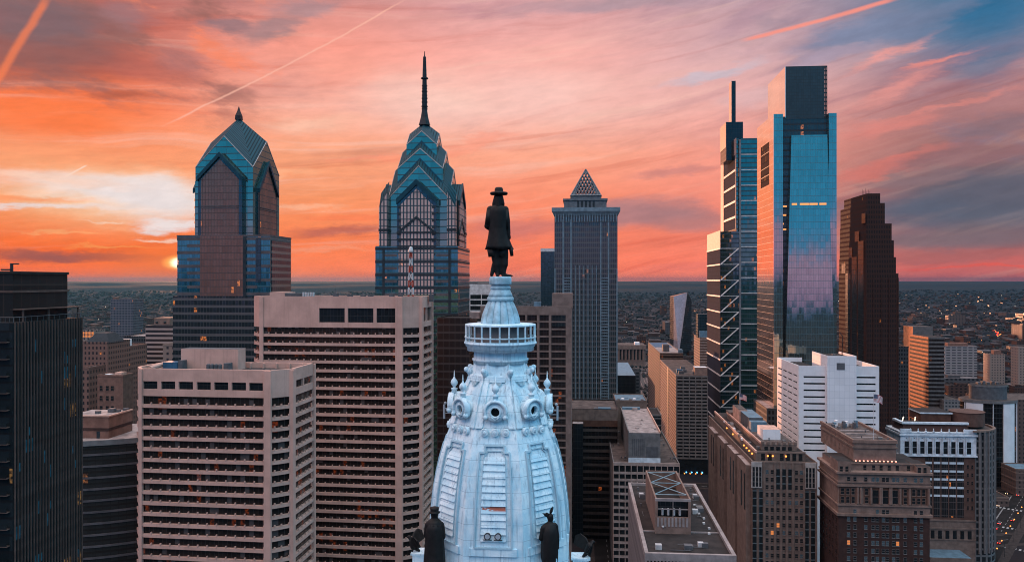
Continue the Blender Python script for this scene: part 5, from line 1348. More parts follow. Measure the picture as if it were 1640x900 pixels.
def municipal():
    b = Site('office_block', 'nearest dark roofed office block with pale vertical fins and an open trussed roof house', 'building', 1034.5, 1177.5, 215)
    o, z, w = b.o, b.z, b.w; dl = b.y(1007.3, 0); zt = z(884.5)
    MB().box(.5, w - .5, .5, dl - .5, 0, zt - 1.0, 0, 1).build('glass_core', [M['win_dark'], M['tar_roof']], o)
    mat('msb_rim', (.28, .235, .22), .6)
    for x0, x1, y0, y1 in ((-.3, w + .3, -.3, .7), (-.3, w + .3, dl - .7, dl + .3), (-.3, .7, .7, dl - .7), (w - .7, w + .3, .7, dl - .7)):
        MB().box(x0, x1, y0, y1, zt - 2.0, zt).build('roof_rim', M['msb_rim'], o)
    fin = MB().box(-.22, .22, -.28, .3, 0, zt - 2).mesh('fin', [M['msb_rim']])
    many(o, 'fin', fin, [(i * w / 25, 0, 0, 0) for i in range(26)] + [(0, 1 + i * (dl - 1) / 26, 0, -math.pi / 2) for i in range(27)])
    MB().box(.7, w - .7, b_y(b, zt - 1, 851), b_y(b, zt - 1, 851) + .4, zt - 1.0, zt - .6).build('roof_kerb', M['msb_rim'], o)
    ROOFS.extend([('nearest dark roofed', w - 6, w - 1.5, 14, dl - 4, zt - .99, 12), ('nearest dark roofed', 1.2, w - 2, 1.5, 10, zt - .99, 12), ('nearest dark roofed', 1, 3.2, 14, dl - 4, zt - .99, 7)])
    # roof house: open box with trusses
    y0 = b_y(b, zt - 1, 853); xa, xb = b.x(1049.5, y0), b.x(1106.5, y0); zp = H + (450 - 797) / F * (b.Y + y0); d2 = b.y(1034, xa)
    rh = thing_part('roof_house', o); mz = zp - 5.5
    T = .45
    def wall(n, *a): return MB().box(*a).build(n, M['tan_stone'], rh)
    wall('front_wall', xa, xb, y0, y0 + T, zt - 1, zp - 8.2); wall('side_wall', xa, xa + T, y0 + T, d2, zt - 1, zp); wall('side_wall', xb - T, xb, y0 + T, d2, zt - 1, zp); wall('rear_wall', xa + T, xb - T, d2 - T, d2, zt - 1, zp)
    for i in range(9): MB().box(xa + .5 + i * (xb - xa - 1.6) / 8.3, xa + 1.1 + i * (xb - xa - 1.6) / 8.3, y0 - .15, y0, zp - 8.2, zp - 5.6).build('rib', M['msb_rim'], rh)
    wall('front_wall', xa, xb, y0 + .02, y0 + T, zp - 8.2, zp - 5.4)
    MB().box(xa, xb, y0 - .05, y0 + T, zp - .8, zp).build('lintel', M['msb_rim'], rh)
    for x in (xa, xb - T * 1.6): MB().box(x, x + T * 1.6, y0 - .03, y0 + T, zp - 5.4, zp - .8).build('jamb', M['tan_stone'], rh)
    MB().box((xa + xb) / 2 - .1, (xa + xb) / 2 + .1, y0, y0 + .2, zp - 5.4, zp - .8).build('mullion', M['msb_rim'], rh); MB().box(xa + .7, xb - .7, y0 + .21, y0 + .35, zp - 3.3, zp - 3.0).build('transom', M['msb_rim'], rh)
    MB().box(xa + T, xb - T, y0 + 2.5, d2 - T, mz - .4, mz).build('sunken_roof', M['tar_roof'], rh)
    MB().box(xa + T, xb - T, y0 + 2.2, y0 + 2.5, zp - 8, zp - 1).build('inner_wall', M['black_glass'], rh)
    for i in range(4): MB().lathe([(.35, zp - 5.2), (.35, zp - 3.4), (.2, zp - 3.2)], 10, xa + 2.2 + i * 1.7, y0 + 1.4).build('duct', M['duct_white'], rh)
    mat('truss_blue', (.20, .28, .31), .5)
    yq = [y0 + 6 + (d2 - y0 - 7) * t for t in (0, .5, 1)]
    for ya, yb in zip(yq, yq[1:]):
        MB().tube((xa + T, ya, zp - .3), (xb - T, yb, zp - .3), .16, 4).build('truss', M['truss_blue'], rh); MB().tube((xb - T, ya, zp - .35), (xa + T, yb, zp - .35), .16, 4).build('truss', M['truss_blue'], rh)
    for y in yq: MB().tube((xa + T, y, zp - .4), (xb - T, y, zp - .4), .14, 4).build('truss', M['truss_blue'], rh)
    for i in range(6): MB().box(xa + 3.2 + (i % 3) * 1.5, xa + 4.4 + (i % 3) * 1.5, y0 + 5 + (i // 3) * 4, y0 + 7.5 + (i // 3) * 4, mz, mz + 1.4).build('air_unit', M['blue_roof'], rh)
    MB().ball((xa + 2.2, y0 - .5, zt + 1.2), .35, 10).build('dish', M['duct_white'], rh)
    for i in range(7): MB().box(w - 4 + (i % 2) * .8, w - 3.3 + (i % 2) * .8, 20 + i * 5, 20.8 + i * 5, zt - 1, zt - .5).build('roof_vent', M['duct_white'], o)
def b_y(b, zr, py): return (H - zr) * F / (py - 450) - b.Y
municipal()

# ------------------------------------------------------------------ blocks right of centre
gmat('win_strip', (.05, .065, .07), 3, 3.3, .05, .45, (.10, .12, .125), 0, None, .7, .1, .02, .02)
gmat('win_strip2', (.05, .05, .05), 1.2, 3.7, .12, .3, (.08, .06, .055), 0, None, .6, .15, .02, .03)
def banded_flats():
    b = Site('apartment_tower', 'grey banded apartment tower with a cluttered roof, left of the zigzag braced skyscraper', 'building', 1083.5, 1133.5, 640)
    o, z, w = b.o, b.z, b.w; dl = b.y(1057.5, 0); zt = z(601)
    MB().box(.2, w, .2, dl, 0, zt, 0, 1).build('glass_core', [M['win_dark'], M['gravel_roof']], o)
    MB().box(.17, .2, .3, dl - .2, 0, zt - .5).build('side_glass', M['dull_glass'], o)
    mat('flat_front', (.19, .17, .16), .8); mat('flat_side', (.31, .20, .16), .8)  # side bands lighter and warmer: sunlight put into their colour
    for i in range(25):
        zz = z(601 + 5.45 * i)
        MB().box(.2, w, -.25, .25, zz - 1.35, zz).build('front_band', M['flat_front'], o)
        MB().box(-.25, .2, 0, dl, zz - 1.35, zz).build('side_band', M['flat_side'], o)
    for px in (1084, 1094, 1104, 1114, 1124, 1133): MB().box(b.x(px) - .35, b.x(px) + .35, -.4, .25, z(733), zt).build('pier', M['flat_front'], o)
    MB().box(-.45, .2, dl * .42, dl * .5, 20, zt + .5).build('side_pier', M['band_dark'], o)
    MB().box(-.4, .5, -.4, 1.2, 20, zt).build('corner_pier', M['flat_front'], o)
    MB().box(b.x(1113, 2), b.w, 2, 12, zt, H + (450 - 588) / F * 642, 0, 1).build('lift_house', [M['flat_side'], M['white_panel']], o)
    for i in range(9):
        y = 4 + rnd.uniform(0, 55); x = rnd.uniform(2, w - 8); MB().box(x, x + rnd.uniform(2, 5), y, y + 4, zt, zt + rnd.uniform(1.5, 4)).build('air_unit', M[('unit_grey', 'blue_roof', 'unit_blue')[i % 3]], o)
    for i in range(4):
        roof_lamp(o, (b.x(1099 + 8.5 * i), -1.2, z(755)), 'lamp_blue', .55, 'shop_lamp'); roof_lamp(o, (b.x(1096 + 9 * i), -1.2, z(757)), 'lamp_orange', .45, 'shop_lamp')
banded_flats()
b, zt, d = plain('apartment_tower', 'brown banded slab with a reddish roof edge behind the grey banded apartment tower', 'building', 1057, 1094, 800, 566, 1038, 'win_brown', 'pale_roof', bands=('limestone', 5.0, .4, 26))
unit(b, 1062, 1072, 20, 12, zt, 552); unit(b, 1088, 1094, 2, 12, zt, 560, 'blue_roof')
MB().box(2, b.w - 2, d * .55, d - 3, zt, zt + .3).build('roof_pool', M['unit_blue'], b.o)
b, zt, d = plain('apartment_tower', 'thin brick tower topped by a dark blue glass box beside the zigzag skyscraper', 'building', 1121, 1136, 1050, 541, 1111.5, 'red_brick', 'tar_roof', bands=('flat_side', 4.4, .5, 26))
unit(b, 1118, 1135, 4, 20, zt, 503, 'teal_dark', 'glass_box'); unit(b, 1120, 1133, 1, 3, zt, 530, 'blue_roof')

def crystal():
    Y = 1650; o = thing('crystal_office', 'distant faceted glass office block shaped like a leaning crystal', 'building', ((1097 - 820) / F * Y, Y, 0))
    P = lambda px, py, d: ((px - 1097) / F * Y, d, H + (450 - py) / F * (Y + d))
    A, A0, Bp, C, D, D0 = P(1083.5, 475, 30), P(1083.5, 590, 30), P(1101, 468, 0), P(1087, 570, 0), P(1113.5, 480, 34), P(1112.5, 590, 34)
    gmat('crystal_pale', (.42, .38, .40), 3, 4, .1, .2, (.3, .3, .3), 0, None, .2, .1, .004)  # paler copy of the glass: light on this facet put into its colour
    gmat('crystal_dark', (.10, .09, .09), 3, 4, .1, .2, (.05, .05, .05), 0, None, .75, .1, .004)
    C0 = (C[0], C[1], 0); G = lambda p: (p[0], p[1], 0)
    MB().poly([G(A), C0, C, Bp, A]).build('pale_facet', M['crystal_pale'], o); MB().poly([C0, G(D), D, Bp, C]).build('dark_facet', M['crystal_dark'], o)
    r1, r2 = (D[0], 70, D[2]), (A[0], 70, A[2]); MB().poly([G(D), G(r1), r1, D]).poly([G(r1), G(r2), r2, r1]).poly([G(r2), G(A), A, r2]).poly([A, Bp, D, r1, r2]).build('rear_walls', M['crystal_dark'], o)
crystal()
b, zt, d = plain('glass_tower', 'far dark teal glass tower peeping out left of the lattice pyramid skyscraper', 'building', 866, 889, 1650, 402, 0, 'teal_dark', depth=40)
MB().box(-.3, b.w, -.5, 0, b.z(403), b.z(398)).build('crown_screen', M['white_trim'], b.o)

def station():
    b = Site('railway_station', 'far stone railway station with a row of tall columns beside the tracks', 'building', 989, 1034, 1450)
    o, z, w = b.o, b.z, b.w; zt = z(553)
    MB().box(0, w, 2, 60, 0, zt, 0, 1).build('hall', [M['tan_stone'], M['gravel_roof']], o)
    MB().box(-1, w + 1, -1, 2, z(559), zt + 1).build('entablature', M['tan_stone'], o)
    for i in range(8): MB().box(w * (.04 + .125 * i), w * (.04 + .125 * i) + 1.6, -.5, 2, z(577), z(559)).build('column', M['tan_stone'], o)
    for i in range(7): MB().box(w * (.07 + .125 * i), w * (.13 + .125 * i), 1.8, 2.1, z(576), z(560)).build('window', M['win_dark'], o)
    MB().box(w * .62, w * .8, 10, 24, zt, zt + 5).build('skylight', M['white_panel'], o)
station()
b, zt, d = plain('warehouse', 'long low shed with a pale blue roof beside the curving tracks', 'building', 985, 1018, 930, 601, 0, 'black_glass', 'blue_roof', depth=150, parapet=False)

def white_block():
    b = Site('office_block', 'bright white office block with slit windows and a blank central slab', 'building', 1279, 1408, 430)
    o, z, w = b.o, b.z, b.w; dl = b.y(1244.5, 0)
    x1, x2 = b.x(1323), b.x(1369.5); zl = z(585.5); zc = H + (450 - 573) / F * (430 - 2.2)
    for xa, xb in ((0, x1), (x2, w)):
        MB().box(xa + .4, xb - .4, .4, dl - .5, 0, zl - 2.5, 0, 1).build('glass_core', [M['win_dark'], M['tar_roof']], o)
    n = 13
    slit = [599 + 10.65 * i for i in range(12)]
    for xa, xb, wa, wb in ((0, x1, b.x(1287), b.x(1321.5)), (x2, w, b.x(1371), b.x(1402.5))):
        prev = zl
        MB().box(xa, wa, -.02, .6, 0, zl).build('front_wall', M['white_panel'], o)
        if xb - wb > .2: MB().box(wb, xb, -.02, .6, 0, zl).build('front_wall', M['white_panel'], o)
        for py in slit:
            za, zb = z(py + 5.6), z(py + 2.9)
            zb2 = za; MB().box(wa, wb, 0, .6, zb, prev).build('spandrel', M['white_panel'], o); prev = za
        MB().box(wa, wb, 0, .6, 0, prev).build('spandrel', M['white_panel'], o)
    # side wall with rows of slits
    prev = zl
    for i, py in enumerate(slit):
        za, zb = z(py + 5.6), z(py + 2.9)
        MB().box(0, .5, .6, dl, zb, prev).build('side_spandrel', M['white_panel'], o)
        ys = [.6 + (dl - .6) * t for t in (0, .05, .235, .285, .47, .52, .71, .76, .95, 1)]
        for ya, yb in zip(ys[::2], ys[1::2]): MB().box(0, .5, ya, yb, za, zb).build('side_pier', M['white_panel'], o)
        prev = za
    MB().box(0, .5, .6, dl, 0, prev).build('side_spandrel', M['white_panel'], o)
    MB().box(0, x1, dl - .5, dl, zl - 4, zl).build('parapet', M['white_panel'], o); MB().box(x2, w, dl - .5, dl, zl - 4, zl + 1).build('parapet', M['white_panel'], o)
    MB().faces([(w - .5, .6, zl - 4), (w, .6, zl - 4), (w, dl, zl - 4), (w - .5, dl, zl - 4), (w - .5, .6, zl), (w, .6, zl), (w, dl, zl), (w - .5, dl, zl)], [(0, 1, 5, 4), (1, 2, 6, 5), (2, 3, 7, 6), (3, 0, 4, 7), (4, 5, 6, 7)]).build('parapet', M['white_panel'], o)
    # central slab
    gmat('white_tiles', (.78, .76, .76), 2.6, 3.55, .10, .12, (.5, .5, .52), 0, None, 0, .55, 0, var=.12)
    MB().box(x1, x2, -2.2, 26, 0, zc, 0, 1).build('central_slab', [M['white_tiles'], M['tar_roof']], o)
    MB().box(b.x(1340, -2.2), b.x(1353, -2.2), -2.3, -2.2, z(591), z(580)).build('plant_window', M['unit_grey'], o)
    for x0, xb, y0, y1 in ((x1, x2, -2.2, -1.8), (x1, x1 + .4, -1.8, 26), (x2 - .4, x2, -1.8, 26)): MB().box(x0, xb, y0, y1, zc, zc + 1.2).build('parapet', M['white_panel'], o)
    c = Vector((x1 + (x2 - x1) * .72, 8, zc)); MB().tube(c, c + Vector((0, 0, 3)), .3, 6).tube(c + Vector((0, 0, 3)), c + Vector((.4, 0, 11)), .22, 6).tube(c + Vector((.4, 0, 11)), c + Vector((-1.2, 0, 13)), .2, 6).build('roof_crane', M['spire_steel'], o)
    unit(b, 1334, 1340, 6, 3, zc, 567)
white_block()

WH = (.78, .76, .74)
def deco_station():
    b = Site('deco_office', 'stepped limestone tower block with setback terraces and glowing orange lamps', 'building', 1205, 1309, 350)
    o, z, w = b.o, b.z, b.w; dl = b.y(1135, 0); zt = z(741)
    st = 'limestone'
    MB().box(0, w, 0, dl, 0, zt, 0, 1).build('main_block', [M[st], M['tar_roof']], o)
    for x0, x1, y0, y1 in ((0, w, -.15, .35), (-.1, .4, .35, dl), (w - .4, w, .35, dl)): MB().box(x0, x1, y0, y1, zt, zt + .8).build('parapet', M[st], o)
    # side pavilions
    for i, t in enumerate((.02, .24, .47, .72)):
        ya, yb = dl * t, dl * t + dl * .17
        MB().box(-2.2, 0, ya, yb, 0, zt - 1.5 - i * .6, 0, 1).build('side_pavilion', [M[st], M['pale_roof']], o)
        for k in range(2): MB().box(-2.3, -2.15, ya + 2 + k * 7, ya + 4.5 + k * 7, zt - 22, zt - 6).build('pavilion_window', M['win_dark'], o)
    # corner pavilions of pale stone with tall lights
    mat('pale_stone', (.36, .31, .28), .8)
    zc = z(780)
    for pa, pb in ((1203.5, 1220.5), (1290, 1307.5)):
        MB().box(b.x(pa, -.6), b.x(pb, -.6), -.6, 0, zc, zt + .6).build('corner_pavilion', M['pale_stone'], o)
    tall = window_mesh('tall_window', .95, 4.2, 'pale_stone', 'win_dark', .06, False)
    for pa in (1207, 1212.3, 1217.7, 1292.3, 1297.7, 1303):
        for za in (z(762), z(778)): link('tall_window', tall, o, (b.x(pa, -.6), -.6, za))
    for pa in (1208.4, 1218.3, 1292.4, 1302): MB().box(b.x(pa) - .85, b.x(pa) + .85, -.1, .0, 3, zc - .8).build('window_strip', M['win_strip'], o)
    wm = {k: window_mesh('window', 1.2, 1.75, st, k, .08) for k in ('win_dark', 'win_sky', 'win_lit')}
    ps = {k: [] for k in wm}
    for r in range(13):
        for c in (1228.4, 1236.6, 1246, 1255.5, 1265, 1275.5, 1283.5):
            if r < 3 and 1245 < c < 1266: continue
            q = rnd.random(); ps['win_lit' if q < .005 else 'win_sky' if q < .2 else 'win_dark'].append((b.x(c), -.02, z(758 + 12.1 * r), 0))
    for k in ps: many(o, 'window', wm[k], ps[k])
    for c in (1246, 1255.5, 1265): MB().box(b.x(c) - .75, b.x(c) + .75, -.12, 0, z(782), z(749.5)).build('window_strip', M['win_strip'], o)
    for c in (1224, 1241, 1250.8, 1260.3, 1270, 1287.5): MB().box(b.x(c) - .45, b.x(c) + .45, -.35, 0, 3, zt + .5).build('pier', M[st], o)
    # second and third tiers
    y1 = 4.5; xa, xb = 2.5, b.x(1290, y1); z2 = H + (450 - 725) / F * (350 + y1)
    MB().box(xa, xb, y1, dl - 6, zt - .5, z2, 0, 1).build('second_tier', [M[st], M['tar_roof']], o)
    MB().box(xa - .2, xa + .5, y1, dl - 6, z2, z2 + 1).build('terrace_parapet', M['peach_wall'], o); MB().box(xa + .5, xb, y1 - .2, y1 + .4, z2, z2 + .8).build('terrace_parapet', M[st], o)  # side parapet in pale peach: sunlight put into its colour
    for c in (1222, 1233, 1252, 1262, 1272, 1282): MB().box(b.x(c, y1) - .8, b.x(c, y1) + .8, y1 - .1, y1, zt + .3, zt + 3.4).build('arched_window', M['win_dark'], o)
    y2 = 11; xc, xd = b.x(1219.5, y2), b.x(1276, y2); z3 = H + (450 - 711) / F * (350 + y2)
    MB().box(xc, xd, y2, dl * .8, z2 - .5, z3, 0, 1).build('third_tier', [M[st], M['gravel_roof']], o)
    for i in range(5): MB().box(b.x(1227 + 9.5 * i, y2) - .8, b.x(1227 + 9.5 * i, y2) + .8, y2 - .1, y2, z3 - 3.2, z3 - .9).build('arched_window', M['win_dark'], o)
    for i in range(7): MB().box(xc + i * (xd - xc - 1.2) / 6, xc + 1.2 + i * (xd - xc - 1.2) / 6, y2 - .3, y2 + .9, z3, z3 + 1.3).build('merlon', M[st], o)
    MB().box(xc - .3, xc + .3, y2 + 1, dl * .8, z3, z3 + .9).build('terrace_parapet', M['peach_wall'], o)  # peach again stands for the sun on this side
    ROOFS.extend([('stepped limestone', xa + 1, xc - 1, y1 + 3, dl * .8, z2 + .005, 16), ('stepped limestone', xc + 1, xd - 1, y2 + 2, 60, z3 + .005, 14)])
    # roof houses
    def rh(pl, pr, y, dy, ptop, m, mt='gravel_roof', name='roof_house'):
        x0, x1 = b.x(pl, y), b.x(pr, y); return MB().box(x0, x1, y, y + dy, z3 - .2, H + (450 - ptop) / F * (350 + y), 0, 1).build(name, [M[m], M[mt]], o)
    rh(1222, 1250, 22, 12, 687, 'white_panel', 'peach_wall'); rh(1184, 1197, 68, 18, 656, 'peach_wall', 'gravel_roof'); rh(1199, 1222, 48, 26, 668, 'unit_grey', 'blue_roof', 'cooling_house')  # peach walls and tops hold the sunlight in their colour
    rh(1203, 1228, 42, 5, 675, 'blue_roof', 'blue_roof', 'cooling_house'); rh(1168, 1180, 88, 10, 660, 'limestone')
    for i in range(8):
        y = 24 + i * 8; x = xc - 4.2 + rnd.uniform(-.5, 1); MB().box(x, x + rnd.uniform(1, 2.4), y, y + 2.5, z2, z2 + rnd.uniform(.5, 1.8)).build('air_unit', M[('unit_grey', 'white_panel', 'limestone')[i % 3]], o)
    # terrace lamps
    for t in (.04, .09, .14, .19, .42, .56): roof_lamp(o, (xa - .7, y1 + dl * t, zt + 2.2), 'lamp_orange', .42, 'terrace_lamp')
    for c in (1229, 1237, 1258): roof_lamp(o, (b.x(c, y1), y1 - .8, zt + 2.4), 'lamp_orange', .42, 'terrace_lamp')
deco_station()

def cornice_hotel():
    b = Site('hotel', 'brown brick hotel with a columned stone top and a row of pink roof floodlights', 'building', 1343, 1489, 330)
    o, z, w = b.o, b.z, b.w; dl = b.y(1313, 0); st = 'tan_stone'
    zb = z(822)
    MB().box(0, w, 0, dl, 0, zb).build('brick_wall', M['brown_brick'], o)
    zt = z(757)
    MB().box(-.1, w + .1, -.1, dl, zb, zt, 0, 1).build('stone_storeys', [M[st], M['tar_roof']], o)
    for py, h, pr in ((824, .9, .9), (808, .5, .6), (777, .6, .8), (771, .4, .5), (757, .7, 1.0)):
        zz = z(py); MB().box(-pr, w + pr, -pr, dl + pr, zz - .2, zz + h).build('cornice', M[st], o)
    # columns and red infill on the colonnade storey
    c0, c1 = z(805), z(779)
    for pa, pb in ((1344, 1370), (1383, 1392), (1397, 1438), (1444, 1454), (1458, 1484)): MB().box(b.x(pa), b.x(pb), -.16, -.1, c0, c1).build('infill', M['red_brick'], o)
    for c in (1378, 1394.5, 1409, 1411.5, 1424.5, 1427, 1441, 1456.5, 1373, 1487): MB().tube((b.x(c), -.5, c0), (b.x(c), -.5, c1), .42, 10).build('column', M[st], o)
    up = window_mesh('window', 1.25, 2.5, 'tan_stone', 'win_dark', .12); big = window_mesh('window', 2.3, 5.6, 'tan_stone', 'win_dark', .1)
    for c in (1349, 1357.5, 1366, 1387.5, 1449.5, 1463, 1471, 1479):
        for py in (804, 790.5): link('window', up, o, (b.x(c), -.17, z(py)))
    for c in (1402, 1417.5, 1433): link('window', big, o, (b.x(c), -.17, z(804.5)))
    wm = {k: window_mesh('window', 1.15, 1.7, 'cool_concrete', k, .07) for k in ('win_dark', 'win_sky', 'win_lit')}; ps = {k: [] for k in wm}
    cols = (1359, 1369, 1386.5, 1398, 1405, 1414.7, 1421, 1431, 1437.5, 1449.5, 1466, 1475.5)
    for c in cols:
        if int(c) % 3: link('window', wm['win_sky' if rnd.random() < .5 else 'win_dark'], o, (b.x(c), -.11, z(821)))
        link('window', wm['win_sky' if rnd.random() < .6 else 'win_dark'], o, (b.x(c), -.11, z(769.5)))
    for r in range(9):
        for c in cols:
            q = rnd.random(); ps['win_lit' if q < .008 else 'win_sky' if q < .36 else 'win_dark'].append((b.x(c), -.02, z(833 + 12.6 * r), 0))
    for k in ps: many(o, 'window', wm[k], ps[k])
    sd = window_mesh('side_window', 1.1, 1.7, 'brown_brick', 'win_dark', .08)
    many(o, 'side_window', sd, [(-.02, 3 + 4.2 * i, z(838 + 12.6 * r), -math.pi / 2) for r in range(6) for i in range(6)])
    # attic storey
    ya = 3.0; za = H + (450 - 742) / F * 333
    at = MB().box(.8, w - .8, ya, dl - 1, zt, za, 0, 1).build('attic', [M[st], M['tar_roof']], o)
    MB().box(.4, w - .4, ya - .4, ya + .3, za, za + .5).build('attic_cornice', M[st], o)
    for c in (1385, 1399, 1411, 1424, 1437, 1455, 1475, 1482): link('attic_window', up, o, (b.x(c, ya), ya - .02, zt + .3))
    MB().box(-.3, b.x(1363), -.2, 10, zt, z(738), 0, 1).build('corner_house', [M[st], M['tar_roof']], o); MB().box(b.x(1468), w + .2, -.2, 12, zt, z(744), 0, 1).build('corner_house', [M[st], M['tar_roof']], o)
    for c in (1347, 1356, 1472, 1481): link('attic_window', up, o, (b.x(c), -.22, zt + .4))
    # great roof block
    y2 = 9; xa, xb = b.x(1367, y2), b.x(1435, y2); d2 = b.y(1315, xa); zr = H + (450 - 703) / F * (330 + y2)
    rb = MB().box(xa, xb, y2, d2, za - 1, zr - 1, 0, 1).build('roof_block', [M['tan_stone'], M['gravel_roof']], o)
    for x0, x1, y0, y1 in ((xa - .5, xb + .5, y2 - .5, y2 + .5), (xa - .5, xa + .5, y2 + .5, d2), (xb - .5, xb + .5, y2 + .5, d2)):
        MB().box(x0, x1, y0, y1, zr - 3.6, zr - 2.9).build('roof_cornice', M['limestone'], rb); MB().box(x0, x1, y0, y1, zr - 1.4, zr).build('roof_parapet', M['tan_stone'], rb)
    ROOFS.append(('brown brick hotel', xa + 1, xb - 1, y2 + 2, d2 - 2, zr - .99, 18))
    for i in range(6): MB().box(xa - .1, xa + .02, y2 + 6 + i * 6, y2 + 8 + i * 6, za + 1.5, zr - 5).build('niche', M['limestone'], rb)
    for i in range(11): roof_lamp(o, (xa + .6 + i * (xb - xa - 1) / 10, y2 - 1.0, za + .2), 'lamp_pink', .34, 'floodlight')
    for i in range(8): MB().box(xa + 1 + i * 1.6, xa + 2.2 + i * 1.6, d2 - 14 + (i % 3) * 3, d2 - 12 + (i % 3) * 3, zr - 1, zr + .6 + (i % 4) * .5).build('air_unit', M[('unit_grey', 'blue_roof', 'white_panel')[i % 3]], o)
    for i in range(3): MB().box(xa + 2, xb - 2, y2 + 9 + i * 8, y2 + 10 + i * 8, zr - 1, zr - .6).build('roof_duct', M['pale_roof'], o)
    return b.w2(b.x(1399, 14), 14) + (zr - 1,)
FLAG1 = cornice_hotel()

def belted_hotel():
    b = Site('hotel', 'brick hotel wearing a white columned belt of tall windows below its roof', 'building', 1443, 1561.5, 440)
    o, z, w = b.o, b.z, b.w; dl = b.y(1421.5, 0); wt = 'white_terracotta'
    zb, zt = z(729), z(692)
    mat('hotel_brick', (.11, .06, .046), .9)
    MB().box(0, w, 0, dl, 0, zb).build('brick_wall', M['hotel_brick'], o)
    MB().box(-.5, w + .5, -.5, dl, zb, zt, 0, 1).build('white_belt', [M[wt], M['tar_roof']], o)
    for py, h, e in ((729.5, .7, 1.0), (697, .9, 1.2), (692.5, .5, .8)): MB().box(-e, w + e, -e, dl + .2, z(py), z(py) + h).build('belt_cornice', M[wt], o)
    tw = window_mesh('tall_window', 2.3, 6.7, wt, 'win_dark', .12, False)
    xs = [1451.5, 1464, 1476.3, 1488.6, 1501, 1513.4, 1525.8, 1538.2, 1551]
    for c in xs: link('tall_window', tw, o, (b.x(c), -.52, z(725)))
    for a, c in zip(xs, xs[1:]):
        for s in (-.55, .55): MB().tube((b.x((a + c) / 2) + s, -.95, z(727)), (b.x((a + c) / 2) + s, -.95, z(699)), .26, 8).build('half_column', M[wt], o)
        MB().box(b.x((a + c) / 2) - .5, b.x((a + c) / 2) + .5, -.9, .3, zt, zt + .8).lathe([(.42, zt + .8), (.2, zt + 1.3), (.3, zt + 1.7), (.05, zt + 2.5)], 8, b.x((a + c) / 2), -.3).build('roof_finial', M[wt], o)
        MB().ball((b.x(a), -.55, z(700.5)), .26, 8).build('oculus', M['band_dark'], o)
    for xa, xb in ((-.6, b.x(1459)), (b.x(1543), w + .6)): MB().box(xa, xb, -.7, .4, zt + .4, zt + 2.0).build('end_parapet', M[wt], o)
    # dark mansard and set back cornice
    MB().prism([(1.5, 1.5), (w - 1.5, 1.5), (w - 1.5, dl - 2), (1.5, dl - 2)], zt, zt + 4.2, 0, 1, [(2.5, 3.5), (w - 3, 3.5), (w - 3, dl - 4), (2.5, dl - 4)]).build('mansard', [M['brown_brick'], M['tar_roof']], o)
    z4 = zt + 4.2
    MB().box(1.5, w - 2, 2.5, 4.2, z4, z4 + 1.1).build('upper_cornice', M[wt], o); MB().box(1.2, 3, 4.2, dl - 4, z4, z4 + 1.1).build('upper_cornice', M[wt], o)
    MB().box(b.x(1475, 12), b.x(1523, 12), 12, 28, z4, z4 + 4.4, 0, 1).build('attic', [M['red_brick'], M['tar_roof']], o); MB().box(b.x(1475, 12) - .6, b.x(1523, 12) + .6, 11.4, 28, z4 + 4.4, z4 + 5.2, 0, 1).build('attic_cornice', [M[wt], M['tar_roof']], o)
    MB().lathe([(9, z4 - 2), (9, z4 + 5), (9.3, z4 + 5.6)], 28, b.x(1548, 16), 16).build('round_house', M['hotel_brick'], o); MB().lathe([(8.6, z4 + 5.2), (0.1, z4 + 5.3)], 28, b.x(1548, 16), 16).build('round_roof', M['pale_roof'], o)
    for i in range(6): roof_lamp(o, (3.5 + i * 2.2, 7 + (i % 3) * 5, z4 + 1.4), 'lamp_white', .3, 'terrace_lamp')
    # brick storeys: dark bays with white spandrels
    for c in (1487, 1500.5, 1513, 1525.5, 1538): MB().box(b.x(c) - 1.75, b.x(c) + 1.75, -.1, .0, z(826), z(731)).build('window_bay', M['win_strip2'], o)
    sp = MB().box(-1.7, 1.7, -.22, -.1, 0, 1.15).mesh('spandrel', [M[wt]])
    for r in range(5):
        for c in (1487, 1500.5, 1513, 1525.5, 1538): link('spandrel', sp, o, (b.x(c), 0, z(741.5 + 13 * r)))
    wm = window_mesh('window', .9, 1.9, 'hotel_brick', 'win_dark', .06)
    many(o, 'window', wm, [(b.x(c), -.02, z(748 + 13 * r), 0) for r in range(6) for c in (1453, 1462, 1471, 1550, 1557)])
    for py, h in ((832, .8), (845, .8), (862, .6)): MB().box(-.4, w + .4, -.6, .1, z(py), z(py) + h).build('base_cornice', M['limestone'], o)
    MB().box(-.2, w + .2, -.25, 0, 0, z(832)).build('stone_base', M['limestone'], o)
    for i in range(7): MB().box(w * (.3 + .1 * i), w * (.3 + .1 * i) + 2, -.35, -.24, z(860), z(847)).build('base_window', M['win_dark'], o)
    MB().box(b.x(1490, -14), b.x(1556, -14), -14, -.4, 0, 7.5, 0, 1).build('forecourt_block', [M['limestone'], M['blue_roof']], o)
    # curved wing at the right
    gmat('curve_wing', (.05, .06, .065), 3.0, 3.7, 1.0, 1.1, (.13, .125, .12), 0, None, .6, .15, .02, .02)
    cx, cy, rr = w - 1.5, 16, b.x(1588, 16) - w + 1.5
    arc = [(cx + rr * math.sin(t), cy - rr * math.cos(t)) for t in [math.pi * i / 18 for i in range(19)]]
    zz = H + (450 - 684) / F * 450
    MB().prism([(w - 2, 3)] + [(x, max(y, .4)) for x, y in arc] + [(w - 2, cy + rr)], 0, zz, 0, 1).build('curved_wing', [M['curve_wing'], M['gravel_roof']], o)
    for i in range(1, 17): MB().tube((arc[i][0], arc[i][1], 6), (arc[i][0], arc[i][1], zz + .6), .55, 5).build('wing_pier', M['cool_concrete'], o)
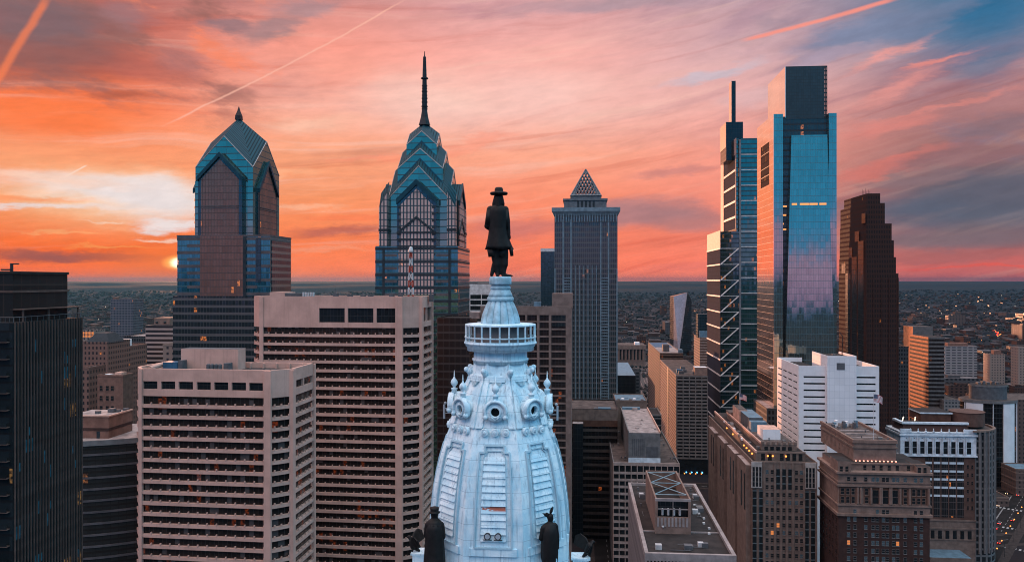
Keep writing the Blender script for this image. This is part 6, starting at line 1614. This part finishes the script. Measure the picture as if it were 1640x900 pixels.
    MB().prism([(x * 1, y - .4) for x, y in arc] + [(cx + (x - cx) * .93, cy + (y - cy) * .93) for x, y in reversed(arc)], zz, zz + .9).build('wing_parapet', M['limestone'], o)
belted_hotel()

def round_tower():
    Y = 612; cx0 = (1582 - 820) / F * Y
    o = thing('round_tower', 'oval tower of broad white piers and dark glass with a drum on its roof', 'building', (cx0, Y, 0), -TH)
    rx, ry = 41 / F * Y, 13; z = lambda py: H + (450 - py) / F * (Y - 9); zt = z(644)
    el = lambda e, a: ((rx + e) * math.cos(a), (ry + e) * math.sin(a)); N = 64
    gmat('oval_glass', (.03, .03, .03), 2, 3.7, .12, .4, (.02, .018, .017), 0, None, .6, .12, .02, .04)
    MB().prism([el(0, 2 * math.pi * i / N) for i in range(N)], 0, zt, 0, 1).build('glass_drum', [M['oval_glass'], M['gravel_roof']], o)
    for a0, a1 in ((-157, -117), (-76, -44), (-98, -97), (-20, -18), (-162, -161)):
        A = [R(a0 + (a1 - a0) * i / 8) for i in range(9)]; MB().prism([el(.7, a) for a in A] + [el(-.2, a) for a in reversed(A)], 6, zt - .5).build('white_pier', M['white_panel'], o)
    for e, za, zb, m in ((1.0, zt - .6, zt + 1.6, 'cool_concrete'),): MB().prism([el(e, 2 * math.pi * i / N) for i in range(N)], za, zb, 0, 1).build('roof_ring', [M[m], M['gravel_roof']], o)
    k = .68; z2 = H + (450 - 616) / F * Y
    MB().prism([(rx * k * math.cos(2 * math.pi * i / N), ry * k * math.sin(2 * math.pi * i / N)) for i in range(N)], zt + 1.5, z2, 0, 1).build('roof_drum', [M['unit_grey'], M['tar_roof']], o)
    MB().prism([((rx * k + .4) * math.cos(2 * math.pi * i / N), (ry * k + .4) * math.sin(2 * math.pi * i / N)) for i in range(N)], z2 - .8, z2 + .5, 0, 1).build('drum_ring', [M['cool_concrete'], M['tar_roof']], o)
    for i in range(5): MB().box(-8 + i * 3.4, -6 + i * 3.4, -2, 2, z2 + .5, z2 + 2 + i % 2).build('air_unit', M['unit_grey'], o)
round_tower()

def sunset_tower():
    b = Site('office_tower', 'banded office tower whose brick side glows orange in the last sun', 'building', 1487, 1512.5, 770)
    o, z, w = b.o, b.z, b.w; dl = b.y(1457, 0); zt = z(540)
    mat('sunlit_brick', (.68, .27, .12), .8); mat('grey_band', (.14, .125, .12), .8)  # orange sun side, grey front: sunlight and shade put into these colours
    MB().box(.2, w, .2, dl, 0, zt, 0, 1).build('glass_core', [M['win_brown'], M['tar_roof']], o)
    MB().box(.17, .2, .4, dl - .2, 0, zt - .5).build('side_glass', M['dull_glass'], o)
    for i in range(22):
        zz = z(540 + 6.5 * i); MB().box(-.3, .2, .3, dl, zz - 2.0, zz).build('side_band', M['sunlit_brick'], o); MB().box(.2, w + .3, -.2, .3, zz - 1.7, zz).build('front_band', M['grey_band'], o)
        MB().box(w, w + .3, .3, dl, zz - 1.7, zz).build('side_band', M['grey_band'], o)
    yk = dl + 2; xa, xb = b.x(1462, yk), b.x(1494, yk); dk = b.y(1447, xa) ; MB().box(xa, xb, yk, max(dk, yk + 16), 0, H + (450 - 523) / F * (770 + yk), 0, 1).build('core_tower', [M['sunlit_brick'], M['gravel_roof']], o)
    MB().box(xa, xb, yk - .2, yk, zt - 5, H + (450 - 523) / F * (770 + yk)).build('core_front', M['grey_band'], o)
    unit(b, 1470, 1480, yk + 4, 6, zt + 10, 519)
sunset_tower()
gmat('dim_grid', (.03, .03, .03), 2.4, 3.7, 1.0, 1.4, (.05, .045, .045), 0, None, .4, .2, .02, .01)
gmat('tan_grid', (.04, .04, .045), 3.6, 3.5, 2.2, 2.0, (0.266, 0.192, 0.155), 0, None, .3, .3, .02, .015)
gmat('grey_grid', (.05, .06, .065), 3.0, 3.3, 1.2, 1.7, (0.222, 0.200, 0.192), 0, None, .4, .3, .02, .02)
gmat('slit_grid', (.05, .05, .055), 7.0, 3.4, 2.0, 2.0, (0.266, 0.237, 0.229), 0, None, .4, .3, .02, .01)
gmat('brown_punch', (.025, .022, .02), 3.2, 3.5, 2.0, 1.9, (0.111, 0.070, 0.056), 0, None, .3, .3, .02, .012)
gmat('brick_punch', (.03, .025, .025), 2.6, 3.4, 1.5, 1.7, (0.200, 0.100, 0.074), 0, None, .3, .3, .02, .03)
gmat('stripe_rows', (.035, .028, .026), 40, 3.3, .1, 1.5, (0.370, 0.266, 0.229), 0, None, .3, .3, .02, .01)
gmat('blue_rows', (.10, .13, .15), 2.0, 3.2, .5, .8, (0.141, 0.126, 0.130), 0, None, .6, .2, .02, .03)
mat('slate_roof', (.03, .035, .04), .8)
plain('apartment_tower', 'slim dark block tucked between the stepped brown skyscraper and the orange lit tower', 'building', 1437, 1455, 730, 556, 0, 'dim_grid', depth=20)
b, zt, d = plain('apartment_slab', 'wide pale slab with staggered slit windows beyond the orange lit tower', 'building', 1513, 1565, 1050, 555, 0, 'slit_grid', 'gravel_roof', depth=18); unit(b, 1518, 1550, 3, 9, zt, 549, 'brick_pent', 'roof_house')
b, zt, d = plain('apartment_tower', 'small tan tower with a knob on its roof, far right beyond the oval tower', 'building', 1585.5, 1609.5, 1080, 568, 0, 'tan_grid', 'gravel_roof', depth=18); unit(b, 1592, 1603, 4, 8, zt, 561, 'brick_pent', 'roof_house')
plain('apartment_tower', 'tan tower cut by the right edge of the view above the brown office block', 'building', 1631, 1655, 1000, 557, 0, 'tan_grid', 'gravel_roof', depth=18)
plain('office_block', 'low stone block with small square windows between the belted hotel roof and oval tower', 'building', 1512, 1543, 760, 641, 0, 'grey_grid', 'gravel_roof', depth=40)
plain('office_block', 'brown office block with small windows at the right edge below the tan tower', 'building', 1621, 1690, 640, 641, 0, 'brown_punch', 'gravel_roof', depth=40)
plain('low_building', 'low flat roofed building at the street corner under the oval tower', 'building', 1590, 1616, 548, 797, 0, 'brown_punch', 'tar_roof', depth=24, bands=('limestone', 9, .2, 2))
plain('low_building', 'low stone pavilion with a wide eave at the right edge above the street', 'building', 1627, 1668, 575, 752, 0, 'brown_punch', 'blue_roof', depth=20, bands=('limestone', 12, .15, 3))
b, zt, d = plain('office_block', 'low dark block roofed in pale metal behind the stepped limestone roofs', 'building', 1228, 1250, 520, 655, 1207, 'dim_grid', 'pale_roof')

# ------------------------------------------------------------------ blocks at the left, beyond the finned tower
b, zt, d = plain('apartment_tower', 'far slab of grey blue flats rising alone at the left below the sunset', 'building', 177, 213, 1000, 480, 0, 'blue_rows', 'tar_roof', depth=24)
unit(b, 181, 186, 4, 6, zt, 476, 'brick_pent', 'lift_house'); unit(b, 192, 210, 6, 6, zt, 477.5)
b, zt, d = plain('office_tower', 'tapering office block striped with white and dark bands, left of the single gabled skyscraper', 'building', 247, 290, 600, 521, 233, 'stripe_rows', 'gravel_roof', bands=None); unit(b, 247, 272, 8, 16, zt, 509, 'tan_stone', 'roof_house')
for px in (251, 264): MB().ball((b.x(px, 7.8), 7.8, b.z(517)), 1.0, 10).build('round_vent', M['band_dark'], b.o)
plain('office_block', 'pinkish block with dark vertical slots in front of the striped office block', 'building', 261, 300, 480, 553, 0, 'tan_grid', 'gravel_roof', depth=20)
b, zt, d = plain('hotel', 'old brick hotel under a steep dark mansard roof at the left', 'building', 126, 172, 520, 549, 0, 'brick_punch', 'tar_roof', depth=26)
MB().prism([(b.w * .2, 0), (b.w + .5, 0), (b.w + .5, 20), (b.w * .2, 20)], zt, b.z(534), 0, 0, [(b.w * .45, 5), (b.w * .82, 5), (b.w * .82, 15), (b.w * .45, 15)]).build('mansard', M['slate_roof'], b.o)
b, zt, d = plain('apartment_block', 'brick block with a white roof edge next to the mansard hotel', 'building', 171, 202, 545, 556, 0, 'brick_punch', 'tar_roof', depth=26); unit(b, 172, 198, 3, 10, zt, 544, 'white_panel', 'roof_house')
b, zt, d = plain('apartment_block', 'plain brick block with three windows and snowy looking roof clutter at the left', 'building', 156, 197, 420, 602, 213, 'brick_pent', 'pale_roof'); unit(b, 184, 194, 4, 5, zt, 596, 'peach_wall'); unit(b, 168, 176, 6, 5, zt, 599, 'white_panel')
wn = window_mesh('window', 1.6, 2.4, 'brick_pent', 'win_dark', .1)
for i, px in enumerate((162, 172, 180)):
    for py in (625, 641, 657): link('window', wn, b.o, (b.x(px), -.02, b.z(py)))
plain('apartment_block', 'narrow brick block with pale rows against the fins of the dark tower', 'building', 128, 142, 440, 590, 0, 'brick_punch', 'pale_roof', depth=16)
b, zt, d = plain('office_block', 'small block with sunlit orange windows peeping over the mansard hotel', 'building', 130, 151, 700, 530, 0, 'tan_grid', 'tar_roof', depth=16)
for i in range(4):
    for j in range(2): MB().box(b.w * (.08 + .24 * i), b.w * (.24 + .24 * i), -.15, -.05, b.z(535 + 5 * j), b.z(531.5 + 5 * j)).build('sun_glow_window', M['win_lit'], b.o)  # sun on these panes put in as a glow of their own
plain('warehouse', 'flat black building with a pale roof rim between the flats and striped office block', 'building', 198, 236, 760, 539, 0, 'dim_grid', 'pale_roof', depth=40)

# ------------------------------------------------------------------ streets, traffic, flags, far town and woods
def road_mat():
    m, nt, b = newmat('asphalt'); tc = nt.nodes.new('ShaderNodeTexCoord'); v = E(nt, tc.outputs['Object'])
    n = noise(nt, v, .08, 6, .65); n2 = noise(nt, vop(nt, 'MULTIPLY', v, (1, .05, 1)), .8, 3)
    c = mixc(nt, n.smooth(.35, .7), (.016, .0145, .014), (.026, .023, .022)); c = mixc(nt, n2.smooth(.5, .7) * .4, c, (.03, .028, .028))
    nt.links.new(c.k, b.inputs['Base Color']); b.inputs['Roughness'].default_value = .9; b.inputs['Specular IOR Level'].default_value = .04
road_mat(); mat('pavement', (.05, .04, .037), .95, spec=.04); mat('road_paint', (.34, .32, .31), .8)

def street(name, x0, y0, x1, y1, wd, walk=5, dash=True, z=.006):
    L = math.hypot(x1 - x0, y1 - y0); rz = math.atan2(y1 - y0, x1 - x0) - math.pi / 2
    tag(MB().faces([(-wd / 2, 0, 0), (wd / 2, 0, 0), (wd / 2, L, 0), (-wd / 2, L, 0)], [(0, 1, 2, 3)]).build(name, M['asphalt'], None, loc=(x0, y0, z), rz=rz), kind='structure')
    for s in (-1, 1):
        if walk: tag(MB().box(*sorted((s * wd / 2, s * (wd / 2 + walk))), 0, L, -z, .13).build('pavement', M['pavement'], None, loc=(x0, y0, z), rz=rz), kind='structure')
    mb = MB()
    for s in ((-.25, .25) if wd > 18 else (0,)):
        for i in range(int(L / 9)): mb.poly([(s * wd - .12, i * 9, 0), (s * wd + .12, i * 9, 0), (s * wd + .12, i * 9 + 4, 0), (s * wd - .12, i * 9 + 4, 0)])
    if wd > 18: mb.poly([(-.3, 0, 0), (-.1, 0, 0), (-.1, L, 0), (-.3, L, 0)]).poly([(.1, 0, 0), (.3, 0, 0), (.3, L, 0), (.1, L, 0)])
    if mb.f: tag(mb.build('road_markings', M['road_paint'], None, loc=(x0, y0, z + .005), rz=rz), kind='structure')
    return (x0, y0, rz, L)
GP = lambda px, py: ((px - 820) / F * H * F / (py - 450), H * F / (py - 450))
PK = street('road', *GP(1545, 905), *GP(1655, 742), 26)
CX = street('road', *GP(1500, 872), *GP(1720, 856), 14, 4, z=.012)
street('road', 44, 330, 44 + 900 * math.sin(TH), 330 + 900, 15, 4, z=.010)
for x in (150, 300): street('road', x + 20, 560, x + 20 + 1300 * math.sin(TH), 560 + 1300, 12, 3, z=.014)
for y in (620, 760, 900, 1060): street('road', -520, y + 40, 620, y - 60, 12, 3, z=.02)
for px, py, n in ((1632, 848, 9), (1622, 878, 9), (1612, 814, 8)):
    x, y = GP(px, py); mb = MB()
    for i in range(n): mb.poly([(-9 + i * 2.4, -1.6, 0), (-7.8 + i * 2.4, -1.6, 0), (-7.8 + i * 2.4, 1.6, 0), (-9 + i * 2.4, 1.6, 0)])
    tag(mb.build('crosswalk', M['road_paint'], None, loc=(x, y, .03), rz=PK[2]), kind='structure')

# railway fanning out of the station
mat('ballast', (.075, .06, .055), .95); mat('rail_steel', (.35, .26, .22), .35, .8)
cl = [GP(1040, 652), GP(1034, 630), GP(1027, 612), GP(1024, 600), GP(1028, 588), GP(1034, 578)]
mb = MB()
for (xa, ya), (xb, yb) in zip(cl, cl[1:]): mb.poly([(xa - 18, ya, .03), (xa + 18, ya, .03), (xb + 20, yb, .03), (xb - 20, yb, .03)])
tag(mb.build('railway', M['ballast']), kind='structure')
mb = MB()
for s in (-14, -10, -5, -1, 5, 9, 14):
    for (xa, ya), (xb, yb) in zip(cl, cl[1:]): mb.poly([(xa + s, ya, .2), (xa + s + .5, ya, .2), (xb + s * 1.1 + .5, yb, .2), (xb + s * 1.1, yb, .2)])
tag(mb.build('railway_tracks', M['rail_steel']), kind='structure')

# cars: one built with its parts, then copied
mat('car_black', (.02, .02, .022), .3); mat('car_white', (.34, .33, .33), .4); mat('car_grey', (.2, .2, .21), .3); mat('car_red', (.25, .03, .025), .3); mat('tyre', (.02, .02, .02), .9)
gmat('car_glass', (.04, .045, .05), 2, 2, .01, .01, (.02, .02, .02), 0, None, .7, .1, 0)
lamp('headlight', (1, .62, .34), 5); lamp('taillight', (1, .04, .02), 6)
def car(m):
    o = thing('car', 'car', 'car', group='cars along the diagonal avenue')
    def loft(secs, mm, name, par):
        mb = MB(); N = 8
        for x, wd, z0, z1 in secs: mb.v += [(-wd, x, z0), (wd, x, z0), (wd * 1.02, x, z0 + (z1 - z0) * .5), (wd * .9, x, z1), (-wd * .9, x, z1), (-wd * 1.02, x, z0 + (z1 - z0) * .5)]
        n = len(secs)
        for i in range(n - 1):
            for k in range(6): mb.f.append((i * 6 + k, i * 6 + (k + 1) % 6, i * 6 + 6 + (k + 1) % 6, i * 6 + 6 + k)); mb.m.append(0)
        mb.f += [tuple(reversed(range(6))), tuple((n - 1) * 6 + k for k in range(6))]; mb.m += [0, 0]
        return mb.build(name, mm, par, True)
    bd = loft([(-2.25, .75, .4, .75), (-2.1, .85, .3, .95), (-1, .9, .28, 1.0), (.8, .9, .28, .98), (1.7, .86, .3, .9), (2.25, .72, .4, .68)], m, 'body', o)
    loft([(-1.75, .7, .95, 1.05), (-1.1, .74, .95, 1.45), (.1, .74, .95, 1.48), (.95, .7, .95, 1.02)], M['car_glass'], 'cabin', o)
    MB().box(-.6, .6, -1.0, .1, 1.47, 1.52).build('roof', m, o)
    for x in (-.85, .85):
        for y in (-1.4, 1.35): w_ = MB().tube((x - .1, y, .33), (x + .1, y, .33), .33, 12).build('wheel', M['tyre'], o)
    for x in (-.6, .6):
        MB().ball((x, 2.2, .62), .2, 8).build('headlight', M['headlight'], o); MB().ball((x, -2.22, .72), .2, 8).build('taillight', M['taillight'], o)
    return o
protos = [car(M['car_' + k]) for k in ('black', 'white', 'grey', 'red')]
names = ('black car with its lights on in the avenue traffic', 'white car with its lights on in the avenue traffic', 'grey car with its lights on in the avenue traffic', 'red car with its lights on in the avenue traffic')
spots = []
for i in range(17):
    t = 18 + i * 13 + rnd.uniform(-3, 3)
    for s in (-9, -3.4, 3.4, 9):
        if rnd.random() < .38: spots.append((PK, s, t, 0 if s > 0 else math.pi))
used = [0] * 4
for st, s, t, fl in spots:
    k = rnd.choice((0, 0, 1, 2, 2, 3)); o = protos[k] if not used[k] else copy_tree(protos[k]); used[k] += 1
    a = st[2]; o.location = (st[0] + s * math.cos(a) - t * math.sin(a), st[1] + s * math.sin(a) + t * math.cos(a), .01); o.rotation_euler = (0, 0, a + fl); o['label'] = names[k]
for k, (px, py, rz) in enumerate(((937, 838, 0), (925, 842, .0), (946, 858, 1.4), (958, 832, 0), (928, 862, 3.1))):
    o = copy_tree(protos[k % 3]); x, y = GP(px, py); o.location = (x, y, .01); o.rotation_euler = (0, 0, rz - TH); o['group'] = 'cars in the street beside the dome'
    o['label'] = ('black car', 'white car', 'grey car')[k % 3] + ' in the dark street between the dome and gridded block'
for k in range(4):
    if not used[k]: protos[k].location = (*GP(1570 + 12 * k, 860), .01); protos[k]['label'] = names[k]

# street lamps
def lamp_post(loc, lab, grp, m='lamp_orange', h=9, r=.42, bare=False):
    o = thing('street_lamp', lab, 'street lamp', loc, rnd.uniform(0, 6), grp)
    MB().tube((0, 0, 0), (0, 0, h), .12, 6, .08).tube((0, 0, h), (1.4, 0, h + .3), .07, 5).build('pole', M['band_dark'], o); MB().ball((1.4, 0, h + .1), r, 8).build('lamp_head', M[m], o); return o
lp0 = None
for i in range(13):
    for s in (-15, 15):
        t = 12 + i * 17; a = PK[2]; loc = (PK[0] + s * math.cos(a) - t * math.sin(a), PK[1] + s * math.sin(a) + t * math.cos(a), .1)
        if lp0 is None: lp0 = lamp_post(loc, 'glowing orange street lamp along the diagonal avenue', 'street lamps along the diagonal avenue', r=.36)
        else: c = copy_tree(lp0); c.location = loc
fl = None
for i in range(90):
    Y = 900 * math.exp(rnd.random() * 1.75); px = rnd.uniform(-10, 1650); X = (px - 820) / F * Y; z = land_z(X, Y)
    big = Y / 1700
    if fl is None: fl = lamp_post((X, Y, z), 'tiny far street lamp shining in the dark town', 'lamps of the far town', 'lamp_white', 10, .36); o = fl
    else:
        o = copy_tree(fl); o.location = (X, Y, z)
    o.scale = (max(1, big * 1.1),) * 3
# highway with a red queue of traffic
hw = [GP(1500, 549), GP(1545, 547), GP(1572, 545), GP(1592, 540), GP(1601, 535), GP(1594, 531), GP(1586, 528)]
mb = MB()
for (xa, ya), (xb, yb) in zip(hw, hw[1:]): mb.poly([(xa, ya - 12, .5), (xb, yb - 12, .5), (xb, yb + 14, .5), (xa, ya + 14, .5)])
tag(mb.build('highway', M['pavement']), kind='structure')
fc = MB().box(-1, 1, -2.2, 2.2, .3, 1.5).ball((-.6, -2.6, .9), .85, 6, 1).ball((.6, -2.6, .9), .85, 6, 1).mesh('car', [M['car_black'], M['taillight']])
fw = MB().box(-1, 1, -2.2, 2.2, .3, 1.5).ball((-.6, -2.6, .9), .85, 6, 1).ball((.6, -2.6, .9), .85, 6, 1).mesh('car', [M['car_grey'], M['lamp_orange']])
for i in range(44):
    s = rnd.random() * (len(hw) - 1.01); k = int(max(s, 2 + rnd.random() * 3.9 if i % 3 else s)); t = rnd.random()
    (xa, ya), (xb, yb) = hw[k], hw[k + 1]; red = i % 2
    tag(link('car', fc if red else fw, None, (xa + (xb - xa) * t, ya + (yb - ya) * t + (6 if red else -6), .5), rnd.uniform(-.3, .3)), 'tiny car with glowing lights in the queue on the far highway', 'car', 'cars queued on the far highway')

# flags
def flag(loc, h, lab, rz, parent_z=0):
    o = thing('flagpole', lab, 'flagpole', loc, rz)
    MB().tube((0, 0, 0), (0, 0, h), .12, 6, .06).ball((0, 0, h + .1), .18, 8).build('pole', M['white_trim'], o)
    mat_once('flag_red', (.55, .05, .04), streak=0); mat_once('flag_blue', (.02, .03, .10), streak=0); mat_once('flag_white', (.75, .72, .70), streak=0)
    mb = MB(); L, W_ = 5.6, 3.3; nx = 14
    P = lambda u, v: (.1 + u * L * .92, .35 * math.sin(u * 7 + v) * u, h - .3 - v * W_ - u * u * 1.6)
    for j in range(13):
        for i in range(nx):
            u0, u1, v0, v1 = i / nx, (i + 1) / nx, j / 13, (j + 1) / 13
            mb.poly([P(u0, v1), P(u1, v1), P(u1, v0), P(u0, v0)], 2 if (i < 6 and j < 7) else (0 if j % 2 == 0 else 1))
    f = mb.build('flag', [M['flag_red'], M['flag_white'], M['flag_blue']], o)
    st = MB()
    for r in range(5):
        for c in range(6):
            u, v = (c + .5) / 6 * .40, (r + .5) / 5 * .5; p = Vector(P(u, v)); p.y -= .04
            st.poly([p + Vector((-.09, 0, 0)), p + Vector((0, 0, -.09)), p + Vector((.09, 0, 0)), p + Vector((0, 0, .09))])
    tag(st.build('stars', M['flag_white'], f), kind='stuff')
flag(FLAG1, FLAG1[1] * (-0) + (H + (450 - 630) / F * FLAG1[1]) - FLAG1[2], 'striped flag with a starred corner on a white pole above the brick hotel roof', .35)
yv = 700; xv = (1184 - 820) / F * 470
flag((xv, 470, H + (450 - 668) / F * 470), 14, 'striped flag flying in front of the zigzag braced skyscraper', .3)

gmat('far_brick', (.02, .018, .018), 3, 3.4, 1.6, 1.8, (.075, .045, .038), 0, None, 0, .7, 0, .02, spec=.05); gmat('far_grey', (.02, .022, .024), 3, 3.3, 1.4, 1.7, (.085, .08, .082), 0, None, 0, .7, 0, .02, spec=.05)
gmat('far_tan', (.02, .02, .02), 3, 3.4, 1.5, 1.7, (.12, .085, .07), 0, None, 0, .7, 0, .02, spec=.05); mat('far_roof', (.045, .038, .037), .95, 0, .1, .4, 0, spec=.05); mat('far_slate', (.022, .025, .028), .95, 0, .1, .4, 0, spec=.05); mat('far_pale', (.13, .115, .115), .95, 0, .1, .4, 0, spec=.05)
# far low town: individual houses, the nearest and largest ones, sharing a few meshes
kinds = []
for i, (wm, rm) in enumerate((('far_brick', 'far_roof'), ('far_tan', 'far_pale'), ('far_grey', 'far_slate'), ('brown_punch', 'far_roof'), ('dim_grid', 'far_slate'), ('far_grey', 'far_pale'), ('far_brick', 'far_slate'))):
    for hgt in (9, 15, 26):
        w_ = 14 + 5 * ((i + int(hgt)) % 4); d_ = 14 + 4 * (i % 3)
        mb = MB().box(-w_ / 2, w_ / 2, -d_ / 2, d_ / 2, -6, hgt, 0, 1)
        for x0, x1, y0, y1 in ((-w_ / 2, w_ / 2, -d_ / 2, -d_ / 2 + .5), (-w_ / 2, w_ / 2, d_ / 2 - .5, d_ / 2)): mb.box(x0, x1, y0, y1, hgt, hgt + .9, 0)
        mb.box(-w_ * .2, w_ * .1, -2, 3, hgt, hgt + 2.6, 0, 1)
        kinds.append(mb.mesh('town_building', [M[wm], M[rm]]))
near_lab = 'low town building among dark blocks between the towers and the far woods'
n = 0
while n < 290:
    Y = 620 * math.exp(rnd.random() ** .8 * 1.9); px = rnd.uniform(-20, 1660); X = (px - 820) / F * Y
    if Y < 900 and 860 < px < 1120: continue
    if 1450 < px < 1660 and Y < 760: continue
    if 1010 < px < 1050 and 900 < Y < 1500: continue
    if 960 < px < 1040 and 1380 < Y < 1560: continue
    me = rnd.choice(kinds); s = rnd.uniform(.8, 1.5) * (1 + max(0, Y - 1500) / 2600)
    o = link('town_building', me, None, (X, Y, land_z(X, Y)), -TH + rnd.choice((0, math.pi / 2)))
    o.scale = (s * rnd.uniform(.8, 1.8), s * rnd.uniform(.8, 1.3), rnd.uniform(.7, 1.1) * min(s, 1.4))
    tag(o, near_lab, 'building', 'low buildings of the far town'); n += 1

# beyond the three hundred largest: the mass of small roofs
tr = MB()
for i in range(2600):
    Y = 1150 * math.exp(rnd.random() ** .8 * 1.75); px = rnd.uniform(-20, 1660); X = (px - 820) / F * Y
    if 1005 < px < 1055 and Y < 1500 or 960 < px < 1045 and Y < 1560: continue
    w_, d_, h_, z = rnd.uniform(5, 16), rnd.uniform(6, 16), rnd.uniform(5, 11), land_z(X, Y); k = rnd.randrange(4)
    c_, s_ = math.cos(TH), math.sin(TH); q = [(X + a * c_ + b_ * s_, Y - a * s_ + b_ * c_) for a, b_ in ((-w_, -d_), (w_, -d_), (w_, d_), (-w_, d_))]
    tr.prism(q, z - 5, z + h_, k, 4 + rnd.randrange(3))
tag(tr.build('town_rooftops', [M[k] for k in ('far_brick', 'far_grey', 'far_brick', 'dim_grid', 'far_roof', 'far_slate', 'far_pale')]), 'mass of small row house roofs spread over the far plain', 'rooftops', None, 'stuff')

# woods and street trees far off: one mass of small leaf clumps and twigs
mat('wood_dark', (.013, .018, .019), .95, 0, .05, .5, 0); mat('wood_brown', (.028, .022, .021), .95, 0, .05, .5, 0); mat('wood_green', (.018, .026, .025), .95, 0, .05, .5, 0)
mb = MB()
for i in range(14000):
    Y = 640 * math.exp(rnd.random() ** .7 * 2.45); px = rnd.uniform(-40, 1680); X = (px - 820) / F * Y
    if Y < 900 and px < 1440: continue
    if 1440 < px < 1700 and Y < 660: continue
    s = (3 + Y / 1100) * rnd.uniform(.6, 1.35); z = land_z(X, Y); k = rnd.choice((0, 0, 1, 2))
    for j in range(3):
        cx, cy, cz = X + rnd.uniform(-1, 1) * s * 1.2, Y + rnd.uniform(-1, 1) * s * 1.2, z + s * rnd.uniform(.25, .75); q = s * rnd.uniform(.45, .9)
        vs = [(cx + q * rnd.uniform(.6, 1.3) * math.cos(t), cy + q * rnd.uniform(.6, 1.2) * math.sin(t), cz + rnd.uniform(-.35, .35) * q) for t in [R(60 * e) for e in range(6)]]
        vs += [(cx, cy, cz + q * rnd.uniform(.5, .95)), (cx, cy, cz - q * .8)]
        mb.faces(vs, [(e, (e + 1) % 6, 6) for e in range(6)] + [((e + 1) % 6, e, 7) for e in range(6)], k)
tag(mb.build('woodland', [M['wood_dark'], M['wood_brown'], M['wood_green']]), 'dark bare woods and tree rows spreading to the horizon', 'woods', None, 'stuff')

# ------------------------------------------------------------------ small things on the roofs near the camera
def clutter(root, x0, x1, y0, y1, z, n, seed):
    """vents, ducts, pipes and hatches fixed to a roof"""
    q = random.Random(seed); o = bpy.data.objects[root] if isinstance(root, str) else root
    for i in range(n):
        x, y = q.uniform(x0, x1), q.uniform(y0, y1); k = q.random()
        if k < .35: MB().lathe([(.22, z), (.22, z + .8), (.36, z + .85), (.36, z + 1.05), (.05, z + 1.15)], 10, x, y).build('roof_vent', M['unit_grey'], o)
        elif k < .6: MB().box(x, x + q.uniform(.8, 2.2), y, y + q.uniform(.8, 2.0), z, z + q.uniform(.5, 1.4)).build('air_unit', M[q.choice(('unit_grey', 'duct_white', 'cool_concrete'))], o)
        elif k < .85:
            a = q.choice((0, 1)); L = q.uniform(3, 9)
            MB().tube((x, y, z + .25), (min(x1, x + L) if a else x, y if a else min(y1, y + L), z + .25), q.uniform(.07, .16), 6).build('roof_pipe', M['unit_grey'], o)
        else: MB().box(x, x + 2.6, y, y + 1.8, z + .005, z + .03).build('roof_patch', M[q.choice(('band_dark', 'gravel_roof', 'band_grey'))], o)
def roof_of(lab): return [o for o in COL.objects if o.get('label', '').startswith(lab)][0]
for (lab, x0, x1, y0, y1, z, n) in ROOFS: clutter(roof_of(lab), x0, x1, y0, y1, z, n, len(lab))

# ------------------------------------------------------------------ the evening air
def haze():
    m = bpy.data.materials.new('haze'); m.use_nodes = True; nt = m.node_tree; nt.nodes.clear()
    v = nt.nodes.new('ShaderNodeVolumePrincipled'); o = nt.nodes.new('ShaderNodeOutputMaterial'); nt.links.new(v.outputs[0], o.inputs['Volume'])
    v.inputs['Color'].default_value = (.028, .16, .30, 1); v.inputs['Density'].default_value = 2.4e-5; v.inputs['Anisotropy'].default_value = .55
    o = MB().box(-47000, 47000, -47000, 47000, -1.2, 310).build('haze', m); tag(o, kind='stuff')
haze()
scn.cycles.volume_bounces = 0
